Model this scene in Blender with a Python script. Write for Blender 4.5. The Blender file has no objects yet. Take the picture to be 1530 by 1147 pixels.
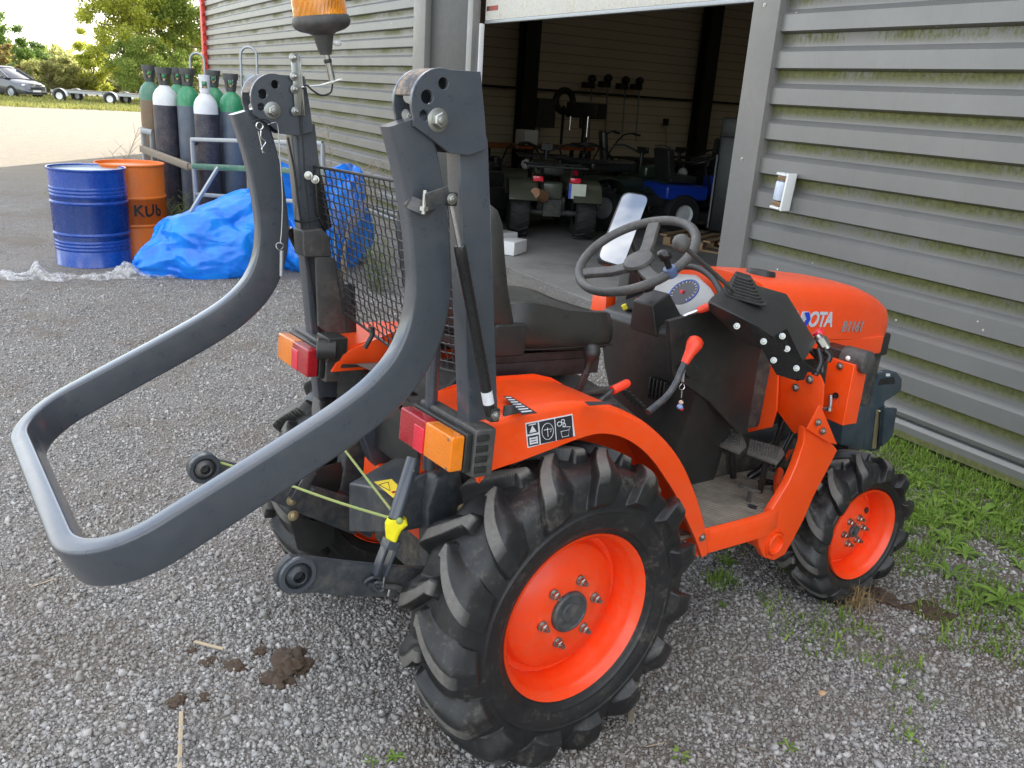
import bpy, bmesh, math, random
import numpy as np
from mathutils import Vector, Matrix, Quaternion
random.seed(7); RNG = np.random.default_rng(7)
S = bpy.context.scene; COL = S.collection
PI = math.pi; R_ = math.radians

# ---------------------------------------------------------------- camera solved from the photograph (1530 x 1147 px)
# tractor frame: x forward, y left, z up, origin on the gravel under the rear axle; the yard slopes, so the tractor is tilted in the world
PF = 1250.72; PW, PH = 1530.0, 1147.0
CT = Vector((-1.3016, -1.8732, 1.4644))
def _basis():
    y, pt, r = R_(52.3738), R_(14.9559), R_(6.4328)
    fw = Vector((math.cos(y)*math.cos(pt), math.sin(y)*math.cos(pt), -math.sin(pt)))
    rt = Vector((math.sin(y), -math.cos(y), 0)); up = rt.cross(fw)
    return fw, rt*math.cos(r)+up*math.sin(r), up*math.cos(r)-rt*math.sin(r)
FW, RT, UP = _basis()
_g = Vector((math.sin(R_(4.4274)), math.sin(R_(1.6233)), -1)).normalized()
_Z = -_g; _X = (Vector((1,0,0))-_Z*_Z.x).normalized(); _Y = _Z.cross(_X)
RW = Matrix((_X, _Y, _Z))                       # world = RW @ tractor + OFF
OFF = Vector((0, 0, 1.75-(RW@CT).z))
TM = RW.to_4x4(); TM.translation = OFF
CW = RW@CT+OFF
def ray(px, py): return FW+RT*((px-PW/2)/PF)-UP*((py-PH/2)/PF)
def P(px, py, ax, v):
    """point of the tractor frame seen at a photo pixel, on the plane ax = v"""
    d = ray(px, py); i = 'xyz'.index(ax); return CT+d*((v-CT[i])/d[i])
def G(px, py, z=.05):
    d = RW@ray(px, py); return CW+d*((z-CW.z)/d.z)
def D(px, py, dep): return CW+(RW@ray(px, py))*dep

# ---------------------------------------------------------------- materials
def _n(nt, t, **k):
    n = nt.nodes.new(t)
    for a, b in k.items(): setattr(n, a, b)
    return n
def newmat(name):
    m = bpy.data.materials.new(name); m.use_nodes = True
    nt = m.node_tree; b = nt.nodes['Principled BSDF']
    return m, nt, b
def setin(b, **k):
    for a, v in k.items():
        a = a.replace('_', ' ')
        if a in b.inputs: b.inputs[a].default_value = v
def c4(c): return (c[0], c[1], c[2], 1)
def mix(nt, fac, a, b, blend='MIX'):
    n = _n(nt, 'ShaderNodeMix', data_type='RGBA', blend_type=blend)
    for s, v in ((0, fac), (6, a), (7, b)):
        if isinstance(v, bpy.types.NodeSocket): nt.links.new(v, n.inputs[s])
        else: n.inputs[s].default_value = v if s == 0 else c4(v)
    return n.outputs[2]
def ramp(nt, src, stops):
    r = _n(nt, 'ShaderNodeValToRGB'); e = r.color_ramp.elements
    while len(e) < len(stops): e.new(.5)
    for i, (p, c) in enumerate(stops):
        e[i].position = p; e[i].color = c4(c) if not isinstance(c, (int, float)) else (c, c, c, 1)
    nt.links.new(src, r.inputs[0]); return r.outputs[0]
def noise(nt, scale, detail=4, co=None, rough=.6, dist=0):
    n = _n(nt, 'ShaderNodeTexNoise'); n.inputs['Scale'].default_value = scale
    n.inputs['Detail'].default_value = detail; n.inputs['Roughness'].default_value = rough; n.inputs['Distortion'].default_value = dist
    if co is not None: nt.links.new(co, n.inputs['Vector'])
    return n.outputs['Fac']
def objco(nt): return _n(nt, 'ShaderNodeTexCoord').outputs['Object']
def bump(nt, b, h, strength=.3, dist=.01):
    n = _n(nt, 'ShaderNodeBump'); n.inputs['Strength'].default_value = strength; n.inputs['Distance'].default_value = dist
    nt.links.new(h, n.inputs['Height']); nt.links.new(n.outputs[0], b.inputs['Normal'])
def math_(nt, op, a, b=0.0, c=None):
    n = _n(nt, 'ShaderNodeMath', operation=op)
    for i, v in enumerate((a, b) if c is None else (a, b, c)):
        if isinstance(v, bpy.types.NodeSocket): nt.links.new(v, n.inputs[i])
        else: n.inputs[i].default_value = v
    return n.outputs[0]
def pm(name, col, rough=.5, metal=0, coat=0, dirt=None, damt=.35, scale=9, var=.12, bmp=0, bscale=300, spec=.5, scratch=0, trans=0):
    """painted / plastic / metal surface: colour varies a little, dust patches, fine bump"""
    m, nt, b = newmat(name); co = objco(nt)
    n1 = noise(nt, scale, 6, co, .65); n2 = noise(nt, scale*7, 5, co, .7)
    dk = tuple(c*(1-var) for c in col); lt = tuple(min(1, c*(1+var)) for c in col)
    c = mix(nt, ramp(nt, n1, [(.3, 0), (.7, 1)]), dk, lt)
    if dirt is not None:
        f = ramp(nt, math_(nt, 'MULTIPLY', n1, n2), [(.2, 0), (.42, damt)])
        c = mix(nt, f, c, dirt)
    if scratch:
        mp = _n(nt, 'ShaderNodeMapping'); mp.inputs['Scale'].default_value = (60, 60, 4); mp.inputs['Rotation'].default_value = (.4, .7, .2); nt.links.new(co, mp.inputs[0])
        sn = ramp(nt, noise(nt, 3, 8, mp.outputs[0], .8), [(.66, 0), (.72, scratch)])
        c = mix(nt, sn, c, (.35, .35, .35))
    nt.links.new(c, b.inputs['Base Color'])
    rr = math_(nt, 'MULTIPLY_ADD', n2, .25, rough-.12); nt.links.new(rr, b.inputs['Roughness'])
    setin(b, Metallic=metal, Coat_Weight=coat, Coat_Roughness=.12, Specular_IOR_Level=spec, Transmission_Weight=trans)
    if bmp: bump(nt, b, noise(nt, bscale, 3, co), bmp, .002)
    return m
DUST = (.30, .25, .19)
M = {}
M['orange'] = pm('orange_paint', (.93, .072, .003), .36, coat=.3, dirt=(.55, .20, .10), damt=.16, var=.05, scale=5)
M['rim_orange'] = pm('rim_orange_paint', (.92, .060, .005), .4, coat=.12, dirt=(.45, .17, .10), damt=.28, var=.06, scale=6)
M['red_orange'] = pm('red_orange_plastic', (.85, .06, .02), .4, var=.05)
M['slate'] = pm('slate_grey_paint', (.052, .060, .072), .30, coat=.5, dirt=(.20, .20, .20), damt=.10, var=.06, scale=4, scratch=.14)
M['slate_dark'] = pm('dark_slate_paint', (.033, .040, .048), .45, coat=.1, dirt=(.20, .17, .13), damt=.45, var=.2, scale=7)
M['blueslate'] = pm('blue_slate_paint', (.028, .045, .06), .45, dirt=(.15, .14, .13), damt=.3, var=.2)
M['black'] = pm('black_plastic', (.020, .020, .019), .40, dirt=(.10, .098, .09), damt=.16, var=.15, scale=6, bmp=.15, bscale=500)
M['blackgloss'] = pm('black_gloss_plastic', (.015, .015, .015), .25, var=.2)
M['greyplastic'] = pm('grey_plastic', (.055, .054, .052), .5, dirt=(.2, .18, .15), damt=.4, bmp=.2, bscale=400)
M['vinyl'] = pm('seat_vinyl', (.028, .028, .025), .30, dirt=(.12, .11, .08), damt=.12, scale=4, bmp=.25, bscale=450)
M['maroon'] = pm('dark_brown_metal', (.035, .018, .018), .45, dirt=(.12, .10, .09), damt=.25)
M['cast'] = pm('cast_iron_grey', (.028, .031, .034), .6, dirt=(.20, .16, .11), damt=.6, scale=8, bmp=.3, bscale=120)
M['zinc'] = pm('zinc_plated_steel', (.42, .42, .39), .34, metal=1, var=.15, scale=30)
M['steel'] = pm('galvanised_steel', (.40, .43, .45), .48, metal=.7, dirt=(.25, .2, .13), damt=.4, scale=15)
M['brass'] = pm('dusty_brass', (.5, .42, .25), .45, metal=.8)
M['rubbermat'] = None
M['wire'] = pm('black_wire', (.012, .012, .012), .5)
M['meshwire'] = pm('black_mesh_wire', (.030, .030, .032), .35, var=.2, scale=40)
M['white'] = pm('white_plastic', (.78, .78, .76), .4, var=.04)
M['label_w'] = pm('white_label', (.7, .7, .72), .5, var=.1, scale=60)
M['label_b'] = pm('black_label', (.03, .03, .035), .4, var=.2)
M['yellow'] = pm('yellow_vinyl', (.90, .78, .02), .4, var=.08)
M['yellow_label'] = pm('yellow_label', (.85, .62, .03), .45, var=.06)
M['silver_txt'] = pm('silver_lettering', (.62, .68, .76), .35, metal=.2, var=.03)
M['grey_txt'] = pm('grey_lettering', (.28, .24, .24), .4, var=.03)
M['blue_txt'] = pm('blue_lettering', (.02, .05, .55), .35)
M['chrome'] = pm('scratched_chrome', (.7, .7, .7), .22, metal=1, scale=40)
M['cable'] = pm('steel_cable', (.45, .45, .43), .4, metal=.9)
M['wood'] = pm('pale_splintered_wood', (.50, .40, .27), .8, dirt=(.3, .22, .12), damt=.5, scale=25, bmp=.4, bscale=150)
M['oldwood'] = pm('weathered_wood', (.26, .22, .17), .85, dirt=(.12, .1, .07), damt=.6, scale=20, bmp=.4, bscale=120)
M['green_rope'] = None

def _lens(name, col):
    m, nt, b = newmat(name); co = objco(nt)
    n = noise(nt, 14, 5, co)
    nt.links.new(mix(nt, n, tuple(c*.75 for c in col), tuple(min(1, c*1.15) for c in col)), b.inputs['Base Color'])
    v = _n(nt, 'ShaderNodeTexVoronoi'); v.inputs['Scale'].default_value = 160; nt.links.new(co, v.inputs['Vector'])
    bump(nt, b, v.outputs['Distance'], .35, .002)
    setin(b, Roughness=.18, Coat_Weight=.6, Coat_Roughness=.1, Subsurface_Weight=.25, Subsurface_Scale=.02, Subsurface_Radius=(1, .4, .2))
    return m
M['lens_red'] = _lens('red_lens', (.42, .012, .02)); M['lens_red2'] = _lens('bright_red_lens', (.80, .02, .05)); M['lens_amber'] = _lens('amber_lens', (.92, .24, .008))
def _mirror():
    m, nt, b = newmat('mirror_glass'); setin(b, Metallic=1, Roughness=.03); b.inputs['Base Color'].default_value = (.42, .43, .44, 1); return m
M['mirror'] = _mirror()
def _amberdome():
    m, nt, b = newmat('amber_dome'); co = objco(nt)
    b.inputs['Base Color'].default_value = (1, .36, .015, 1)
    w = _n(nt, 'ShaderNodeTexWave'); w.inputs['Scale'].default_value = 34; w.inputs['Distortion'].default_value = 3; nt.links.new(co, w.inputs['Vector'])
    bump(nt, b, w.outputs['Fac'], .35, .003)
    setin(b, Roughness=.15, Transmission_Weight=.55, Subsurface_Weight=.3, Subsurface_Scale=.03, Coat_Weight=.5, IOR=1.45); return m
M['amber_dome'] = _amberdome()
def _rope():
    m, nt, b = newmat('green_orange_rope')
    v = _n(nt, 'ShaderNodeTexCoord').outputs['Generated']; mp = _n(nt, 'ShaderNodeMapping'); mp.inputs['Scale'].default_value = (1, 0, 0)
    c = _n(nt, 'ShaderNodeTexChecker'); c.inputs['Scale'].default_value = 110; c.inputs[1].default_value = (.10, .42, .06, 1); c.inputs[2].default_value = (.50, .28, .16, 1)
    nt.links.new(v, c.inputs[0]); nt.links.new(c.outputs[0], b.inputs['Base Color']); setin(b, Roughness=.7); return m
M['green_rope'] = _rope()
def _rubber():
    """tyre rubber; the attribute 'lug' is 1 on the scuffed tops of the lugs, grey with dried dust"""
    m, nt, b = newmat('tyre_rubber'); co = objco(nt)
    a = _n(nt, 'ShaderNodeAttribute', attribute_name='lug').outputs['Fac']
    n1 = noise(nt, 9, 6, co, .7); n2 = noise(nt, 60, 6, co, .75)
    c = mix(nt, ramp(nt, n1, [(.35, 0), (.75, .55)]), (.010, .010, .011), (.034, .032, .029))
    dust = ramp(nt, math_(nt, 'MULTIPLY', n1, n2), [(.28, 0), (.48, .7)])
    c = mix(nt, dust, c, (.15, .13, .105))
    top = math_(nt, 'MULTIPLY', a, ramp(nt, n2, [(.25, .55), (.6, 1)]))
    c = mix(nt, top, c, (.155, .145, .13))
    nt.links.new(c, b.inputs['Base Color'])
    nt.links.new(math_(nt, 'MULTIPLY_ADD', top, .3, math_(nt, 'MULTIPLY_ADD', n2, .22, .34)), b.inputs['Roughness'])
    bump(nt, b, n2, .25, .002); return m
M['rubber'] = _rubber()
def _mat():
    m, nt, b = newmat('ribbed_rubber_mat'); co = objco(nt)
    w = _n(nt, 'ShaderNodeTexWave', bands_direction='Y'); w.inputs['Scale'].default_value = 32; w.inputs['Distortion'].default_value = .2; nt.links.new(co, w.inputs['Vector'])
    n1 = noise(nt, 12, 6, co, .7); n2 = noise(nt, 90, 5, co, .7)
    c = mix(nt, ramp(nt, n1, [(.3, .25), (.65, 1)]), (.10, .092, .08), (.36, .32, .25))
    c = mix(nt, math_(nt, 'MULTIPLY', w.outputs['Fac'], .45), c, (.04, .038, .035))
    nt.links.new(c, b.inputs['Base Color']); setin(b, Roughness=.85)
    bump(nt, b, math_(nt, 'ADD', w.outputs['Fac'], math_(nt, 'MULTIPLY', n2, .5)), .6, .004); return m
M['rubbermat'] = _mat()

# ---------------------------------------------------------------- mesh helpers
class MB:
    def __init__(s): s.v = []; s.f = []
    def add(s, vs, fs, mt=None):
        o = len(s.v)
        for p in vs:
            p = Vector(p); s.v.append(tuple(mt@p if mt is not None else p))
        s.f += [tuple(i+o for i in f) for f in fs]; return s
    def box(s, c, d, rot=None, mt=None):
        hx, hy, hz = d[0]/2, d[1]/2, d[2]/2
        r = rot if rot is not None else Matrix.Identity(3)
        vs = [Vector(c)+r@Vector((x*hx, y*hy, z*hz)) for x in (-1, 1) for y in (-1, 1) for z in (-1, 1)]
        return s.add(vs, [(0,1,3,2),(4,6,7,5),(0,4,5,1),(2,3,7,6),(0,2,6,4),(1,5,7,3)], mt)
    def hull8(s, a, b):
        """box between two quads a and b (4 points each, same winding)"""
        return s.add(list(a)+list(b), [(3,2,1,0),(4,5,6,7),(0,1,5,4),(1,2,6,5),(2,3,7,6),(3,0,4,7)])
    def prism(s, pts, ax, a, b, mt=None):
        """polygon given as 2D points in the plane across axis ax, extruded from a to b. y: (x,z), x: (y,z), z: (x,y)"""
        def mk(p, v): return {'y': (p[0], v, p[1]), 'x': (v, p[0], p[1]), 'z': (p[0], p[1], v)}[ax]
        n = len(pts); vs = [mk(p, a) for p in pts]+[mk(p, b) for p in pts]
        fs = [tuple(range(n)), tuple(range(2*n-1, n-1, -1))]+[((i+1) % n, i, i+n, (i+1) % n+n) for i in range(n)]
        return s.add(vs, fs, mt)
    def extr(s, pts, vec):
        """3D polygon extruded by vec"""
        n = len(pts); vec = Vector(vec); vs = [Vector(p) for p in pts]+[Vector(p)+vec for p in pts]
        return s.add(vs, [tuple(range(n)), tuple(range(2*n-1, n-1, -1))]+[((i+1) % n, i, i+n, (i+1) % n+n) for i in range(n)])
    def tube(s, path, r, seg=12, closed=False, caps=True, up=None):
        path = [Vector(p) for p in path]; n = len(path)
        rr = r if isinstance(r, (list, tuple)) else [r]*n
        o = len(s.v); t0 = None; nrm = None
        for i, p in enumerate(path):
            a = path[(i-1) % n] if (closed or i > 0) else p; b = path[(i+1) % n] if (closed or i < n-1) else p
            t = (b-a).normalized()
            if nrm is None:
                u = Vector(up) if up else (Vector((0,0,1)) if abs(t.z) < .9 else Vector((1,0,0)))
                nrm = (u-t*u.dot(t)).normalized()
            else:
                nrm = (nrm-t*nrm.dot(t)); nrm = nrm.normalized() if nrm.length > 1e-6 else t.orthogonal().normalized()
            bn = t.cross(nrm)
            for k in range(seg):
                q = 2*PI*k/seg; s.v.append(tuple(p+(nrm*math.cos(q)+bn*math.sin(q))*rr[i]))
        m = n if closed else n-1
        for i in range(m):
            j = (i+1) % n
            for k in range(seg):
                l = (k+1) % seg; s.f.append((o+i*seg+k, o+i*seg+l, o+j*seg+l, o+j*seg+k))
        if caps and not closed:
            s.f.append(tuple(o+k for k in range(seg-1, -1, -1))); s.f.append(tuple(o+(n-1)*seg+k for k in range(seg)))
        return s
    def sweep(s, path, sides, w, t):
        """flat bar: rectangle w (across) x t (along side) with rounded corners; sides = outward side vector per point"""
        path = [Vector(p) for p in path]; n = len(path); o = len(s.v)
        rc = min(w, t)*.17; prof = []
        for (sx, sy, a0) in ((1, 1, 0), (-1, 1, 90), (-1, -1, 180), (1, -1, 270)):
            for k in range(4):
                a = R_(a0+k*30); prof.append((sx*(w/2-rc)+rc*math.cos(a), sy*(t/2-rc)+rc*math.sin(a)))
        m = len(prof)
        for i, p in enumerate(path):
            a = path[max(i-1, 0)]; b = path[min(i+1, n-1)]; tg = (b-a).normalized()
            sd = Vector(sides[i]); sd = (sd-tg*sd.dot(tg)).normalized(); nr = tg.cross(sd)
            for (x, y) in prof: s.v.append(tuple(p+nr*x+sd*y))
        for i in range(n-1):
            for k in range(m):
                l = (k+1) % m; s.f.append((o+i*m+k, o+i*m+l, o+(i+1)*m+l, o+(i+1)*m+k))
        s.f.append(tuple(o+k for k in range(m-1, -1, -1))); s.f.append(tuple(o+(n-1)*m+k for k in range(m)))
        return s
    def lathe(s, prof, seg=48, mt=None, a0=0, a1=2*PI):
        """profile (r, h) turned about local z"""
        o = len(s.v); full = abs(a1-a0-2*PI) < 1e-6; ns = seg if full else seg+1
        for k in range(ns):
            a = a0+(a1-a0)*k/seg; ca, sa = math.cos(a), math.sin(a)
            for (r, h) in prof:
                p = Vector((r*ca, r*sa, h)); s.v.append(tuple(mt@p if mt is not None else p))
        m = len(prof)
        for k in range(seg):
            l = (k+1) % ns
            for i in range(m-1):
                s.f.append((o+k*m+i, o+l*m+i, o+l*m+i+1, o+k*m+i+1))
        return s
    def cyl(s, a, b, r, seg=20, r2=None): return s.tube([a, b], [r, r2 if r2 is not None else r], seg)
    def sphere(s, c, r, seg=20, rings=12, sc=(1,1,1), mt=None):
        prof = [(r*math.sin(PI*i/rings), -r*math.cos(PI*i/rings)) for i in range(rings+1)]
        m4 = Matrix.Translation(Vector(c))@Matrix.Diagonal((sc[0], sc[1], sc[2], 1))
        return s.lathe(prof, seg, (mt@m4) if mt is not None else m4)
    def bolt(s, c, d, r=.009, h=.008, washer=True):
        """hex head at c facing direction d"""
        c = Vector(c); d = Vector(d).normalized()
        if washer: s.cyl(c, c+d*.002, r*1.45, 18)
        s.tube([c+d*.002, c+d*h*.85, c+d*h], [r, r, r*.86], 6)
        s.tube([c+d*h, c+d*(h+.003)], [r*.55, r*.5], 12); return s
    def build(s, name, mat, parent=None, bevel=0, smooth=35, seg=2, matrix=None, merge=True):
        me = bpy.data.meshes.new(name); me.from_pydata(s.v, [], s.f); me.validate(verbose=False)
        bm = bmesh.new(); bm.from_mesh(me)
        if merge: bmesh.ops.remove_doubles(bm, verts=bm.verts, dist=1e-5)
        bmesh.ops.recalc_face_normals(bm, faces=bm.faces)
        if bevel:
            es = [e for e in bm.edges if len(e.link_faces) == 2 and e.calc_face_angle(0) > R_(28)]
            if es:
                try: bmesh.ops.bevel(bm, geom=es, offset=bevel, segments=seg, profile=.6, affect='EDGES', clamp_overlap=True)
                except Exception: pass
        bm.to_mesh(me); bm.free()
        return finish(name, me, mat, parent, smooth, matrix)
def finish(name, me, mat, parent=None, smooth=35, matrix=None):
    if smooth:
        me.polygons.foreach_set('use_smooth', [True]*len(me.polygons))
        try: me.set_sharp_from_angle(angle=R_(smooth))
        except Exception: pass
    if mat is not None:
        for x in (mat if isinstance(mat, list) else [mat]): me.materials.append(x)
    o = bpy.data.objects.new(name, me); COL.objects.link(o)
    if parent is not None: o.parent = parent
    if matrix is not None: o.matrix_local = matrix
    return o
def empty(name, loc=(0,0,0), rz=0, parent=None):
    o = bpy.data.objects.new(name, None); COL.objects.link(o); o.location = loc; o.rotation_euler = (0, 0, rz)
    o.empty_display_size = .1
    if parent is not None: o.parent = parent
    return o
def tag(o, label=None, cat=None, group=None, kind=None):
    for k, v in (('label', label), ('category', cat), ('group', group), ('kind', kind)):
        if v: o[k] = v
    return o
def copy_tree(o, parent=None):
    c = o.copy(); COL.objects.link(c); c.parent = parent
    for ch in [x for x in o.children]: 
        copy_tree(ch, c)
    return c
def grid_obj(name, X, Y, Z, mat, parent=None, smooth=180):
    """numpy grids -> mesh"""
    n, m = X.shape; co = np.stack([X, Y, Z], -1).reshape(-1, 3)
    idx = np.arange(n*m).reshape(n, m)
    q = np.stack([idx[:-1, :-1], idx[1:, :-1], idx[1:, 1:], idx[:-1, 1:]], -1).reshape(-1, 4)
    me = np_mesh(name, co, q); return finish(name, me, mat, parent, smooth)
def np_mesh(name, co, faces):
    k = faces.shape[1]; me = bpy.data.meshes.new(name)
    me.vertices.add(len(co)); me.vertices.foreach_set('co', np.ascontiguousarray(co, dtype=np.float32).ravel())
    me.loops.add(faces.size); me.loops.foreach_set('vertex_index', np.ascontiguousarray(faces, dtype=np.int32).ravel())
    me.polygons.add(len(faces)); me.polygons.foreach_set('loop_start', np.arange(0, faces.size, k, dtype=np.int32))
    try: me.polygons.foreach_set('loop_total', np.full(len(faces), k, dtype=np.int32))
    except Exception: pass
    me.update(calc_edges=True); return me
def catmull(pts, n=8, closed=False):
    pts = [Vector(p) for p in pts]; out = []; N = len(pts)
    rng = range(N if closed else N-1)
    for i in rng:
        p0 = pts[(i-1) % N] if (closed or i > 0) else pts[0]*2-pts[1]
        p1 = pts[i]; p2 = pts[(i+1) % N]; p3 = pts[(i+2) % N] if (closed or i+2 < N) else pts[-1]*2-pts[-2]
        for k in range(n):
            t = k/n; out.append(.5*((2*p1)+(p2-p0)*t+(2*p0-5*p1+4*p2-p3)*t*t+(3*p1-p0-3*p2+p3)*t**3))
    if not closed: out.append(pts[-1])
    return out
def curve_mesh(name, loops, depth, mat, parent, matrix, bevel=0):
    """flat plate with real holes: first loop is the outline, the rest are holes (2D)"""
    cu = bpy.data.curves.new(name, 'CURVE'); cu.dimensions = '2D'; cu.fill_mode = 'BOTH'; cu.extrude = depth/2; cu.bevel_depth = bevel; cu.offset = -bevel
    for lp in loops:
        sp = cu.splines.new('POLY'); sp.points.add(len(lp)-1); sp.use_cyclic_u = True
        for i, p in enumerate(lp): sp.points[i].co = (p[0], p[1], 0, 1)
    ob = bpy.data.objects.new(name+'_c', cu); COL.objects.link(ob)
    me = bpy.data.meshes.new_from_object(ob.evaluated_get(bpy.context.evaluated_depsgraph_get()))
    bpy.data.objects.remove(ob); bpy.data.curves.remove(cu); me.name = name; me.materials.clear()
    return finish(name, me, mat, parent, 40, matrix)
def circ2(cx, cy, r, n=24): return [(cx+r*math.cos(2*PI*k/n), cy+r*math.sin(2*PI*k/n)) for k in range(n)]
def text_obj(name, body, size, mat, parent, matrix, extr=.0008, shear=0, spacing=1, bold=0):
    cu = bpy.data.curves.new(name, 'FONT'); cu.body = body; cu.size = size; cu.extrude = extr; cu.shear = shear; cu.space_character = spacing; cu.offset = bold
    ob = bpy.data.objects.new(name+'_c', cu); COL.objects.link(ob)
    me = bpy.data.meshes.new_from_object(ob.evaluated_get(bpy.context.evaluated_depsgraph_get()))
    bpy.data.objects.remove(ob); bpy.data.curves.remove(cu); me.name = name; me.materials.clear()
    return finish(name, me, mat, parent, 0, matrix)
def frame(o, x, y):
    """matrix whose local x, y axes are the given directions, at origin o"""
    x = Vector(x).normalized(); y = Vector(y); z = x.cross(y).normalized(); y = z.cross(x)
    m = Matrix((x, y, z)).transposed().to_4x4(); m.translation = Vector(o); return m
def az(o, d):
    """matrix whose local z axis is direction d"""
    q = Vector((0,0,1)).rotation_difference(Vector(d).normalized()); m = q.to_matrix().to_4x4(); m.translation = Vector(o); return m
# ---------------------------------------------------------------- ground
def hgt(x, y):
    """yard surface: sloping patch the tractor stands on, level beyond it"""
    x = np.asarray(x, float); y = np.asarray(y, float)
    pl = .1375-.0774*x-.0283*y
    w = np.exp(-(np.hypot(x-.6, y+.3)/2.7)**4)
    return w*pl+(1-w)*.05
def ground_mat():
    m, nt, b = newmat('gravel_ground'); co = objco(nt)
    def vor(scale, feat='F1', off=0):
        v = _n(nt, 'ShaderNodeTexVoronoi', feature=feat); v.inputs['Scale'].default_value = scale; nt.links.new(co, v.inputs['Vector']); return v
    v1 = vor(120); v2 = vor(260); v3 = vor(38)
    big = noise(nt, .8, 6, co, .65); mid = noise(nt, 4, 7, co, .7); fine = noise(nt, 60, 4, co, .7)
    sep = _n(nt, 'ShaderNodeSeparateColor'); nt.links.new(v1.outputs['Color'], sep.inputs[0])
    st = ramp(nt, sep.outputs[0], [(0, (.14, .132, .12)), (.4, (.31, .292, .268)), (.75, (.43, .405, .375)), (1, (.64, .615, .58))])
    edge = ramp(nt, v1.outputs['Distance'], [(.25, 1), (.62, .45)])
    st = mix(nt, 1, st, edge, 'MULTIPLY')
    sep2 = _n(nt, 'ShaderNodeSeparateColor'); nt.links.new(v2.outputs['Color'], sep2.inputs[0])
    st2 = ramp(nt, sep2.outputs[1], [(0, (.15, .14, .125)), (1, (.42, .39, .35))])
    c = mix(nt, ramp(nt, mid, [(.42, 0), (.6, .8)]), st, st2)
    soil = mix(nt, fine, (.075, .055, .038), (.21, .165, .12))
    c = mix(nt, ramp(nt, math_(nt, 'MULTIPLY', big, mid), [(.24, 0), (.34, .5)]), c, soil)
    # sandy pale gravel further out in the open yard
    sx = _n(nt, 'ShaderNodeSeparateXYZ'); nt.links.new(co, sx.inputs[0])
    yy = math_(nt, 'ADD', sx.outputs[1], math_(nt, 'MULTIPLY', big, 2.5))
    c = mix(nt, ramp(nt, math_(nt, 'MULTIPLY', yy, .04), [(.5, 0), (.68, 1)]), c, mix(nt, mid, (.19, .165, .125), (.32, .285, .23)))
    # trodden earth along the wall, on the right of the front wheel
    d = math_(nt, 'ADD', math_(nt, 'SUBTRACT', sx.outputs[0], math_(nt, 'MULTIPLY', sx.outputs[1], .35)), math_(nt, 'MULTIPLY', mid, 1.2))
    near = math_(nt, 'LESS_THAN', sx.outputs[1], 1.6)
    c = mix(nt, math_(nt, 'MULTIPLY', near, ramp(nt, math_(nt, 'MULTIPLY', d, .25), [(.56, 0), (.68, .75)])), c, soil)
    nt.links.new(c, b.inputs['Base Color']); setin(b, Roughness=.92, Specular_IOR_Level=.25)
    h = math_(nt, 'ADD', math_(nt, 'MULTIPLY', v1.outputs['Distance'], -1.0), math_(nt, 'MULTIPLY', v2.outputs['Distance'], -.5))
    h = math_(nt, 'ADD', h, math_(nt, 'MULTIPLY', mid, 1.5))
    bump(nt, b, h, .9, .008); return m
M['ground'] = ground_mat()
def axis(lo, hi, step, far):
    a = list(np.arange(lo, hi, step)); r = []; x = hi; d = step
    while x < far: r.append(x); d *= 1.35; x += d
    l = []; x = lo; d = step
    while x > -far: d *= 1.35; x -= d; l.append(x)
    return np.array(l[::-1]+a+r)
_ax = axis(-3.2, 5.5, .05, 500); _ay = axis(-3.2, 9, .05, 500)
X, Y = np.meshgrid(_ax, _ay, indexing='ij'); Z = hgt(X, Y)
near = np.exp(-((np.hypot(X-1, Y-2))/8)**4)
Z = Z+near*(.006*np.sin(X*5.1+np.sin(Y*3.3)*2)*np.sin(Y*4.3+1)+.004*np.sin(X*13+2*np.sin(Y*9))*np.sin(Y*11+X*3))
ground = grid_obj('ground', X, Y, Z, M['ground']); tag(ground, kind='structure')
def gz(x, y):
    x = np.asarray(x, float); y = np.asarray(y, float); near = np.exp(-((np.hypot(x-1, y-2))/8)**4)
    return hgt(x, y)+near*(.006*np.sin(x*5.1+np.sin(y*3.3)*2)*np.sin(y*4.3+1)+.004*np.sin(x*13+2*np.sin(y*9))*np.sin(y*11+x*3))
def gp(px, py):
    """ground point under a photo pixel"""
    z = .05
    for _ in range(12):
        p = G(px, py, z); z = float(gz(p.x, p.y))
    return Vector((p.x, p.y, z))
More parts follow.
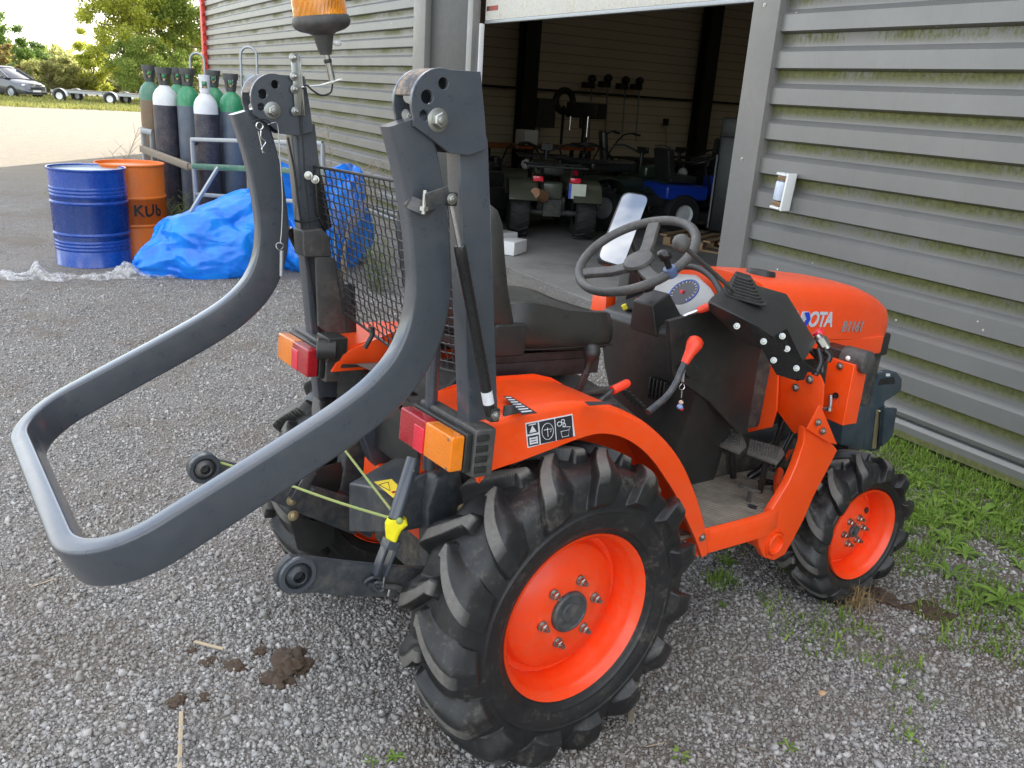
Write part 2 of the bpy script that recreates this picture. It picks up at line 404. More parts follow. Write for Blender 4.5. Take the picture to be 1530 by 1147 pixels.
# loose stones: one sheet of crushed gravel, uncountable
def stones():
    N = 340000
    r = 4.2*np.sqrt(RNG.random(N*2)); a = RNG.random(N*2)*2*PI
    # denser towards the photographer's feet
    px = -.1+r*np.cos(a)*.95; py = 1.6+r*np.sin(a)*1.0
    dist = np.hypot(px-CW.x, py-CW.y); keep = RNG.random(N*2) < np.clip(2.3/(dist+.2), .12, 1)**1.6
    keep &= (px < 3.15+py*.1)
    px = px[keep][:N]; py = py[keep][:N]; n = len(px)
    s = RNG.lognormal(math.log(.0033), .40, n).clip(.0022, .012)
    base = np.array([[x, y, z] for x in (-1, 1) for y in (-1, 1) for z in (-1, 1)], float)
    F = np.array([(0,1,3,2),(4,6,7,5),(0,4,5,1),(2,3,7,6),(0,2,6,4),(1,5,7,3)])
    V = base[None]*(1+RNG.normal(0, .25, (n, 8, 3)))*np.array([1, .8, .6])*s[:, None, None]
    u = RNG.random((n, 3)); q = np.stack([np.sqrt(1-u[:,0])*np.sin(2*PI*u[:,1]), np.sqrt(1-u[:,0])*np.cos(2*PI*u[:,1]), np.sqrt(u[:,0])*np.sin(2*PI*u[:,2]), np.sqrt(u[:,0])*np.cos(2*PI*u[:,2])], 1)
    w, x, y, z = q.T
    Rm = np.stack([1-2*(y*y+z*z), 2*(x*y-z*w), 2*(x*z+y*w), 2*(x*y+z*w), 1-2*(x*x+z*z), 2*(y*z-x*w), 2*(x*z-y*w), 2*(y*z+x*w), 1-2*(x*x+y*y)], 1).reshape(n, 3, 3)
    V = np.einsum('nij,nkj->nki', Rm, V)
    V[:, :, 0] += px[:, None]; V[:, :, 1] += py[:, None]; V[:, :, 2] += (gz(px, py)+s*.25)[:, None]
    faces = (F[None]+(np.arange(n)*8)[:, None, None]).reshape(-1, 4)
    me = np_mesh('gravel', V.reshape(-1, 3), faces)
    at = me.attributes.new('tint', 'FLOAT', 'FACE'); at.data.foreach_set('value', np.repeat(RNG.random(n), 6).astype(np.float32))
    m, nt, b = newmat('loose_stones')
    t = _n(nt, 'ShaderNodeAttribute', attribute_name='tint').outputs['Fac']; co = objco(nt)
    c = ramp(nt, t, [(0, (.13, .122, .112)), (.25, (.30, .288, .272)), (.5, (.42, .392, .355)), (.62, (.36, .36, .355)), (.8, (.52, .495, .46)), (1, (.66, .645, .62))])
    mid = noise(nt, 4, 7, co, .7); big = noise(nt, .8, 6, co, .65)
    c = mix(nt, ramp(nt, math_(nt, 'MULTIPLY', big, mid), [(.24, 0), (.34, .4)]), c, (.18, .135, .095))
    c = mix(nt, .35, c, mix(nt, noise(nt, 250, 3, co), (.10, .095, .085), (.50, .48, .45)))
    nt.links.new(c, b.inputs['Base Color']); setin(b, Roughness=.85, Specular_IOR_Level=.3)
    tag(finish('gravel', me, m, None, 0), kind='stuff')
stones()
# ---------------------------------------------------------------- workshop building
WY = R_(6.0); W0 = Vector((3.3505, 0, 0))
SD = Vector((math.sin(WY), math.cos(WY), 0)); OD = Vector((-math.cos(WY), math.sin(WY), 0))
WM = Matrix((SD, OD, Vector((0,0,1)))).transposed().to_4x4(); WM.translation = W0
def WP(s, o, z): return WM@Vector((s, o, z))
def wallhit(px, py, off=0):
    d = RW@ray(px, py); n = -OD; t = ((W0-CW).dot(n)+off)/d.dot(n); p = CW+d*t
    return (p-W0).dot(SD), p.z
shed = empty('workshop_building'); shed.matrix_world = WM
tag(shed, 'grey ribbed metal workshop with its wide door open on a dark interior', 'building')
PITCH = .217; Z0 = 2.34-PITCH*10
def clad_mat(name, moss):
    m, nt, b = newmat(name); co = objco(nt)
    sx = _n(nt, 'ShaderNodeSeparateXYZ'); nt.links.new(co, sx.inputs[0])
    n1 = noise(nt, 1.2, 6, co, .6); n2 = noise(nt, 35, 6, co, .75)
    mp = _n(nt, 'ShaderNodeMapping'); mp.inputs['Scale'].default_value = (14, 1, .8); nt.links.new(co, mp.inputs[0])
    streak = noise(nt, 3, 5, mp.outputs[0], .7)
    c = mix(nt, ramp(nt, n1, [(.3, 0), (.7, 1)]), (.182, .181, .175), (.228, .226, .218))
    c = mix(nt, ramp(nt, streak, [(.55, 0), (.78, .2)]), c, (.13, .12, .10))
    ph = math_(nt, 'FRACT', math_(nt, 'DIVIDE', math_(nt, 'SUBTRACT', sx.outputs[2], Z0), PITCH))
    moss_shade_band = ramp(nt, ph, [(.16, 0), (.24, .35), (.34, .8), (.49, 1), (.555, .0)])
    mp2 = _n(nt, 'ShaderNodeMapping'); mp2.inputs['Scale'].default_value = (1, 1, .35); nt.links.new(co, mp2.inputs[0])
    mo = noise(nt, 55, 7, mp2.outputs[0], .8); patch = noise(nt, 1.4, 3, co)
    low = ramp(nt, math_(nt, 'MULTIPLY', sx.outputs[2], .3), [(0, .13), (.5, .05), (.8, 0)])
    mm = math_(nt, 'ADD', math_(nt, 'MULTIPLY', mo, .6), math_(nt, 'MULTIPLY', patch, .5))
    mm = math_(nt, 'ADD', mm, low)
    f = math_(nt, 'MULTIPLY', moss_shade_band, ramp(nt, mm, [(.535, 0), (.61, moss)]))
    c = mix(nt, math_(nt, 'MULTIPLY', moss_shade_band, .5), c, (.07, .062, .045))  # shade of the rib recesses and undersides, put into the colour beneath the moss
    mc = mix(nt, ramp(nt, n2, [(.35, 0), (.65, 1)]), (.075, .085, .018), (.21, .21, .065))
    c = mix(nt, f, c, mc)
    # bird droppings and specks
    v = _n(nt, 'ShaderNodeTexVoronoi'); v.inputs['Scale'].default_value = 7; nt.links.new(co, v.inputs['Vector'])
    sp = ramp(nt, v.outputs['Distance'], [(.035, 1), (.05, 0)])
    sp = math_(nt, 'MULTIPLY', sp, ramp(nt, patch, [(.45, 0), (.5, 1)]))
    c = mix(nt, sp, c, (.7, .7, .66))
    nt.links.new(c, b.inputs['Base Color']); setin(b, Metallic=.45)
    nt.links.new(math_(nt, 'MULTIPLY_ADD', n2, .2, math_(nt, 'MULTIPLY_ADD', f, .4, .30)), b.inputs['Roughness'])
    bump(nt, b, n2, .12, .003); return m
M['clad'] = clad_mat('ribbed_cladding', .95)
M['trim'] = pm('grey_trim_metal', (.205, .20, .188), .4, metal=.15, dirt=(.15, .13, .1), damt=.3, scale=2)
M['darkpanel'] = pm('dark_grey_panel', (.050, .050, .048), .5, var=.1, scale=2)
M['redtrim'] = pm('red_corner_trim', (.62, .045, .035), .45, dirt=(.3, .1, .07), damt=.3)
M['doorwhite'] = pm('cream_door_panel', (.62, .60, .53), .5, dirt=(.35, .31, .22), damt=.6, scale=6)
M['roof'] = pm('roof_sheet', (.16, .16, .155), .6)
def cladding(s0, s1, ztop, ztrim=0.0):
    prof = [(-.02, .03), (.055, .03), (.055, .105), (.03, .125), (.0, .128)]
    z = Z0
    prof += [(.0, Z0-.125), (.04, Z0-.105)] if Z0-.125 > .13 else [(.0, .135), (.04, .15)]
    while z < ztop:
        prof += [(.044, z), (.0, z+.032), (.0, z+.106), (.044, z+.122)]; z += PITCH
    prof += [(-.02, z), (-.02, .03)]
    n = len(prof); vs = []; fs = []
    ss = np.linspace(s0, s1, max(2, int(abs(s1-s0)/2.5)+1))
    for s in ss: vs += [(s, o, q) for o, q in prof]
    for i in range(len(ss)-1):
        for k in range(n-1): fs.append((i*n+k, i*n+k+1, (i+1)*n+k+1, (i+1)*n+k))
    return MB().add(vs, fs)
HT = 5.6
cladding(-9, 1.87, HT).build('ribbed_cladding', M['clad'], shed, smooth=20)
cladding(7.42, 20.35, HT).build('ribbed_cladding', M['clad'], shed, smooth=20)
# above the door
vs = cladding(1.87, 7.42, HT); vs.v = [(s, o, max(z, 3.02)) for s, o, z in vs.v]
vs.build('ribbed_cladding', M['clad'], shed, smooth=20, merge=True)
m = MB()
m.box((1.975, .03, 2.8), (.23, .10, HT-.05)); m.build('door_post', M['trim'], shed, bevel=.004)
m = MB(); m.box((7.46, .035, 2.8), (.34, .09, HT-.05)); m.build('door_post', M['trim'], shed, bevel=.004)
m = MB(); m.box((6.78, -.02, 2.8), (1.0, .06, HT-.05)); m.build('side_panel', M['darkpanel'], shed, bevel=.003)
m = MB(); m.box((6.22, .0, 1.5), (.12, .09, 2.95)); m.build('door_post', M['trim'], shed, bevel=.004)
m = MB(); m.box((6.145, -.06, 1.25), (.025, .05, 2.4)); m.build('door_rail', M['white'], shed, bevel=.003)
# raised sectional door edge
m = MB(); m.box((4.1, -.10, 2.78), (4.02, .045, .60)); m.build('raised_door', M['doorwhite'], shed, bevel=.004)
m = MB(); m.box((4.1, -.10, 2.463), (4.02, .055, .03)); m.build('door_seal', M['steel'], shed, bevel=.004)
m = MB(); m.box((4.1, .02, 3.05), (4.15, .09, .06)); m.build('lintel_trim', M['trim'], shed, bevel=.004)
s_, z_ = wallhit(736, 12, .08)
m = MB(); m.box((s_, -.0755, z_), (.24, .003, .045)); m.build('door_sticker', pm('red_sticker', (.30, .05, .04), .5), shed)
m = MB(); m.box((s_+.09, -.0735, z_), (.05, .003, .04)); m.build('door_sticker', M['label_b'], shed)
# red corner flashing with the ends of the ribs showing
m = MB(); m.box((20.46, .06, HT/2+.03), (.22, .10, HT-.06))
z = Z0
while z < HT-.2:
    m.prism([(20.36, z-.10), (20.30, z-.07), (20.28, z-.03), (20.36, z)], 'y', .045, .105); z += PITCH
m.build('corner_trim', M['redtrim'], shed, bevel=.003)
for s in np.arange(.4, 5.4, .95):
    m = MB(); m.bolt((1.99, .081, s+.1), (0, 1, 0), .008, .005); m.build('screw', M['zinc'], shed)
# roof, end walls, inner shell
RD = 15.0
m = MB()
def rf(s0, s1, o0, o1): m.box(((s0+s1)/2, (o0+o1)/2, HT+.1), (s1-s0, abs(o1-o0), .2))
rf(-9.25, 7.0, -RD-.2, .5); rf(9.6, 20.65, -RD-.2, .5); rf(7.0, 9.6, -2.6, .5); rf(7.0, 9.6, -RD-.2, -12.8)  # leaves an opening for the added roof pane
m.build('roof', M['roof'], shed)
def added_skyl():
    mt_, nt, b = newmat('added_translucent_rooflight'); t = _n(nt, 'ShaderNodeBsdfTranslucent'); t.inputs[0].default_value = (.055, .052, .044, 1); nt.links.new(t.outputs[0], nt.nodes['Material Output'].inputs[0]); return mt_
MB().add([(7.0, -2.6, HT+.08), (9.6, -2.6, HT+.08), (9.6, -12.8, HT+.08), (7.0, -12.8, HT+.08)], [(0,1,2,3)]).build('added_roof_light', added_skyl(), shed)  # invented roof pane, added so that daylight brightens the inner wall
m = MB(); m.box((20.46, -RD/2, HT/2), (.12, RD, HT)); m.build('end_wall', M['trim'], shed)
m = MB(); m.box((-9.1, -RD/2, HT/2), (.12, RD, HT)); m.build('end_wall', M['trim'], shed)
m = MB(); m.box((5.7, -RD, HT/2), (29.4, .12, HT)); m.build('back_wall', M['trim'], shed)
def inner_mat():
    m, nt, b = newmat('inner_panel'); co = objco(nt)
    sx = _n(nt, 'ShaderNodeSeparateXYZ'); nt.links.new(co, sx.inputs[0])
    ph = math_(nt, 'FRACT', math_(nt, 'MULTIPLY', sx.outputs[2], 5.2))
    ln = ramp(nt, ph, [(.0, 1), (.06, 0), (.94, 0), (1, 1)])
    n1 = noise(nt, .9, 5, co)
    c = mix(nt, n1, (.66, .55, .38), (.85, .76, .58)); c = mix(nt, math_(nt, 'MULTIPLY', ln, .75), c, (.08, .06, .04))
    nt.links.new(c, b.inputs['Base Color']); setin(b, Roughness=.6); return m
M['inner'] = inner_mat()
m = MB(); m.box((14.2, -RD/2, HT/2), (.1, RD-.3, HT-.1)); m.build('inner_wall', M['inner'], shed)
m = MB(); m.box((2.7, -RD+.2, HT/2), (22.8, .1, HT-.1)); m.build('inner_wall', M['inner'], shed)
m = MB(); m.box((-3.9, -.09, HT/2), (11.6, .05, HT-.1)); m.build('inner_lining', M['inner'], shed)
m = MB(); m.box((10.8, -.09, HT/2), (6.7, .05, HT-.1)); m.build('inner_lining', M['inner'], shed)
M['pillar'] = pm('dark_steel_beam', (.022, .021, .02), .5)
for i, (o, z) in enumerate(((-5.2, 0), (-10.1, 0), (-14.6, 0))):
    m = MB(); m.box((14.02, o, 2.8), (.03, .34, 5.4)); m.box((13.72, o, 2.8), (.03, .34, 5.4)); m.box((13.87, o, 2.8), (.28, .02, 5.4)); m.build('steel_column', M['pillar'], shed)
m = MB(); m.box((14.10, -7.4, 1.93), (.05, 13.6, .05)); m.build('wall_rail', M['pillar'], shed)
# concrete slab
def conc():
    m, nt, b = newmat('shed_concrete'); co = objco(nt)
    n1 = noise(nt, 1.5, 7, co, .7); n2 = noise(nt, 25, 6, co, .75)
    c = mix(nt, ramp(nt, n1, [(.3, 0), (.7, 1)]), (.14, .135, .125), (.27, .26, .24)); c = mix(nt, ramp(nt, n2, [(.6, 0), (.75, .5)]), c, (.06, .055, .05))
    nt.links.new(c, b.inputs['Base Color']); setin(b, Roughness=.7); bump(nt, b, n2, .1, .004); return m
m = MB(); m.box((2.7, -RD/2+.02, .03), (22.9, RD-.1, .07)); o = m.build('shed_floor', conc(), None, bevel=.004); o.matrix_world = WM; tag(o, kind='structure')
# motion sensor on the wall
s0, z0 = wallhit(1171, 285, -.08)
sen = empty('motion_sensor'); sen.matrix_world = WM@Matrix.Translation((s0, .045, z0))@Matrix.Rotation(R_(-4), 4, 'Y')
tag(sen, 'white and amber motion sensor fixed to the ribbed wall beside the door', 'sensor')
h = .118
MB().prism([(-.045, -h*.9), (.045, -h*.9), (.05, -.05), (.05, .05), (.045, h*.9), (-.045, h*.9), (-.05, .05), (-.05, -.05)], 'y', .0, .03).build('back_plate', M['white'], sen, bevel=.004)
MB().box((-.052, .05, 0), (.016, .08, .235)).build('side_shell', M['white'], sen, bevel=.005)
for z in (-.105, .105):
    MB().prism([(-.055, .03), (.04, .03), (.048, .07), (.03, .10), (-.045, .10)], 'z', z-.006, z+.006).build('end_cap', M['white'], sen, bevel=.003)
MB().lathe([(.0001, -.058), (.038, -.058), (.04, -.05), (.04, .05), (.038, .058), (.0001, .058)], 24, Matrix.Translation((.005, .055, 0))).build('lens', pm('pale_lens', (.62, .68, .78), .25, trans=.1), sen)
for z in (-.08, .08):
    MB().box((.0, .055, z), (.07, .05, .03)).build('inner_lens', pm('brown_lens', (.22, .13, .06), .25), sen, bevel=.006)
# ---------------------------------------------------------------- tractor (all in its own frame)
T = empty('compact_tractor'); T.matrix_world = TM
tag(T, 'orange compact tractor with its grey roll bar folded backwards, parked on gravel', 'tractor')
def V3(*a): return Vector(a)
# ---- tyres
def tyre(name, R, w, rim, nl, lugh, mirror, parent, sub):
    """R outer radius over the lugs, w section width, rim bead radius, nl lugs per side; one continuous moulded surface"""
    NA = (2500 if R > .35 else 1700) if mirror > 0 else 700; rc = R-lugh; hw = w/2; sh = rc-rim
    # carcass profile: (lateral y, radius) from inner bead round to outer bead
    ctrl = [(-hw*.74, rim-.004), (-hw*.86, rim+.012), (-hw*.99, rim+sh*.30), (-hw*1.0, rim+sh*.48), (-hw*.93, rim+sh*.72), (-hw*.80, rim+sh*.90), (-hw*.5, rim+sh*.985), (0, rc)]
    pts = [Vector((a, b, 0)) for a, b in ctrl]+[Vector((-a, b, 0)) for a, b in ctrl[-2::-1]]
    cp = catmull(pts, 14 if mirror > 0 else 7); cp = [(p.x, p.y) for p in cp]; m = len(cp)
    yy = np.array([p[0] for p in cp]); rr = np.array([p[1] for p in cp])
    dy = np.gradient(yy); dr = np.gradient(rr); L = np.hypot(dy, dr); ny = -dr/L; nr = dy/L
    al = np.linspace(0, 2*PI, NA, endpoint=False)
    A, J = np.meshgrid(al, np.arange(m), indexing='ij')
    u = yy[J]/hw; H = np.zeros_like(A); LUG = np.zeros_like(A)
    # arc distance from the tread centre, so lugs can run over the shoulder
    arc = np.concatenate([[0], np.cumsum(np.hypot(np.diff(yy), np.diff(rr)))]); arc = (arc-arc[m//2])/hw
    a_ = arc[J]; sp = 2*PI/nl
    for side, ph in ((1, 0), (-1, .5)):
        t = a_*side
        q = np.clip(t, 0, 2)
        ac = ph*sp+.62*sp*(1.25*q-.30*q*q)          # lug centre line, swept back towards the shoulder
        d = (A-ac+sp/2) % sp-sp/2; dd = d*R           # metres
        top = lugh*(.47+.10*np.clip(q, 0, 1))         # half width of the lug top
        steep = .012; slope = .018+.075*np.clip(q-.10, 0, 1)
        up = np.where(dd > 0, 1-np.clip((dd-top)/steep, 0, 1), 1-np.clip((-dd-top)/slope, 0, 1))
        sm = up*up*(3-2*up)
        env = np.clip((t+.18)/.09, 0, 1)*np.clip((1.42-t)/.12, 0, 1)
        h = sm*env
        LUG = np.maximum(LUG, np.where((np.abs(dd) < top*1.02) & (t > -.12) & (t < 1.05), 1.0, 0.0)*np.clip((1.1-t)/.3, 0, 1))
        H = np.maximum(H, h)
    rad = rr[J]; cur = lugh*H
    # top of the lugs flattens to a square shoulder
    rb = sum(np.exp(-((rad-(rim+sh*f))/.0032)**2)*.0028 for f in (.16, .44))
    y2 = yy[J]+ny[J]*(cur*.75+rb); r2 = rad+nr[J]*cur
    flat = H*np.clip((1.25-np.abs(a_))/.3, 0, 1); r2 = np.where(np.abs(a_) < 1.25, r2+(np.minimum(R-.002-.016*np.clip(np.abs(a_), 0, 1.2)**2, R)-r2)*flat*.65, r2)
    # shallow rim protector ring on the sidewall
    X = r2*np.cos(A); Zc = r2*np.sin(A); Yc = y2*mirror
    co = np.stack([X, Yc, Zc], -1).reshape(-1, 3); idx = np.arange(NA*m).reshape(NA, m)
    nx = np.roll(idx, -1, 0); q = np.stack([idx[:, :-1], nx[:, :-1], nx[:, 1:], idx[:, 1:]], -1).reshape(-1, 4)
    if mirror > 0: q = q[:, ::-1]
    me = np_mesh(name, co, q); at = me.attributes.new('lug', 'FLOAT', 'POINT'); at.data.foreach_set('value', LUG.astype(np.float32).ravel())
    return finish(sub, me, M['rubber'], parent, 38)
def wheel(kind, c, R, w, rim, nl, lugh, steer=0, side=-1, off=0, hub=.054, nr_=.084, dish=.058, spin=0):
    """wheel whose outer face looks towards side * y. c = centre of the tyre"""
    e = empty(kind, c, 0, T); e.rotation_euler = (0, spin, R_(steer))
    tyre(kind+'_tyre', R, w, rim, nl, lugh, -side, e, 'tyre')
    k = rim; o = -off          # distance of the flange plane from the tyre centre, along the outward side
    S2 = Matrix.Rotation(PI/2 if side < 0 else -PI/2, 4, 'X')     # local z -> outward
    pr = [(k*.60, o-.07), (k*1.0, o-w*.74), (k*1.0, o-.06)]
    prof = [(k*.985, -w*.40), (k*1.02, -w*.38), (k*.98, -w*.33), (k*.90, -w*.28), (k*.885, o-.092), (k*.895, o-.060), (k*.915, o-.045), (k*.945, o-.026), (k*.955, o-.012), (k*.985, o-.008), (k*1.005, o+.001), (k*1.022, o+.003), (k*1.032, o-.002), (k*1.03, o-.008)]
    MB().lathe(prof, 96, S2).build('rim', M['rim_orange'], e, smooth=50)
    d0 = o-dish
    disc = [(k*.885, o-.088), (k*.83, o-.092), (k*.80, o-.088), (k*.78, d0-.014), (k*.75, d0-.006), (k*.46, d0+.014), (k*.40, d0+.018), (.0005, d0+.018)]
    MB().lathe(disc, 96, S2).build('wheel_disc', M['rim_orange'], e, smooth=50)
    MB().lathe([(hub*1.02, d0+.016), (hub, d0+.026), (hub*.93, d0+.030), (hub*.86, d0+.031), (hub*.82, d0+.027), (hub*.5, d0+.027), (hub*.46, d0+.031), (hub*.1, d0+.033), (.0001, d0+.031)], 48, S2).build('hub_cap', M['slate_dark'], e, smooth=30)
    for i in range(6 if kind == 'rear_wheel' else 6):
        a = 2*PI*i/6+.35; c_ = S2@Vector((nr_*math.cos(a), nr_*math.sin(a), d0+.018)); dn = (S2.to_3x3()@Vector((0,0,1)))
        m = MB(); m.cyl(c_, c_+dn*.004, .0135, 20); m.tube([c_+dn*.004, c_+dn*.016, c_+dn*.018], [.0105, .0105, .0085], 6); m.cyl(c_+dn*.018, c_+dn*.027, .006, 12)
        m.build('wheel_nut', M['zinc'], e, smooth=30)
    if kind == 'front_wheel':
        m = MB(); q = S2@Vector((k*.55*math.cos(1.0), k*.55*math.sin(1.0), d0+.009)); m.cyl(q, q+dn*.003, .013, 14); m.build('disc_hole', M['black'], e)
    return e
RC = .401
wheel('rear_wheel', (0, -.462, RC), .412, .225, .2180, 15, .031, side=-1, off=-.094, spin=.12)
wheel('rear_wheel', (0, .462, RC), .412, .225, .2180, 15, .031, side=1, off=-.094, spin=.3)
wheel('front_wheel', (1.52, -.345, .276), .292, .172, .172, 12, .028, steer=-5, side=-1, off=-.078, hub=.024, nr_=.052, dish=.062, spin=.2)
wheel('front_wheel', (1.52, .345, .276), .292, .165, .172, 14, .024, steer=-5, side=1, off=-.078, hub=.024, nr_=.052, dish=.062)

# ---- roll bar
def xzpath(pts, y, n=6): return [Vector((p.x, y, p.z)) for p in catmull([Vector((a, 0, b)) for a, b in pts], n)]
HW = .432
arm = [(-.512, 1.512), (-.484, 1.44), (-.459, 1.36), (-.440, 1.27), (-.431, 1.20), (-.437, 1.12), (-.466, 1.045), (-.520, .982), (-.595, .928), (-.70, .868), (-.80, .814), (-.90, .760)]
ap = catmull([Vector((a, 0, b)) for a, b in arm], 5)
dr = (ap[-1]-ap[-2]).normalized()
ex = -1.062; L = (ap[-1].x-ex)/-dr.x; rad = .15
path = []; sides = []
for p in ap: path.append(Vector((p.x, -HW, p.z))); sides.append(Vector((0, -1, 0)))
st = ap[-1]+dr*(L-rad)
path.append(Vector((st.x, -HW, st.z))); sides.append(Vector((0, -1, 0)))
for k in range(1, 12):
    a = PI/2*k/12; f = st+dr*rad*math.sin(a); y = -HW+rad*(1-math.cos(a)); path.append(Vector((f.x, y, f.z))); sides.append(Vector((0, -math.cos(a), 0))+dr*math.sin(a))
en = st+dr*rad
path.append(Vector((en.x, -HW+rad, en.z))); sides.append(dr.copy())
hp = path+[Vector((p.x, -p.y, p.z)) for p in path[::-1]]
hs = sides+[Vector((s.x, -s.y, s.z)) for s in sides[::-1]]
hoop = MB().sweep(hp, hs, .088, .043).build('roll_bar_hoop', M['slate'], T, smooth=40)
rust = pm('rusty_scraped_edge', (.055, .06, .068), .6, dirt=(.42, .28, .15), damt=1, scale=28, var=.4)
# pivot plates with holes, one pair per post
outl = [(-.382, 1.462), (-.341, 1.478), (-.352, 1.535), (-.372, 1.617), (-.44, 1.611)]
cx, cz = -.452, 1.548
for a in range(88, 212, 10): outl.append((cx+.064*math.cos(R_(a)), cz+.064*math.sin(R_(a))))
outl += [(-.507, 1.503), (-.480, 1.490), (-.435, 1.468), (-.425, 1.462)]
holes = [circ2(-.452, 1.585, .0105), circ2(-.484, 1.557, .0125), circ2(-.487, 1.524, .010), circ2(-.457, 1.519, .008)]
for sgn in (-1, 1):
    for d in (-.034, .034):
        m4 = frame((0, sgn*.424+d, 0), (1,0,0), (0,0,1))
        curve_mesh('pivot_plate', [outl]+holes, .006, M['slate'], T, m4, bevel=.0012)
    pth = [Vector((cx+.0605*math.cos(R_(a)), sgn*.424, cz+.0605*math.sin(R_(a)))) for a in range(92, 175, 8)]
    pth = [Vector((-.372, sgn*.424, 1.6095))]+pth
    MB().sweep(pth, [Vector((0, 1, 0))]*len(pth), .006, .062).build('plate_rim', rust, T)
    m = MB(); m.bolt((-.457, sgn*.424-.037, 1.519), (0, -1, 0), .0155, .016); m.cyl((-.457, sgn*.424-.037, 1.519), (-.457, sgn*.424+.05, 1.519), .009)
    m.bolt((-.457, sgn*.424+.038, 1.519), (0, 1, 0), .0155, .014); m.build('pivot_bolt', M['zinc'], T, bevel=.001)
    # lower posts
    y0 = sgn*.424
    a = [(-.402, y0-.024, 1.50), (-.330, y0-.024, 1.50), (-.330, y0+.024, 1.50), (-.402, y0+.024, 1.50)]
    b_ = [(-.303, y0-.024, .86), (-.222, y0-.024, .86), (-.222, y0+.024, .86), (-.303, y0+.024, .86)]
    c_ = [(-.240, y0-.024, .45), (-.160, y0-.024, .45), (-.160, y0+.024, .45), (-.240, y0+.024, .45)]
    m = MB(); m.hull8(a, b_); m.build('roll_bar_post', M['slate'], T, bevel=.006, seg=3)
    if sgn > 0: MB().hull8(b_, c_).build('post_foot', M['slate'], T, bevel=.004)
# inner round stay behind the right lamp, and base bracket of the posts
MB().cyl(P(640, 700, 'y', -.30), P(650, 480, 'y', -.30), .0145).build('stay_tube', M['slate'], T)
for sgn in (-1, 1):
    q = Vector((-.235, sgn*.424, .905))
    m = MB(); m.prism([(-.22, .87), (-.165, .87), (-.165, .915), (-.185, .935), (-.22, .935)], 'y', sgn*.424-.03, sgn*.424-.024); m.build('strut_bracket', M['slate_dark'], T, bevel=.001)
# ---- gas strut on the right and its upper bracket
y = -.487
a = P(673, 297, 'y', y); b_ = P(687, 368, 'y', y); c_ = P(727, 585, 'y', y); d_ = P(735, 618, 'y', y)
MB().cyl(a, b_, .0052, 16).build('strut_rod', M['chrome'], T)
m = MB(); m.tube([b_-(b_-a).normalized()*.002, b_, b_+(c_-b_)*.02, b_+(c_-b_)*.12, b_+(c_-b_)*.125, c_], [.0095, .0115, .0125, .0125, .0118, .0118], 24); m.build('gas_strut', M['blackgloss'], T, smooth=30)
m = MB(); e0 = c_-(c_-b_)*.005; m.cyl(e0, c_+(d_-c_)*.1, .0128, 24); e1 = c_+(c_-b_).normalized()*.028
MB().cyl(c_-(c_-b_).normalized()*.002, e1, .0122, 24).build('strut_label', M['label_w'], T)
MB().cyl(e1, e1+(c_-b_).normalized()*.028, .0118, 24).build('strut_end', M['blackgloss'], T)
m = MB(); m.box(d_+V3(0, -.004, 0), (.022, .02, .03)); m.build('strut_clevis', M['black'], T, bevel=.003)
MB().bolt(d_+V3(0, -.014, 0), (0, -1, 0), .0075, .006).build('strut_pin', M['zinc'], T, bevel=.0006)
# bracket clamped round the hoop arm
br = P(640, 305, 'y', -.48)
m = MB(); p0 = P(612, 302, 'y', -.457); p1 = P(636, 312, 'y', -.475); p2 = P(642, 297, 'y', -.482); p3 = P(672, 290, 'y', -.50)
m.sweep([p0+V3(-.004,.0,.004), p0, p1], [V3(.3,-1,0)]*3, .026, .004); m.sweep([p1+V3(.003,0,0), p1+V3(.006,-.004,.0), p2, p3], [V3(.3,-1,0)]*4, .034, .004)
m.build('strut_clamp', M['slate_dark'], T, bevel=.0008)
m = MB(); q = P(634, 305, 'y', -.482); m.cyl(q+V3(0,0,-.018), q+V3(0,0,.026), .0045, 14); m.tube([q+V3(0,0,-.012), q+V3(0,0,-.004)], [.009, .009], 6); m.build('clamp_bolt', M['zinc'], T)
m = MB(); m.box(P(674, 297, 'y', -.492), (.02, .016, .026)); m.build('strut_clevis', M['black'], T, bevel=.003)
MB().bolt(P(675, 297, 'y', -.50), (0, -1, 0), .0075, .006).build('strut_pin', M['zinc'], T, bevel=.0006)
# left gas strut
MB().cyl((-.43, .487, 1.33), (-.36, .487, 1.20), .0052, 14).build('strut_rod', M['chrome'], T)
MB().tube([(-.36, .487, 1.20), (-.20, .487, .93)], [.0118, .0118], 20).build('gas_strut', M['blackgloss'], T)
# ---- safety pin, spring clip and cable on the left pivot
m = MB(); w = [(400,186),(412,183),(416,195),(418,230),(422,290),(421,340),(419,362)]
m.tube(catmull([P(x, y_, 'y', .372) for x, y_ in w], 6), .0016, 8); m.build('lanyard_cable', M['cable'], T)
m = MB(); q = P(418, 368, 'y', .372); m.tube([q+V3(.010*math.cos(t), -.004*math.sin(2*t), .010*math.sin(t)) for t in np.linspace(0, 2*PI, 24, endpoint=False)], .0015, 8, closed=True)
m.cyl(P(421, 374, 'y', .372), P(420.5, 412, 'y', .372), .0055, 16); m.build('lock_pin', M['steel'], T)
m = MB(); q0 = P(388, 188, 'y', .375); m.tube([q0+V3(.009*math.cos(t), 0, .009*math.sin(t)) for t in np.linspace(0, 2*PI, 24, endpoint=False)], .0017, 8, closed=True)
m.tube(catmull([P(x, y_, 'y', .374) for x, y_ in [(390,195),(390,205),(397,212),(391,222),(395,228)]], 5), .0016, 8); m.tube([P(386, 196, 'y', .374), P(393, 228, 'y', .374)], .0016, 8); m.build('spring_clip', M['chrome'], T)
m = MB(); m.tube(catmull([P(378, 182, 'y', .37), P(386, 178, 'y', .365), P(398, 179, 'y', .365), P(404, 184, 'y', .37)], 6), .0015, 8); m.build('cable_loop', M['wire'], T)
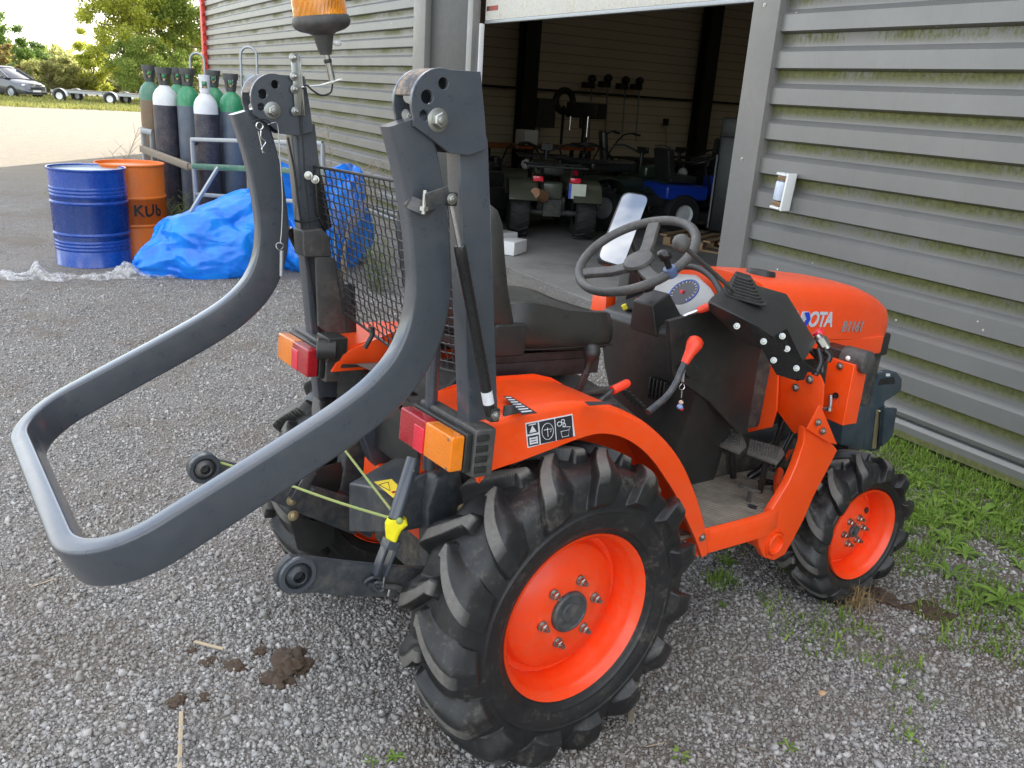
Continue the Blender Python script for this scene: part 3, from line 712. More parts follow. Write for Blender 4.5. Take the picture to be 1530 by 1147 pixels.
# ---- beacon and its bracket on the left pivot plate
yb = .378
m = MB(); A = P(440, 80, 'y', yb-.0); B = P(447, 172, 'y', yb)
m.sweep([A, B], [V3(0,1,0)]*2, .022, .004); m.sweep([A+V3(.012,-.002,0), B+V3(.012,-.002,0)], [V3(1,0,0)]*2, .016, .003)
m.build('beacon_plate', M['zinc'], T, bevel=.001)
for (x, y_) in ((438, 86), (439, 114), (440, 133), (441, 166)):
    m = MB(); m.bolt(P(x, y_, 'y', yb-.003), (0, -1, 0), .008, .009); q = P(x, y_, 'y', yb-.003); m.cyl(q, q+V3(0, -.02, 0), .004, 12); m.build('plate_bolt', M['zinc'], T, bevel=.0006)
ys = .345
m = MB(); a1 = P(450, 130, 'y', yb-.008); a2 = P(478, 127, 'y', ys+.01); a3 = P(509, 118, 'y', ys)
m.sweep([a1, a1*.5+a2*.5, a2, a2*.5+a3*.5, a3], [V3(0,0,1)]*5, .030, .003); m.build('beacon_arm', M['white'], T, bevel=.0006)
b0 = P(497, 122, 'y', ys); b1 = P(484, 66, 'y', ys)
MB().cyl(b0, b1, .0088, 24).build('beacon_tube', M['zinc'], T)
dv = (b1-b0).normalized()
MB().cyl(b0+dv*.048, b0+dv*.058, .0105, 24).build('tube_clip', M['black'], T, bevel=.001)
bm_ = az(b1-dv*.012, (P(479, 30, 'y', ys)-b1))@Matrix.Scale(1.16, 4)
MB().lathe([(.0005, -.012), (.0125, -.012), (.0165, .0), (.020, .016), (.0235, .030), (.031, .034), (.050, .039), (.060, .045), (.0645, .052), (.0655, .057), (.0645, .064), (.062, .069), (.055, .071), (.0005, .071)], 48, bm_).build('beacon_base', M['greyplastic'], T, smooth=35)
MB().lathe([(.060, .069), (.060, .080), (.058, .14), (.054, .175), (.046, .193), (.025, .202), (.0005, .204)], 48, bm_).build('beacon_dome', M['amber_dome'], T, smooth=40)
MB().lathe([(.0005, .084), (.03, .084), (.035, .12), (.02, .15), (.0005, .15)], 24, bm_).build('beacon_reflector', M['chrome'], T)
m = MB(); q = bm_@Vector((.026, -.012, .012)); m.sphere(q, .010, 14, 8, (1.3, 1, .9)); m.build('wing_nut', M['white'], T)
m = MB(); m.tube(catmull([P(x, y_, 'y', ys) for x, y_ in [(497,125),(494,138),(480,142),(466,134),(458,127)]]+[P(452,132,'y',yb-.01)], 6), .0024, 8); m.tube(catmull([P(x, y_, 'y', yb) for x, y_ in [(452,132),(450,170),(453,220),(456,270),(462,330),(466,380)]], 6), .0024, 8); m.build('beacon_cable', M['wire'], T)

# ---- fenders
FO = [(-.292, .905), (-.20, .917), (-.08, .927), (.0, .925), (.07, .916), (.14, .896), (.22, .862), (.30, .812), (.37, .756), (.43, .692), (.49, .61), (.54, .53), (.573, .465), (.592, .415)]
FI = [(-.275, .762), (-.245, .787), (-.17, .800), (-.08, .818), (.0, .835), (.07, .842), (.14, .828), (.21, .795), (.275, .748), (.335, .69), (.40, .62), (.46, .54), (.52, .46), (.555, .405)]
def fender(s):
    f = empty('fender', (0,0,0), 0, T)
    o = catmull([Vector((a, 0, b)) for a, b in FO], 4); i = catmull([Vector((a, 0, b)) for a, b in FI], 4)
    yo, yi, n = s*.462, s*.235, len(o)
    # outer skirt, rolled top edge and wheel arch sheet
    rows = []
    for k in range(n):
        a, b2 = o[k], i[k]; dn = (b2-a).normalized()
        row = [b2+V3(0, yo-s*.012, 0)+dn*.0, b2+V3(0, yo, 0), a+dn*.02+V3(0, yo, 0)]
        for q in (20, 45, 70): row.append(a+dn*.02*(1-math.sin(R_(q)))+V3(0, yo-s*.02*(1-math.cos(R_(q))), 0))
        row += [a+V3(0, yo-s*.03, 0), a+V3(0, yi, 0)]
        rows.append(row)
    m = MB(); w = len(rows[0]); m.add([p for r in rows for p in r], [(k*w+j, k*w+j+1, (k+1)*w+j+1, (k+1)*w+j) for k in range(n-1) for j in range(w-1)])
    # underside sheet 3 mm inside
    und = []
    for k in range(n):
        a, b2 = o[k], i[k]; dn = (b2-a).normalized(); und += [b2+V3(0, yo-s*.012, 0), b2*.25+a*.75+V3(0, yo-s*.05, 0), a+dn*.012+V3(0, yi, 0)]
    m.add(und, [(k*3+j, k*3+j+1, (k+1)*3+j+1, (k+1)*3+j) for k in range(n-1) for j in range(2)])
    # inner wall of the arch, down to the chassis
    iw = []
    for k in range(n): iw += [o[k]+V3(0, yi, 0), V3(o[k].x, yi, .42 if o[k].x > .12 else .70)]
    m.add(iw, [(k*2, k*2+1, k*2+3, k*2+2) for k in range(n-1)])
    # short return at the rear, above the lamp
    m.extr([(o[0].x+.001, yo, o[0].z-.02), (o[0].x+.001, yo-s*.02, o[0].z), (o[0].x+.001, yi, o[0].z), (o[0].x+.001, yi, .84), (o[0].x+.001, yo-s*.03, .79), (i[0].x, yo, i[0].z)], (.003, 0, 0))
    m.prism([(-.29, .90), (-.20, .925), (-.12, .935), (.03, .934), (.09, .920), (.14, .895), (.14, .87), (-.29, .87)], 'y', yi, yi-s*.004)
    m.build('fender_shell', M['orange'], f, smooth=38)
    return f, o, i
FR, fo, fi = fender(-1); FL, _, _ = fender(1)
m = MB(); q = P(440+1000-1000, 440, 'y', -.4)
MB().bolt(P(1049, 803, 'y', -.463), (0, -1, 0), .0085, .007).build('fender_bolt', M['zinc'], T, bevel=.0006)
MB().bolt(P(775, 699, 'y', -.40), (0, -1, 0), .006, .006).build('fender_bolt', M['zinc'], T, bevel=.0006)
# pictogram label on the outer skirt
def onplane(px, py, y): return P(px, py, 'y', y)
def quadlabel(name, pxs, y, mat, th=.0006, parent=None, ax='y'):
    pts = [P(a, b, ax, y) for a, b in pxs]; return MB().extr(pts, {'y': (0, -th, 0), 'z': (0, 0, th), 'x': (-th, 0, 0)}[ax]).build(name, mat, parent or T, smooth=0)
ly = -.4625
TLc, TRc, BRc, BLc = [onplane(a, b, ly) for a, b in ((784.5, 632), (855, 618), (859, 651), (788, 669))]
lab = MB().extr([TLc, TRc, BRc, BLc], (0, -.0006, 0)).build('pictogram_label', M['label_w'], T, smooth=0)
def L2(u, v, h=.0): return TLc+(TRc-TLc)*u+(BLc-TLc)*v+V3(0, -.0008-h, 0)
m = MB()
def cell(u0, v0, u1, v1): m.extr([L2(u0, v0), L2(u1, v0), L2(u1, v1), L2(u0, v1)], (0, -.0004, 0))
cell(.02, .05, .25, .46); cell(.02, .54, .25, .95); cell(.28, .05, .60, .95); cell(.62, .05, .98, .95)
m.build('label_field', M['label_b'], lab, smooth=0)
m = MB(); e_ = .0006
m.extr([L2(.135, .14, e_), L2(.06, .41, e_), L2(.21, .41, e_)], (0, -.0003, 0)); m.extr([L2(.06, .08, e_), L2(.21, .08, e_), L2(.21, .12, e_), L2(.06, .12, e_)], (0, -.0003, 0))
for v in (.62, .72, .82): m.extr([L2(.07, v, e_), L2(.20, v, e_), L2(.20, v+.06, e_), L2(.07, v+.06, e_)], (0, -.0003, 0))
m.extr([L2(.05, .60, e_), L2(.075, .60, e_), L2(.075, .9, e_), L2(.05, .9, e_)], (0, -.0003, 0)); m.extr([L2(.195, .60, e_), L2(.22, .60, e_), L2(.22, .9, e_), L2(.195, .9, e_)], (0, -.0003, 0))
m.tube([L2(.44+.12*math.cos(t), .5+.33*math.sin(t), e_) for t in np.linspace(0, 2*PI, 28, endpoint=False)], .0007, 6, closed=True)
m.tube([L2(.44, .35, e_), L2(.44, .72, e_)], .0008, 6); m.tube([L2(.36, .42, e_), L2(.52, .42, e_), L2(.50, .55, e_)], .0008, 6)
for (u, v, r) in ((.70, .30, .045), (.78, .22, .035), (.80, .38, .03)):
    m.tube([L2(u+r*math.cos(t), v+r*2*math.sin(t), e_) for t in np.linspace(0, 2*PI, 18, endpoint=False)], .0009, 6, closed=True)
m.tube([L2(.72, .62, e_), L2(.90, .62, e_), L2(.88, .86, e_), L2(.74, .86, e_), L2(.72, .62, e_)], .0007, 6); m.tube([L2(.76, .45, e_), L2(.93, .50, e_), L2(.90, .6, e_)], .0007, 6)
m.build('pictogram', M['label_w'], lab, smooth=0)
# label on the top of the fender beside the post
a, b2, c2, d2 = [P(x, y_, 'z', .9315) for x, y_ in ((752, 592), (763, 592), (803, 617), (780, 620))]
o = MB().extr([a, b2, c2, d2], (0, 0, .0006)).build('warning_label', M['label_b'], T, smooth=0)
m = MB()
for k in range(7):
    u = .06+k*.13; p_ = a+(d2-a)*u; q_ = b2+(c2-b2)*u; m.extr([p_+(q_-p_)*.12+V3(0,0,.0008), p_+(q_-p_)*.85+V3(0,0,.0008), p_+(q_-p_)*.85+(d2-a)*.06+V3(0,0,.0008), p_+(q_-p_)*.12+(d2-a)*.05+V3(0,0,.0008)], (0,0,.0003))
m.build('label_print', M['label_w'], o, smooth=0)
quadlabel('warning_label', [(873, 600), (905, 600), (925, 603), (880, 606)], .9305, M['label_b'], ax='z')

# ---- tail lamps
def lamp(s):
    L = empty('tail_lamp', (0,0,0), 0, T)
    x0, x1 = -.378, -.290; zt, zb = .891, .812; ya, yb_ = s*.268, s*.492
    def rbox(xa, xb, y0, y1, z0, z1, nm, mat, bv=.006): return MB().box(((xa+xb)/2, (y0+y1)/2, (z0+z1)/2), (abs(xb-xa), abs(y1-y0), abs(z1-z0))).build(nm, mat, L, bevel=bv, seg=3)
    ym = ya+(yb_-ya)*.50
    rbox(x0, x0+.034, ya, ym-s*.0, zb, zt, 'red_lens', M['lens_red'])
    rbox(x0-.002, x0+.02, ya+s*.068, ym-s*.0, zb+.002, zt-.018, 'red_lens', M['lens_red2'], .003)
    rbox(x0, x0+.034, ym+s*.001, yb_, zb, zt, 'amber_lens', M['lens_amber'])
    rbox(x0+.035, x0+.052, ya-s*.004, yb_+s*.002, zb-.006, zt+.005, 'lamp_body', M['black'], .005)
    rbox(x0+.053, x1+.02, ya-s*.006, yb_+s*.010, zb-.018, zt+.014, 'lamp_guard', M['greyplastic'], .009)
    m = MB()
    for k in range(4): m.box((x0+.072, yb_+s*.011, zb+.002+k*.024), (.030, .006, .014))
    m.build('lamp_guard_rib', M['black'], L, bevel=.002)
    for z in (zb+.006, zt-.008): MB().cyl((x0-.002, yb_-s*.012, z), (x0+.01, yb_-s*.012, z), .003, 10).build('lens_screw', M['zinc'], L)
lamp(-1); lamp(1)
m = MB(); m.box((-.30, .55, .86), (.07, .05, .085)); m.build('socket_box', M['black'], T, bevel=.012, seg=3) if False else None
m = MB(); a = P(488, 520, 'y', .25); m.cyl(a+V3(.02,-.02,0), a+V3(-.03,.0,.0), .030, 24); m.box(a+V3(.02,.01,0), (.06,.08,.07)); m.build('trailer_socket', M['black'], T, bevel=.006, seg=3)

# ---- left post bits: grey cap box, bracket plate and black hinge
m = MB(); p = [P(x, y_, 'y', .36) for x, y_ in ((452, 345), (482, 341), (494, 355), (496, 384), (454, 384))]; m.extr(p, (0, .07, 0)); m.build('cap_box', M['greyplastic'], T, bevel=.006, seg=3)
m = MB(); p = [P(x, y_, 'y', .36) for x, y_ in ((472, 384), (500, 384), (516, 424), (519, 520), (476, 487))]; m.extr(p, (0, .012, 0)); m.build('bracket_plate', M['greyplastic'], T, bevel=.003)
m = MB(); p = [P(x, y_, 'y', .355) for x, y_ in ((515, 424), (531, 424), (534, 522), (519, 525))]; m.extr(p, (0, .02, 0)); m.build('hinge_plate', M['black'], T, bevel=.003)
m = MB(); p = [P(x, y_, 'y', .37) for x, y_ in ((470, 258), (482, 262), (497, 340), (486, 345), (474, 318))]; m.extr(p, (0, .02, 0)); m.build('screen_hinge', M['blackgloss'], T, bevel=.006, seg=3)
for x, y_ in ((461, 262), (471, 268)): MB().bolt(P(x, y_, 'y', .37), (-.6, -1, 0), .008, .008).build('hinge_bolt', M['zinc'], T, bevel=.0006)
m = MB(); m.tube(catmull([P(x, y_, 'y', .375) for x, y_ in ((440, 329), (455, 332), (478, 326))], 4), .003, 8); m.build('cable_tie', M['wire'], T)
m = MB(); m.tube(catmull([P(x, y_, 'y', .395) for x, y_ in ((430, 205), (440, 255), (448, 320), (462, 400), (474, 480), (483, 520))], 5), .003, 8); m.build('lamp_cable', M['wire'], T)
# ---- wire screen behind the seat
def SCR(u, v):
    """u 0..1 left to right (y .385 .. -.385), v 0..1 top to bottom"""
    zt = 1.385; zb = .985-.05*math.sin(PI*min(max(u, 0), 1)); z = zt+(zb-zt)*v
    x = -.335+(1.385-z)*.24+.01*math.sin(u*9)*.4
    return V3(x+.012*math.sin(PI*u), .385-.77*u, z)
m = MB(); NU, NV = 27, 19
for i in range(NU+1):
    m.tube([SCR(i/NU+ .002*math.sin(j*.9), j/24)+V3((.0016 if (i+j) % 2 else -.0016), 0, 0) for j in range(25)], .0020, 6)
for j in range(NV+1):
    m.tube([SCR(i/60, j/NV)+V3((-.0016 if (i+j) % 2 else .0016), 0, 0) for i in range(61)], .0020, 6)
m.build('wire_screen', M['meshwire'], T, smooth=60)
m = MB(); m.tube([SCR(i/40, 0) for i in range(41)], .0042, 10); m.tube([SCR(i/40, 1) for i in range(41)], .0042, 10); m.tube([SCR(0, j/10) for j in range(11)], .0042, 10); m.tube([SCR(1, j/10) for j in range(11)], .0042, 10); m.build('screen_frame', M['black'], T)

# ---- seat
def softbox(name, pts, mat, parent, depth_fn=None): pass
st = empty('seat', (0,0,.022), 0, T)
def cushion(n=36):
    # superellipse cushion; front edge rises then rolls over
    xs = np.linspace(-1, 1, n*2); vs = []; prof = []
    m = MB(); NA = 56; rings = []
    # stack of horizontal outlines from bottom to top
    lv = [(.955, .86), (.962, .95), (.985, 1.0), (1.010, 1.0), (1.030, .985), (1.044, .94), (1.050, .86), (1.047, .72), (1.043, .5), (1.040, .25), (1.039, .02)]
    for z, k in lv:
        r = []
        for a in np.linspace(0, 2*PI, NA, endpoint=False):
            ca, sa = math.cos(a), math.sin(a); e = .42
            x = .145+.222*k*math.copysign(abs(ca)**e, ca); y = .215*k*math.copysign(abs(sa)**e, sa)
            zz = z+.030*math.exp(-((x-.0)/.12)**2)*(1 if z > 1.0 else .3)+(.02*abs(y/.2)**3 if z > 1.03 else 0)-.018*max(0, (x-.28)/.1)**2
            r.append((x, y, zz))
        rings.append(r)
    vs = [p for r in rings for p in r]; fs = []
    for i in range(len(rings)-1):
        for k in range(NA):
            l = (k+1) % NA; fs.append((i*NA+k, i*NA+l, (i+1)*NA+l, (i+1)*NA+k))
    fs.append(tuple(range(NA-1, -1, -1))); fs.append(tuple((len(rings)-1)*NA+k for k in range(NA)))
    return m.add(vs, fs)
cushion().build('seat_cushion', M['vinyl'], st, smooth=50)
# piping seam
m = MB(); pp = []
for a in np.linspace(0, 2*PI, 80, endpoint=False):
    ca, sa = math.cos(a), math.sin(a); x = .145+.2225*math.copysign(abs(ca)**.42, ca); y = .2155*math.copysign(abs(sa)**.42, sa); pp.append(V3(x, y, .972-.018*max(0, (x-.28)/.1)**2))
m.tube(pp, .0022, 6, closed=True); m.build('seam', M['black'], st)
rings = []; NA = 48; m = MB()
for k, (t, k2) in enumerate([(0, .75), (.03, .95), (.15, 1.0), (.4, 1.0), (.65, .98), (.85, .93), (.95, .84), (1, .6)]):
    for a in np.linspace(0, 2*PI, NA, endpoint=False):
        ca, sa = math.cos(a), math.sin(a); e = .5
        z = 1.00+.335*t; cx_ = -.080-.075*t-.02*math.sin(PI*t)
        m.v.append((cx_+.048*(1 if t < .9 else .8)*math.copysign(abs(ca)**e, ca)+.05*(abs(sa)**4)*(.8), .218*k2*math.copysign(abs(sa)**e, sa), z))
n = 8
for i in range(n-1):
    for k in range(NA):
        l = (k+1) % NA; m.f.append((i*NA+k, i*NA+l, (i+1)*NA+l, (i+1)*NA+k))
m.f.append(tuple(range(NA-1, -1, -1))); m.f.append(tuple((n-1)*NA+k for k in range(NA)))
m.build('seat_backrest', M['vinyl'], st, smooth=50)
m = MB(); m.box((-.045, -.205, 1.0), (.10, .03, .085)); m.build('seat_hinge', M['black'], st, bevel=.01, seg=3)
m = MB(); m.box((.12, 0, .935), (.36, .34, .030)); m.box((.12, -.165, .905), (.38, .02, .045)); m.box((.12, .165, .905), (.38, .02, .045)); m.box((.12, -.06, .905), (.36, .02, .04)); m.build('seat_frame', M['maroon'], st, bevel=.002)
for q in ((.02, 0), (.22, .08)): MB().tube([(q[0], q[1], .86), (q[0], q[1], .93)], .025, 16).build('seat_mount', M['black'], st)
# transmission cover below the seat
m = MB(); rows = []
xs = np.linspace(-.30, .52, 14)
sec = [(-.232, .62), (-.232, .83), (-.21, .862), (-.12, .885), (0, .892), (.12, .885), (.21, .862), (.232, .83), (.232, .62)]
for x in xs:
    dz = -.0 if x < .25 else -((x-.25)/.27)**1.6*.14
    rows.append([(x, y, z+dz) for y, z in sec])
w = len(sec); m.add([p for r in rows for p in r], [(k*w+j, k*w+j+1, (k+1)*w+j+1, (k+1)*w+j) for k in range(len(rows)-1) for j in range(w-1)])
m.build('centre_cover', M['greyplastic'], T, smooth=50)
for k in range(3): MB().box((.10, -.215, .865-k*.035), (.5, .03, .012)).build('cover_step', M['greyplastic'], T, bevel=.004) if k < 2 else None
m = MB()
for i in range(6):
    for j in range(4): m.box((.42+i*.017, -.205+j*.017, .845-i*.012), (.011, .011, .006))
m.build('foot_pad_studs', M['black'], T, bevel=.001)

# ---- console, steering
CP = [(.665, -.16), (.655, -.10), (.650, 0), (.655, .15), (.665, .225), (.70, .25), (1.02, .25), (1.02, -.20), (.90, -.225), (.72, -.235), (.69, -.215)]
def console():
    m = MB(); rows = []
    for z, sx, sy, tx in ((.44, .0, .50, .10), (.60, 0, .60, .07), (.80, 0, .92, .035), (.93, 0, 1, .008), (.985, 0, 1, .0), (1.003, 0, .97, .008), (1.010, 0, .92, .022)):
        r = []
        for (x, y) in CP:
            zz = z+(max(0, x-.70)*.30 if z > .9 else 0)
            r.append((x+tx if x < 1.0 else x, y*sy, zz))
        rows.append(r)
    w = len(CP); m.add([p for r in rows for p in r], [(k*w+j, k*w+(j+1) % w, (k+1)*w+(j+1) % w, (k+1)*w+j) for k in range(len(rows)-1) for j in range(w)]+[tuple((len(rows)-1)*w+k for k in range(w))])
    return m
console().build('console', M['black'], T, bevel=.008, seg=3, smooth=50)
for k in range(5): MB().box((.668, -.125+k*.016, .80), (.03, .006, .075)).build('vent_slot', M['blackgloss'], T, bevel=.002)
# column shroud
SC = V3(.57, 0, 1.22); tl = R_(36); nrm = V3(-math.sin(tl), 0, math.cos(tl))
foot = SC-nrm*.235
a = [V3(.662, 0, 1.088)+V3(dx, dy, dx*.5) for dx, dy in ((-.035, -.042), (.04, -.042), (.04, .042), (-.035, .042))]
b_ = [V3(.705, 0, .985)+V3(dx, dy, dx*.3) for dx, dy in ((-.055, -.065), (.075, -.065), (.075, .065), (-.055, .065))]
MB().hull8(b_, a).build('column_shroud', M['black'], T, bevel=.008, seg=3)
sw = empty('steering_wheel', (0,0,0), 0, T)
SMx = az(SC, nrm)
MB().tube([SMx@Vector((.188*math.cos(t), .188*math.sin(t), 0)) for t in np.linspace(0, 2*PI, 72, endpoint=False)], .0145, 18, closed=True).build('wheel_rim', M['greyplastic'], sw)
m = MB()
for ang in (24, 138, 242):
    a = R_(ang); dv_ = Vector((math.cos(a), math.sin(a), 0))
    pa = [SMx@(dv_*.185+Vector((0,0,-.002))), SMx@(dv_*.15+Vector((0,0,-.010))), SMx@(dv_*.09+Vector((0,0,-.028))), SMx@(dv_*.03+Vector((0,0,-.034)))]
    sdv = SMx.to_3x3()@Vector((-math.sin(a), math.cos(a), 0)); m.sweep(pa, [sdv]*4, .018, .040)
m.build('wheel_spoke', M['greyplastic'], sw, bevel=.0)
MB().lathe([(.0005, -.060), (.030, -.058), (.034, -.045), (.046, -.030), (.050, -.022), (.046, -.014), (.030, -.010), (.0005, -.008)], 36, SMx).build('wheel_hub', M['greyplastic'], sw, smooth=40)
MB().tube([SC-nrm*.05, SC-nrm*.13], [.017, .022], 20).build('steering_shaft', M['black'], T)
# spinner knob on the rim
ks = P(985, 410, 'y', -.12)
a = R_(-98); kb = SMx@Vector((.188*math.cos(a), .188*math.sin(a), 0))
best = min((SMx@Vector((.188*math.cos(t), .188*math.sin(t), 0)) for t in np.linspace(0, 2*PI, 180)), key=lambda q: abs((q-P(1003, 412, 'y', q.y)).length))
kb = best
MB().cyl(kb-nrm*.012, kb+nrm*.018, .019, 20).build('knob_clamp', pm('blue_grey_clamp', (.09, .13, .24), .4), T, bevel=.003)
MB().tube([kb+nrm*.015, kb+nrm*.05, kb+nrm*.052], [.009, .011, .018], 20).build('knob_stem', M['blackgloss'], T)
MB().sphere(kb+nrm*.062, .023, 24, 16, (1, 1, .75)).build('spinner_knob', M['blackgloss'], T)
# indicator stalk at the left of the column
m = MB(); m.box(P(948, 398, 'y', .05), (.04, .03, .035)); m.build('column_switch', M['black'], T, bevel=.006, seg=3)
MB().cyl(P(945, 398, 'y', .05), P(975, 372, 'y', .14), .004, 12).build('indicator_stalk', M['steel'], T)
# instrument panel and hoop-shaped hood edge behind the wheel
def IP(px, py): # sloping panel plane through (x .74, z 1.02) rising forward
    n = Vector((-math.sin(R_(48)), 0, math.cos(R_(48)))); p0 = V3(.80, 0, 1.055); d = ray(px, py); return CT+d*((p0-CT).dot(n)/d.dot(n))
ipn = Vector((-math.sin(R_(48)), 0, math.cos(R_(48))))
pts = [IP(x, y_) for x, y_ in ((955, 452), (985, 420), (1010, 408), (1040, 410), (1062, 430), (1078, 456), (1066, 470), (1030, 476), (985, 470))]
m = MB(); m.extr(pts, ipn*-.03); ip = m.build('instrument_panel', pm('grey_instrument_face', (.30, .30, .295), .3, var=.08), T, bevel=.004)
c1 = IP(1022, 436); m1 = frame(c1+ipn*.001, (0,-1,0), (math.cos(R_(48)), 0, math.sin(R_(48))))
curve_mesh('gauge', [circ2(0, 0, .055, 40)], .001, M['label_b'], ip, m1)
blue = pm('blue_gauge_ring', (.05, .12, .6), .4)
m = MB(); m.tube([m1@Vector((.051*math.cos(t), .051*math.sin(t), .001)) for t in np.linspace(-.8, 3.9, 40)], .0014, 6); m.build('gauge_ring', blue, ip)
m = MB()
for t in np.linspace(-.7, 3.8, 16): m.tube([m1@Vector((.040*math.cos(t), .040*math.sin(t), .001)), m1@Vector((.047*math.cos(t), .047*math.sin(t), .001))], .0009, 5)
m.build('gauge_marks', M['label_w'], ip)
m = MB(); m.box(m1@Vector((-.005, -.002, .001)), (.012, .012, .012)); m.build('gauge_hub', M['lens_red2'], ip)
c1 = IP(1062, 462); m1 = frame(c1+ipn*.001, (0,-1,0), (math.cos(R_(48)), 0, math.sin(R_(48))))
m = MB(); m.tube([m1@Vector((.024*math.cos(t), .024*math.sin(t), .001)) for t in np.linspace(0, 4.5, 30)], .0011, 6); m.build('gauge_ring', blue, ip)
m = MB(); m.tube(catmull([IP(x, y_)+ipn*.01 for x, y_ in ((1008, 402), (1040, 402), (1066, 418), (1083, 450), (1082, 466), (1075, 480))], 6), .011, 14); m.build('cowl_edge', M['black'], T)
# small controls on the console top: key, switches, throttle lever
def CTOP(px, py): return P(px, py, 'z', 1.02)
q = CTOP(945, 462); MB().cyl(q, q+V3(0,0,.008), .028, 24).build('switch_base', M['black'], T, bevel=.002)
q = CTOP(952, 455)+V3(0,0,.012); MB().cyl(q, q+V3(0,0,.012), .010, 16).build('red_switch', M['lens_red2'], T, bevel=.002)
q = CTOP(934, 466)+V3(0,0,.010); MB().cyl(q, q+V3(-.008,.004,.014), .009, 16).build('yellow_switch', M['yellow'], T, bevel=.002)
q = P(1012, 494, 'z', 1.03); MB().lathe([(.024, -.01), (.024, .004), (.016, .008), (.015, .016), (.006, .018), (.0005, .018)], 24, Matrix.Translation(q)).build('lever_boot', M['black'], T)
pa = catmull([q+V3(0,0,.012), P(1012, 482, 'y', q.y), P(1022, 472, 'y', q.y-.01), P(1042, 464, 'y', q.y-.03)], 5)
MB().tube(pa, .0045, 12).build('throttle_rod', M['chrome'], T)
MB().tube([pa[-1], pa[-1]+(pa[-1]-pa[-3]).normalized()*.01, pa[-1]+(pa[-1]-pa[-3]).normalized()*.045], [.008, .011, .0125], 16).build('throttle_grip', M['red_orange'], T, smooth=40)
# levers on the right: main red one, short red one, black knob
def lever(a, b, r, kn, mat, shape):
    MB().cyl(a, b, r, 16).build('lever_rod', M['slate_dark'], T)
    d = (b-a).normalized()
    if shape == 'grip': MB().tube([b-d*.004, b, b+d*.02, b+d*.05, b+d*.075, b+d*.082], [.008, .010, .013, .014, .0125, .008], 20).build('lever_grip', mat, T, smooth=50)
    if shape == 'ball': MB().tube([b-d*.03, b-d*.01, b+d*.006, b+d*.022, b+d*.036, b+d*.043], [.008, .010, .019, .0225, .019, .009], 24).build('lever_knob', mat, T, smooth=50)
a0 = P(968, 616, 'y', -.33); b0_ = P(1002, 585, 'y', -.32); b1_ = P(1024, 540, 'y', -.31)
MB().tube(catmull([a0, b0_, b1_], 6), .0095, 16).build('lever_rod', M['slate_dark'], T)
dv2 = (P(1045, 500, 'y', -.305)-b1_).normalized()
m4 = az(b1_, dv2)
MB().lathe([(.0005, -.006), (.011, -.006), (.012, .0), (.016, .030), (.021, .045), (.024, .058), (.022, .072), (.013, .080), (.0005, .081)], 28, m4).build('lever_grip', M['red_orange'], T, smooth=50)
m = MB(); m.sphere(m4@Vector((.012, 0, .062)), .016, 16, 10); m.build('lever_grip', M['red_orange'], T)
lever(P(895, 600, 'y', -.29), P(915, 583, 'y', -.28), .0062, 0, M['red_orange'], 'none')
m4 = az(P(915, 583, 'y', -.28), P(944, 569, 'y', -.28)-P(915, 583, 'y', -.28)); MB().lathe([(.0005, 0), (.012, 0), (.0125, .01), (.0125, .052), (.010, .060), (.0005, .061)], 20, m4).build('lever_grip', M['red_orange'], T, smooth=50)
m = MB(); m.sweep([P(858, 598, 'y', -.25), P(878, 552, 'y', -.25)], [V3(0,1,0)]*2, .022, .008); m.build('range_lever', M['maroon'], T)
m4 = az(P(876, 556, 'y', -.25), P(886, 520, 'y', -.25)-P(876, 556, 'y', -.25)); MB().lathe([(.0005, -.004), (.009, -.004), (.010, .022), (.014, .034), (.021, .044), (.024, .058), (.019, .073), (.009, .079), (.0005, .080)], 24, m4).build('lever_knob', M['black'], T, smooth=50)
# ---- mirror on the left
mr = empty('mirror', (0,0,0), 0, T)
MX = [P(932, 290, 'y', .36), P(966, 294, 'y', .33), P(930, 392, 'y', .33), P(897, 384, 'y', .36)]
mc = (MX[0]+MX[1]+MX[2]+MX[3])/4
vd_ = (RW@(mc-CT)).normalized(); nm2 = (RW.transposed()@((Vector((-.05, -.66, .75)).normalized()-vd_).normalized())); ux = MX[1]-MX[0]
mf = frame(mc, ux-nm2*ux.dot(nm2), nm2.cross(ux))
def onm(px, py): d = ray(px, py); return mf.inverted()@(CT+d*((mc-CT).dot(nm2)/d.dot(nm2)))
qc = [onm(x, y_) for x, y_ in ((932, 288), (969, 294), (930, 398), (893, 387))]
def rrect(w, h, r, n=6):
    o = []
    for cx_, cy_, a0_ in ((w-r, h-r, 0), (-w+r, h-r, 90), (-w+r, -h+r, 180), (w-r, -h+r, 270)):
        for k in range(n+1): a = R_(a0_+90*k/n); o.append((cx_+r*math.cos(a), cy_+r*math.sin(a)))
    return o
def rpoly(pts, r, n=6, grow=0):
    out = []; N_ = len(pts); ce_ = sum(pts, Vector())/N_
    pts = [p+(p-ce_).normalized()*grow for p in pts]
    for i in range(N_):
        p = pts[i]; a_ = (pts[i-1]-p).normalized(); b_ = (pts[(i+1) % N_]-p).normalized()
        for k in range(n+1):
            t = k/n; q = (p+a_*r)*(1-t)**2+p*2*t*(1-t)+(p+b_*r)*t*t; out.append((q.x, q.y))
    return out
curve_mesh('mirror_housing', [rpoly(qc, .03, 6, .007)], .026, M['blackgloss'], mr, mf@Matrix.Translation((0, 0, -.0145)), bevel=.003)
curve_mesh('mirror_glass', [rpoly(qc, .028)], .002, M['mirror'], mr, mf@Matrix.Translation((0, 0, .0035)))
m = MB(); m.tube(catmull([mc+V3(.03, 0, -.02), V3(.93, .33, 1.12), V3(.90, .30, .98)], 6), .007, 12); m.build('mirror_arm', M['black'], mr)
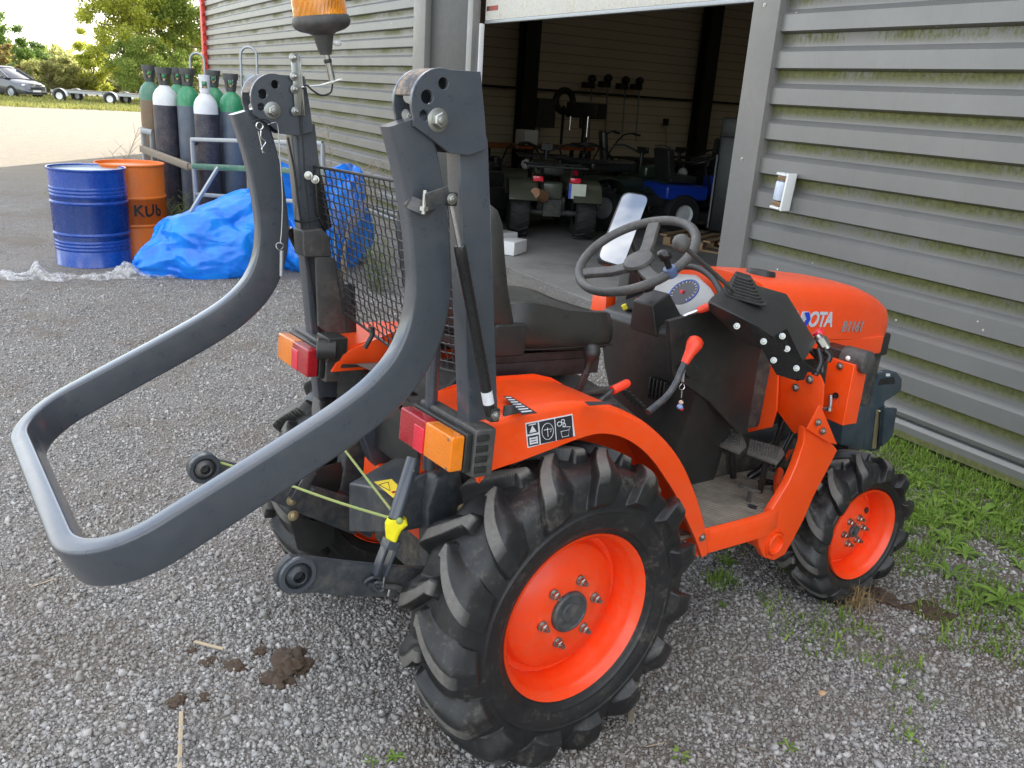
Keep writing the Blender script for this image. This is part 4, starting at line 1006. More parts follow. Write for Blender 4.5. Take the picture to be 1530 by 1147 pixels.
# orange upright left of the console with its black edge
m = MB(); p = [P(x, y_, 'x', .80) for x, y_ in ((886, 438), (906, 441), (904, 476), (881, 470))]; m.extr(p, (.05, 0, 0)); m.build('left_upright', M['orange'], T, bevel=.003)
m = MB(); m.box((.87, .295, .95), (.10, .05, .36)); m.build('upright_edge', M['black'], T, bevel=.004)

# ---- floor, pedals, side sill
mt = [(.50, -.405), (.90, -.395), (1.0, -.37), (1.09, -.32), (1.16, -.27), (1.30, -.22), (1.30, .22), (1.0, .39), (.50, .39)]
MB().prism(mt, 'z', .440, .452).build('floor_mat', M['rubbermat'], T, bevel=.004)
m = MB(); m.box((.95, 0, .42), (.95, .60, .035)); m.build('floor_plate', M['black'], T, bevel=.003)
# sill: outward face and the rounded strip round the mat
sill_top = [P(x, y_, 'y', -.425) for x, y_ in ((1056, 797), (1142, 762))]
edge = catmull([V3(.56, -.405, .464), V3(.75, -.405, .464), V3(.905, -.398, .464), V3(1.01, -.365, .466), V3(1.085, -.31, .472), V3(1.15, -.255, .49), V3(1.22, -.21, .505)], 6)
rows = []
for i, p in enumerate(edge):
    a = edge[max(i-1, 0)]; b2 = edge[min(i+1, len(edge)-1)]; tg = (b2-a).normalized(); nn = Vector((-tg.y, tg.x, 0)).normalized()*-1   # outward (right)
    if nn.y > 0: nn = -nn
    rows.append([p-nn*.004+V3(0,0,-.012), p+V3(0,0,-.002), p+nn*.006+V3(0,0,.002), p+nn*.018+V3(0,0,-.002), p+nn*.024+V3(0,0,-.010), p+nn*.026+V3(0,0,-.072), p+nn*.018+V3(0,0,-.078), p-nn*.01+V3(0,0,-.078)])
w = 8; m = MB(); m.add([p for r in rows for p in r], [(k*w+j, k*w+j+1, (k+1)*w+j+1, (k+1)*w+j) for k in range(len(rows)-1) for j in range(w-1)]); m.build('side_sill', M['orange'], T, smooth=40)
m = MB(); p = [P(x, y_, 'y', -.430) for x, y_ in ((1042, 802), (1062, 794), (1062, 824), (1040, 815))]; m.extr(p, (0, .02, 0)); m.build('sill_end', M['orange'], T, bevel=.003)
# left sill
MB().box((.8, .40, .43), (.6, .02, .07)).build('side_sill', M['orange'], T, bevel=.006)
# pedals
M['pedal'] = pm('worn_pedal_rubber', (.10, .095, .088), .7, dirt=(.25, .22, .17), damt=.6)
pn = V3(-.25, 0, 1).normalized()
for (xs_, foot_) in ((((1070, 640), (1108, 645), (1116, 665), (1104, 676), (1070, 662)), (1104, 690)), (((1120, 655), (1168, 668), (1173, 677), (1160, 692), (1116, 676)), (1140, 712))):
    p0 = V3(.98, -.25, .595); pts = []
    for x, y_ in xs_: d = ray(x, y_); pts.append(CT+d*((p0-CT).dot(pn)/d.dot(pn)))
    pd = MB().extr(pts, pn*-.010).build('brake_pedal', M['pedal'], T, bevel=.003)
    cen = sum(pts, Vector())/len(pts); ux = (pts[1]-pts[0]).normalized(); vy = pn.cross(ux).normalized()
    m = MB(); W2 = (pts[1]-pts[0]).length
    for i in range(11):
        for j in range(6):
            q = pts[0]+(pts[1]-pts[0])*((i+.6)/11.5)+(pts[-1]-pts[0])*((j+.7)/6.6)
            m.box(q+pn*.002, (.006, .006, .005))
    m.build('pedal_studs', M['pedal'], pd, bevel=.001)
    MB().sweep([cen-pn*.01, P(foot_[0], foot_[1], 'y', cen.y+.01)+V3(.0,0,-.10)], [V3(0,1,0)]*2, .022, .012).build('pedal_arm', M['black'], pd)
    q = P(foot_[0]+6, foot_[1]+8, 'z', .4535); MB().lathe([(.0005, .001), (.03, .001), (.034, 0)], 24, Matrix.Translation(q)@Matrix.Diagonal((1.2, .8, 1, 1))).build('pedal_slot', M['blackgloss'], pd)
m = MB(); p0 = P(1120, 730, 'z', .500); m.box(p0, (.07, .045, .012), Matrix.Rotation(R_(18), 3, 'Y')); m.box(p0+V3(.01, 0, -.03), (.008, .02, .05)); m.build('small_pedal', M['greyplastic'], T, bevel=.003)
quadlabel('mat_label', [(1117, 752), (1132, 756), (1130, 761), (1118, 758)], .4535, M['label_b'], ax='z')
# ---- loader frame on the right: leg, tube socket, bracket plate, upright box, valve cover
# leg as a bent flat section in the plane y = -.40 .. -.34
leg = [P(x, y_, 'y', -.40) for x, y_ in ((1152, 764), (1162, 748), (1178, 722), (1190, 695), (1201, 662), (1203, 638), (1242, 661), (1252, 672), (1238, 700), (1216, 742), (1202, 775), (1186, 806), (1173, 829), (1157, 838), (1142, 833), (1134, 815), (1132, 792))]
MB().extr(leg, (0, .028, 0)).build('loader_leg', M['orange'], T, bevel=.007, seg=3)
q = P(1158, 812, 'y', -.404); ms = Matrix.Translation(q)@Matrix.Rotation(PI/2, 4, 'X')
MB().lathe([(.029, .004), (.031, .008), (.037, .008), (.039, .004), (.039, -.60), (.029, -.60), (.029, .004)], 40, ms).build('cross_tube', M['orange'], T, smooth=40)
m = MB(); m.lathe([(.043, .002), (.047, .002), (.047, -.03), (.043, -.03)], 40, ms); m.build('tube_collar', M['orange'], T, smooth=40)
MB().box((1.06, 0, .34), (.10, .56, .05)).build('chassis_beam', M['black'], T)
# bracket plate (a folded sheet facing rearward)
def XP(px, py, x): return P(px, py, 'x', x)
# upper bent plate: rear face then side flange
pl = [P(x, y_, 'x', 1.16) for x, y_ in ((1154, 558), (1147, 572), (1145, 587), (1150, 598), (1160, 613), (1186, 648), (1205, 642), (1222, 640), (1229, 605), (1231, 574), (1225, 560), (1214, 553), (1206, 556), (1201, 567), (1190, 569))]
br = MB().extr(pl, (.006, 0, 0)).build('bracket_plate', M['orange'], T, bevel=.003)
fl = [V3(1.155, pl[10].y-.004, pl[10].z), V3(1.155, pl[9].y-.004, pl[9].z), V3(1.155, pl[8].y-.004, pl[8].z), V3(1.155, pl[7].y-.002, pl[7].z)]
m = MB(); q4 = [P(x, y_, 'y', -.415) for x, y_ in ((1226, 604), (1251, 664), (1238, 661), (1206, 641))]; m.extr(q4, (0, .006, 0)); m.build('bracket_gusset', M['orange'], T, bevel=.002)
for (x, y_, s_) in ((1154, 566, .012), (1189, 579, .012), (1210, 567, .013)): MB().bolt(P(x, y_, 'x', 1.155), (-1, 0, 0), s_*.8, .011).build('plate_bolt', M['zinc'], T, bevel=.0008)
for (x, y_) in ((1222, 631), (1229, 644)): MB().bolt(P(x, y_, 'y', -.421), (0, -1, 0), .009, .009).build('plate_bolt', M['zinc'], T, bevel=.0008)
# inner orange upright beside the console
m = MB(); p = [P(x, y_, 'x', 1.12) for x, y_ in ((1137, 516), (1155, 540), (1162, 560), (1160, 612), (1152, 638), (1117, 646))]; m.extr(p, (.01, 0, 0)); m.build('inner_upright', M['orange'], T, bevel=.003)
m = MB(); p = [P(x, y_, 'z', .50) for x, y_ in ((1118, 644), (1150, 640), (1190, 663), (1175, 690), (1168, 668), (1120, 652))]; m.extr(p, (0, 0, .006)); m.build('floor_edge', M['orange'], T, bevel=.002)
# upright box
bx_ = [P(x, y_, 'x', 1.29) for x, y_ in ((1237, 533), (1277, 545), (1259, 636), (1226, 622))]
bk = [q+V3(.085, 0, 0) for q in bx_]
MB().hull8(bx_, bk).build('loader_post', M['orange'], T, bevel=.004, seg=3)
q = P(1248, 591, 'x', 1.285); MB().cyl(q, q+V3(.004, 0, 0), .011, 20).build('post_hole', M['blackgloss'], T)
MB().bolt(P(1255, 547, 'x', 1.288), (-1, 0, 0), .009, .008).build('plate_bolt', M['zinc'], T, bevel=.0006)
MB().tube(catmull([P(x, y_, 'x', 1.275) for x, y_ in ((1228, 611), (1239, 609), (1241, 600), (1241, 590))], 5), .006, 12).build('hose_stub', M['steel'], T)
MB().cyl(P(1240, 609, 'x', 1.27), P(1240, 614, 'x', 1.27), .008, 6).build('hose_nut', M['zinc'], T)
# rubber head of the post (lamp / pad)
m = MB(); c = P(1279, 537, 'x', 1.34); m.tube([c+V3(0, .045, 0), c+V3(0, .04, 0), c+V3(0, -.045, 0), c+V3(0, -.05, 0)], [.034, .040, .040, .034], 28); m.build('post_pad', M['greyplastic'], T, smooth=50)
MB().sphere(P(1267, 535, 'x', 1.30), .0085).build('pad_screw', M['white'], T)
m = MB(); m.box(P(1250, 527, 'x', 1.36), (.10, .16, .05)); m.build('pad_arm', M['black'], T, bevel=.01, seg=3)
# valve cover
top = [P(1056, 449, 'y', -.20), P(1100, 418, 'y', -.14), P(1172, 437, 'y', -.24), P(1133, 488, 'y', -.40)]
def VP(px, py, d): return CT+ray(px, py)*d
d1, d2, d3, d4 = 2.30, 2.52, 2.52, 2.30
tA, tB, tC, tD = VP(1056, 449, d1), VP(1098, 416, d2), VP(1176, 438, d3), VP(1136, 489, d4)
sE, sF, sG = VP(1221, 512, d3+.04), VP(1203, 541, d4+.08), VP(1190, 452, d3+.03)
vc = empty('valve_cover', (0,0,0), 0, T)
def solid(name, front, back, mat, bv=.006, par=None): return MB().hull8(front, back).build(name, mat, par or T, bevel=bv, seg=3)
dn = V3(.02, .02, -.05)
m = MB(); vsx = [tA, tB, tC, tD, sF, sE, tA+V3(.05,.03,-.035), tB+V3(.02,.05,-.04), sE+V3(.03,.10,0), sF+V3(.0,.06,-.01), tD+V3(.03,.08,-.06)]
bmh = bmesh.new(); [bmh.verts.new(v) for v in vsx]; bmesh.ops.convex_hull(bmh, input=bmh.verts); bmesh.ops.dissolve_limit(bmh, angle_limit=R_(6), verts=bmh.verts, edges=bmh.edges); bmh.verts.index_update()
m.add([v.co.copy() for v in bmh.verts], [tuple(v.index for v in f.verts) for f in bmh.faces]); bmh.free()
m.build('cover_shell', M['black'], vc, bevel=.009, seg=3, smooth=50)
# cover lower plate (rear facing), stepping down to the orange bracket
pl2 = [VP(x, y_, d) for x, y_, d in ((1090, 470, 2.335), (1137, 492, 2.315), (1152, 506, 2.35), (1160, 500, 2.36), (1176, 490, 2.38), (1200, 540, 2.42), (1224, 557, 2.46), (1206, 556, 2.455), (1200, 568, 2.46), (1160, 560, 2.45), (1135, 515, 2.40), (1110, 480, 2.36))]
pl2 = [q-(q-CT).normalized()*.040 for q in pl2]; MB().extr(pl2, (.006, .004, 0)).build('cover_plate', M['blackgloss'], vc, bevel=.002)
for (x, y_, d) in ((1101, 487, 2.335), (1141, 510, 2.335), (1169, 502, 2.36), (1176, 521, 2.385), (1156, 538, 2.395), (1190, 550, 2.43)): MB().bolt(VP(x, y_, d-.042), (-.9, -.5, .2), .0062, .006).build('cover_bolt', M['zinc'], vc, bevel=.0006)
# boot and joystick
um = (tB-tA).normalized(); vm = (tD-tA).normalized(); nm_ = vm.cross(um).normalized()
if nm_.z < 0: nm_ = -nm_
bc = VP(1112, 440, 2.41)
fr_ = frame(bc+nm_*.004, (tC-tB), nm_.cross((tC-tB)))
for k in range(7):
    s_ = 1-k*.09; curve_mesh('gaiter', [rrect(.052*s_, .040*s_, .02*s_)], .006, M['black'], vc, fr_@Matrix.Translation((-.004*k, 0, .002+k*.0075)), bevel=.0015)
curve_mesh('gaiter', [rrect(.062, .050, .02)], .004, M['black'], vc, fr_@Matrix.Translation((0, 0, -.001)), bevel=.001)
j0 = VP(1100, 437, 2.39); j1 = VP(1024, 370, 2.13)
MB().cyl(j0, j1, .0062, 14).build('joystick_rod', M['greyplastic'], T)
MB().sphere(VP(1018, 363, 2.12), .0235, 28, 18).build('joystick_knob', M['greyplastic'], T)
# hydraulic fittings to the right of the cover
m = MB(); m.cyl(VP(1220, 500, 2.60), VP(1236, 520, 2.60), .013, 18); m.tube([VP(1226, 505, 2.58), VP(1233, 516, 2.58)], [.018, .018], 6); m.build('hydraulic_fitting', M['zinc'], T)
m = MB(); m.cyl(VP(1220, 494, 2.61), VP(1225, 500, 2.61), .017, 20); m.build('fitting_cap', M['lens_red2'], T)
m = MB()
for (a, b2, dd_) in (((1222, 520), (1217, 560), 2.6), ((1230, 522), (1236, 540), 2.62), ((1212, 522), (1228, 556), 2.64)): m.tube(catmull([VP(a[0], a[1], dd_), VP((a[0]+b2[0])/2+6, (a[1]+b2[1])/2, dd_), VP(b2[0], b2[1], dd_)], 5), .011, 12)
m.build('hydraulic_hose', M['blackgloss'], T)
# big black side shield between console and upright, hoses and dark space below
m = MB(); p = [P(x, y_, 'y', -.245) for x, y_ in ((1062, 462), (1092, 470), (1137, 518), (1117, 645), (1106, 650), (1060, 600), (1005, 560), (1000, 480))]; m.extr(p, (0, .02, 0)); m.build('side_shield', M['black'], T, bevel=.004)
m = MB(); m.tube(catmull([V3(1.25, -.22, .86), V3(1.22, -.20, .70), V3(1.20, -.18, .52), V3(1.15, -.15, .45)], 6), .014, 14); m.tube(catmull([V3(1.28, -.25, .86), V3(1.27, -.22, .66), V3(1.22, -.20, .50)], 6), .012, 14); m.build('hydraulic_hose', M['blackgloss'], T)
# key ring hanging at the console's right side is a thing of its own (see below)

# ---- hood
hd = empty('hood', (0,0,0), 0, T)
def hood_sec(x):
    t = (x-.98)/(1.83-.98); top = 1.178-.004*t-.035*t**2-.085*max(0, (t-.6)/.4)**2.2
    hw = .212+.0*t-.03*max(0, (t-.55)/.45)**2; bot = .985-.03*t
    if t > .93: hw -= .02*((t-.93)/.07); top -= .012*((t-.93)/.07)
    pts = []
    for a, b2 in ((-1, 0), (-1, .35), (-.995, .62), (-.95, .80), (-.84, .91), (-.62, .97), (-.3, .995), (0, 1)): pts.append((a*hw, bot+(top-bot)*b2))
    return pts+[(-y_, z) for y_, z in pts[-2::-1]]
rows = [[(x, y_, z) for y_, z in hood_sec(x)] for x in np.linspace(.98, 1.83, 26)]
w = len(rows[0]); m = MB(); m.add([p for r in rows for p in r], [(k*w+j, k*w+j+1, (k+1)*w+j+1, (k+1)*w+j) for k in range(len(rows)-1) for j in range(w-1)]+[tuple((len(rows)-1)*w+k for k in range(w))]+[tuple(range(w-1, -1, -1))])
m.build('hood_shell', M['orange'], hd, smooth=50)
m = MB(); m.box((1.44, -.195, .935), (.60, .03, .07)); m.build('hood_skirt', M['orange'], hd, bevel=.01, seg=3)
m = MB(); m.box((1.80, 0, .925), (.09, .36, .09)); m.build('grille_edge', M['black'], hd, bevel=.012, seg=3)
m = MB(); m.box((1.35, 0, .80), (.72, .34, .30)); m.box((1.80, 0, .68), (.10, .32, .45)); m.build('engine_block', M['cast'], T, bevel=.02)
m = MB(); m.box((1.35, 0, .47), (1.1, .20, .16)); m.box((1.52, 0, .30), (.12, .62, .10)); m.build('front_axle_beam', M['cast'], T, bevel=.01)
m = MB(); m.tube([(1.52, .26, .27), (1.52, -.26, .27)], .045, 16); m.build('axle_hub', M['orange'], T)
c = P(1130, 418, 'y', .0); MB().lathe([(.05, -.02), (.05, .0), (.046, .008), (.02, .010), (.0005, .010)], 30, Matrix.Translation((1.12, -.06, 1.182))@Matrix.Rotation(R_(3), 4, 'Y')).build('filler_cap', M['black'], hd, smooth=40)
def htext(body, px, py, size, mat, shear=.0, sp=1.0, bold=.0, name='lettering'):
    a = P(px, py, 'y', -.2135); b2 = P(px+40, py+7, 'y', -.2135)
    return text_obj(name, body, size, mat, hd, frame(a, (1, 0, -.03), (0, 0, 1)), .001, shear, sp, bold)
htext('KUBOTA', 1171, 487, .072, M['silver_txt'], .10, .93, .0022)
htext('B1161', 1256, 495, .054, M['grey_txt'], .22, 1.0, .0014)
# emblem: blue and white chevron over the first letters
m = MB(); q = P(1203, 479, 'y', -.2155); m.extr([q+V3(-.012, 0, .028), q+V3(.012, 0, .030), q+V3(.028, 0, .005), q+V3(.006, 0, -.030), q+V3(-.008, 0, -.012), q+V3(.008, 0, .004)], (0, -.0015, 0)); m.build('blue_mark', M['blue_txt'], hd)

# ---- front weight carrier
fw_ = empty('weight_bracket', (0,0,0), 0, T)
YW = -.15
def plx(pts, y, th, nm, mat, bv=.004): return MB().extr([P(a, b2, 'y', y) for a, b2 in pts], (0, th, 0)).build(nm, mat, fw_, bevel=bv, seg=2)
plx(((1313, 560), (1340, 556), (1348, 566), (1347, 582), (1338, 590), (1322, 600), (1322, 640), (1315, 672), (1286, 672), (1290, 612), (1298, 600)), YW, .05, 'carrier_cheek', M['blueslate'])
plx(((1316, 566), (1336, 563), (1338, 573), (1312, 575)), YW-.0015, .002, 'carrier_slot', M['blackgloss'], 0)
plx(((1322, 612), (1341, 610), (1334, 652), (1318, 668)), YW-.03, .02, 'carrier_flange', M['blueslate'])
plx(((1262, 612), (1297, 606), (1288, 672), (1256, 664)), YW-.08, .20, 'carrier_body', M['blueslate'])
plx(((1297, 546), (1322, 556), (1300, 590), (1290, 602)), YW+.02, .10, 'carrier_top', M['steel'])
plx(((1310, 612), (1316, 612), (1309, 670), (1303, 670)), YW-.004, .003, 'pin_bar', M['brass'], .001)
MB().sphere(P(1314, 614, 'y', YW-.006), .006).build('pin_head', M['zinc'], fw_)
plx(((1302, 548), (1309, 550), (1308, 555), (1301, 553)), YW+.018, .003, 'white_sticker', M['label_w'], 0); plx(((1324, 558), (1330, 558), (1330, 562), (1324, 562)), YW-.003, .002, 'white_sticker', M['label_w'], 0)
MB().box((1.98, .12, .62), (.30, .08, .35)).build('carrier_cheek', M['blueslate'], fw_, bevel=.01); MB().box((1.98, 0, .50), (.06, .3, .10)).build('carrier_bar', M['blueslate'], fw_, bevel=.01)

# ---- rear end: axle housing, three point linkage
m = MB(); m.box((-.02, 0, .50), (.34, .34, .36)); m.build('gear_housing', M['cast'], T, bevel=.03, seg=3)
m = MB(); m.cyl((0, -.40, .42), (0, .40, .42), .085, 28); m.cyl((0, -.30, .42), (0, -.27, .42), .12, 28); m.cyl((0, .27, .42), (0, .30, .42), .12, 28); m.build('axle_housing', M['slate_dark'], T, smooth=40)
for k in range(8):
    a = 2*PI*k/8; MB().bolt((.105*math.cos(a), -.301, .42+.105*math.sin(a)), (0,-1,0), .007, .007).build('housing_bolt', M['zinc'], T)
m = MB(); m.box((-.205, -.02, .535), (.05, .40, .12)); m.build('orange_casting', M['orange'], T, bevel=.01)
MB().box((-.03, 0, .74), (.42, .44, .20)).build('rear_body', M['black'], T, bevel=.02, seg=3)
m = MB(); m.prism([(-.27, .46), (-.18, .40), (-.18, .80), (-.24, .80)], 'y', -.29, -.235); m.build('linkage_plate', M['slate_dark'], T, bevel=.01, seg=3)
m = MB(); m.prism([(-.27, .46), (-.18, .40), (-.18, .80), (-.24, .80)], 'y', .235, .29); m.build('linkage_plate', M['slate_dark'], T, bevel=.01, seg=3)
# dark plate to the left of the wheel, with bolts
m = MB(); p = [P(x, y_, 'y', -.30) for x, y_ in ((652, 712), (690, 700), (700, 760), (660, 845), (640, 845), (638, 760))]; m.extr(p, (0, .05, 0)); m.build('side_casting', M['slate_dark'], T, bevel=.012, seg=3)
for x, y_ in ((692, 760), (690, 790)): MB().bolt(P(x, y_, 'y', -.345), (-.3, -1, 0), .010, .012).build('housing_bolt', M['brass'], T, bevel=.001)
# pto shield with yellow label
def SP(px, py, x): return P(px, py, 'x', x)
f0, f1, f2, f3 = [SP(x, y_, -.37) for x, y_ in ((521, 722), (590, 735), (590, 796), (521, 794))]
sl_ = V3(.13, 0, .055); bkx = V3(.25, 0, .055)
m = MB(); m.add([f0, f1, f2, f3, f0+sl_, f1+sl_, f0+bkx, f1+bkx, f2+V3(.25,0,0), f3+V3(.25,0,0)], [(3,2,1,0), (0,1,5,4), (4,5,7,6), (0,4,6,9,3), (1,2,8,7,5), (6,7,8,9), (2,3,9,8)]); m.build('pto_shield', M['slate_dark'], T, bevel=.006, seg=3)
def SLP(px, py, h=.0015):
    n = (f1-f0).cross(sl_).normalized(); n = n if n.z > 0 else -n; p0 = f0+n*h; d = ray(px, py); return CT+d*((p0-CT).dot(n)/d.dot(n))
lb = MB().extr([SLP(x, y_) for x, y_ in ((559, 720), (585, 716), (598, 729), (588, 744))], (0, 0, .001)).build('pto_label', M['yellow_label'], T, smooth=0)
m = MB(); tr = [SLP(x, y_, .003) for x, y_ in ((566, 724), (580, 720), (583, 733))]; m.tube(tr+[tr[0]], .0011, 6); m.build('label_triangle', M['label_b'], lb)
m = MB(); m.sphere(SLP(589, 735, .003), .006, 10, 6, (1.3, 1, .3)); m.build('label_figure', M['lens_red'], lb)
# lift arms
def bar(a, b, w_, t_, nm, mat, side=(0, 1, 0), n=2): return MB().sweep([a, b], [Vector(side)]*2, w_, t_).build(nm, mat, T)
# left upper lift arm (grey casting from under the hoop)
m = MB(); la = [P(x, y_, 'y', .10) for x, y_ in ((533, 628), (568, 615), (606, 690), (600, 712), (568, 705), (556, 690))]; m.extr(la, (0, .05, 0)); m.build('lift_arm', M['slate'], T, bevel=.008, seg=3)
m = MB(); m.cyl((-.20, -.24, .80), (-.20, .24, .80), .032, 20); m.build('rockshaft', M['slate_dark'], T)
# right lower link
yl = -.325
lk = [P(x, y_, 'y', yl) for x, y_ in ((444, 832), (460, 833), (520, 841), (600, 848), (655, 850), (655, 880), (600, 891), (540, 892), (470, 886), (452, 887))]
ce = P(444, 858, 'y', yl); rr_ = .047
arc_ = [ce+V3(rr_*math.cos(R_(t)), 0, rr_*math.sin(R_(t))) for t in range(110, 262, 12)]
MB().extr(arc_[::-1]+lk[1:9][::-1] if False else lk[1:9]+arc_[::-1], (0, .018, 0)).build('lower_link', M['slate_dark'], T, bevel=.003)
def ball(c, s, nm='link_ball'):
    ms = Matrix.Translation(c)@Matrix.Rotation(PI/2, 4, 'X')
    MB().lathe([(.043, -.0), (.043, .006), (.040, .009), (.031, .009), (.030, .003), (.030, -.02)], 36, ms).build('ball_collar', M['slate'], T, smooth=30)
    MB().lathe([(.013, .016), (.016, .017), (.022, .012), (.028, .003), (.030, -.008), (.0285, -.02)], 36, ms).build(nm, M['slate_dark'], T, smooth=50)
    MB().lathe([(.013, .016), (.012, .0), (.012, -.03), (.0005, -.031)], 24, ms).build('ball_bore', M['blackgloss'], T)
ball(ce, -1)
# rear cross plate behind it (dark orange in the gap) and drawbar linkage on the left side
MB().sweep([P(655, 862, 'y', yl+.03), P(600, 860, 'y', yl+.03)], [V3(0,1,0)]*2, .05, .012).build('link_plate', M['slate_dark'], T)
yl2 = .325
ce2 = P(303, 697, 'y', yl2-.02); 
m = MB(); m.sweep([ce2, P(398, 720, 'y', yl2-.03), P(470, 742, 'y', yl2-.06), P(560, 790, 'y', yl2-.10)], [V3(0,1,0)]*4, .062, .016); m.build('lower_link', M['slate_dark'], T)
m = MB(); m.cyl(ce2+V3(0, -.012, 0), ce2+V3(0, .012, 0), .042, 28); m.build('link_eye', M['slate_dark'], T, bevel=.003); ball(ce2+V3(0, -.012, 0), -1)
# drawbar-like plate crossing from the left to the centre
dp = [P(x, y_, 'y', .16) for x, y_ in ((388, 738), (410, 722), (640, 800), (660, 806), (660, 845), (636, 812), (520, 790), (435, 765))]
MB().extr([P(x, y_, 'y', .17) for x, y_ in ((392, 742), (420, 712), (532, 745), (532, 800), (440, 764))], (0, .012, 0)).build('stabiliser_plate', M['slate_dark'], T, bevel=.003)
for x, y_ in ((436, 747), (438, 770), (403, 737)): MB().bolt(P(x, y_, 'y', .168), (0, -1, 0), .011, .010).build('plate_bolt', M['brass'], T, bevel=.001)
MB().cyl(P(467, 731, 'y', .166), P(467, 731, 'y', .170), .006, 14).build('plate_hole', M['blackgloss'], T)
# left lift rod
a = P(436, 745, 'y', .15); b2 = P(462, 704, 'y', .15); c2 = P(505, 660, 'y', .15)
m = MB(); m.sweep([a+V3(0,-.014,0), b2+V3(0,-.014,0)], [V3(0,1,0)]*2, .026, .006); m.sweep([a+V3(0,.014,0), b2+V3(0,.014,0)], [V3(0,1,0)]*2, .026, .006); m.sweep([b2, b2+(c2-b2)*.08], [V3(0,1,0)]*2, .03, .034); m.build('rod_fork', M['slate_dark'], T, bevel=.002)
MB().cyl(b2, c2+(c2-b2)*.4, .0095, 18).build('lift_rod', M['slate'], T)
# shield flaps by the left wheel
m = MB(); p = [P(x, y_, 'y', .24) for x, y_ in ((470, 700), (510, 690), (515, 715), (500, 745), (462, 742))]; m.extr(p, (0, .004, 0)); m.build('rubber_flap', M['black'], T, bevel=.002)
m = MB(); p = [P(x, y_, 'y', .24) for x, y_ in ((432, 770), (500, 785), (500, 810), (470, 828), (445, 822))]; m.extr(p, (0, .004, 0)); m.build('rubber_flap', M['black'], T, bevel=.002)
# right lift rod with yellow tape and clevis
yr_ = -.33
a = P(618, 684, 'y', -.30); b2 = P(590, 775, 'y', yr_); 
MB().cyl(a, b2, .0165, 24).build('lift_rod', M['slate'], T)
MB().sphere(P(617, 703, 'y', -.318), .0045).build('grease_nipple', M['brass'], T)
c2 = P(586, 806, 'y', yr_); dv_ = (c2-b2).normalized()
m = MB(); NA = 20
for k, (t, r) in enumerate(((-.1, .0185), (.15, .022), (.5, .0175), (.8, .0145), (1.1, .013))):
    for i in range(NA):
        an = 2*PI*i/NA; cc = b2+(c2-b2)*t; e1 = V3(0,-1,0); e2 = dv_.cross(e1).normalized(); wob = 1+.16*math.sin(3*an+k)+.35*(max(0, math.cos(an-2.2))**4 if k < 2 else 0)
        m.v.append(tuple(cc+(e1*math.sin(an)+e2*math.cos(an))*r*wob))
for k in range(4):
    for i in range(NA): l = (i+1) % NA; m.f.append((k*NA+i, k*NA+l, (k+1)*NA+l, (k+1)*NA+i))
m.build('yellow_tape', M['yellow'], T, smooth=50)
d3_ = P(566, 858, 'y', yr_)
u = (d3_-c2).normalized(); sx_ = V3(0, 1, 0)
m = MB(); m.sweep([c2+V3(0,0,.0), c2+u*.02], [V3(0,1,0)]*2, .038, .03)
for q in (-.013, .013):
    m.sweep([c2+u*.012+u.cross(sx_)*q, d3_+u.cross(sx_)*q], [sx_]*2, .007, .024)
m.build('rod_fork', M['slate'], T, bevel=.002)
# chain links and turnbuckle on the lower link
m = MB()
def link(c, ax_, r1, r2, th): m.tube([Vector(c)+Vector(ax_)*math.cos(t)*r1+V3(0, -.3, 1).normalized()*math.sin(t)*r2 for t in np.linspace(0, 2*PI, 20, endpoint=False)], th, 8, closed=True)
link(P(556, 868, 'y', yl-.012), (1,0,0), .018, .011, .0042); link(P(566, 876, 'y', yl-.016), (.8,0,-.5), .016, .012, .0042)
m.cyl(P(548, 872, 'y', yl-.01), P(612, 880, 'y', yl-.012), .007, 12); m.cyl(P(596, 879, 'y', yl-.012), P(650, 884, 'y', yl+.01), .009, 12)
m.build('check_chain', M['slate_dark'], T)
m = MB(); m.cyl(P(608, 872, 'y', yl-.01), P(611, 886, 'y', yl-.01), .012, 6); m.build('chain_nut', M['slate'], T, bevel=.001)
m = MB(); m.cyl(P(574, 862, 'y', yl-.02), P(572, 876, 'y', yl-.02), .003, 8); m.cyl(P(582, 880, 'y', yl-.02), P(580, 890, 'y', yl-.02), .003, 8); m.build('linch_pin', M['chrome'], T)
# hoses and cables in the gap behind the seat
m = MB()
for pts in (((690, 560), (670, 580), (650, 610), (640, 640)), ((600, 575), (620, 590), (640, 600)), ((545, 520), (556, 500), (556, 488)), ((585, 590), (600, 610), (615, 625))):
    m.tube(catmull([P(x, y_, 'y', -.15) for x, y_ in pts], 6), .0055, 10)
m.build('cable_bundle', M['wire'], T)
m = MB(); p = [P(x, y_, 'y', .22) for x, y_ in ((495, 556), (512, 528), (600, 490), (600, 548))]; m.extr(p, (0, .01, 0)); m.build('orange_inner_panel', M['orange'], T, bevel=.003)
# ---- green rope slung between the link arms
m = MB(); k0 = P(326, 690, 'y', .30); k1 = P(420, 720, 'y', .10); k2 = P(597, 778, 'y', -.352); k3 = P(508, 663, 'y', .12)
m.tube(catmull([k0, P(370, 703, 'y', .24), k1, k1*.5+k2*.5+V3(0,0,-.004), k2], 8), .0035, 10); m.tube([k2, k3], .0035, 10)
m.sphere(k3, .008, 12, 8); m.sphere(k2, .008, 12, 8)
o = m.build('green_rope', M['green_rope'], None); o.matrix_world = TM; tag(o, 'thin green and tan rope strung between the lift arms behind the tractor', 'rope')
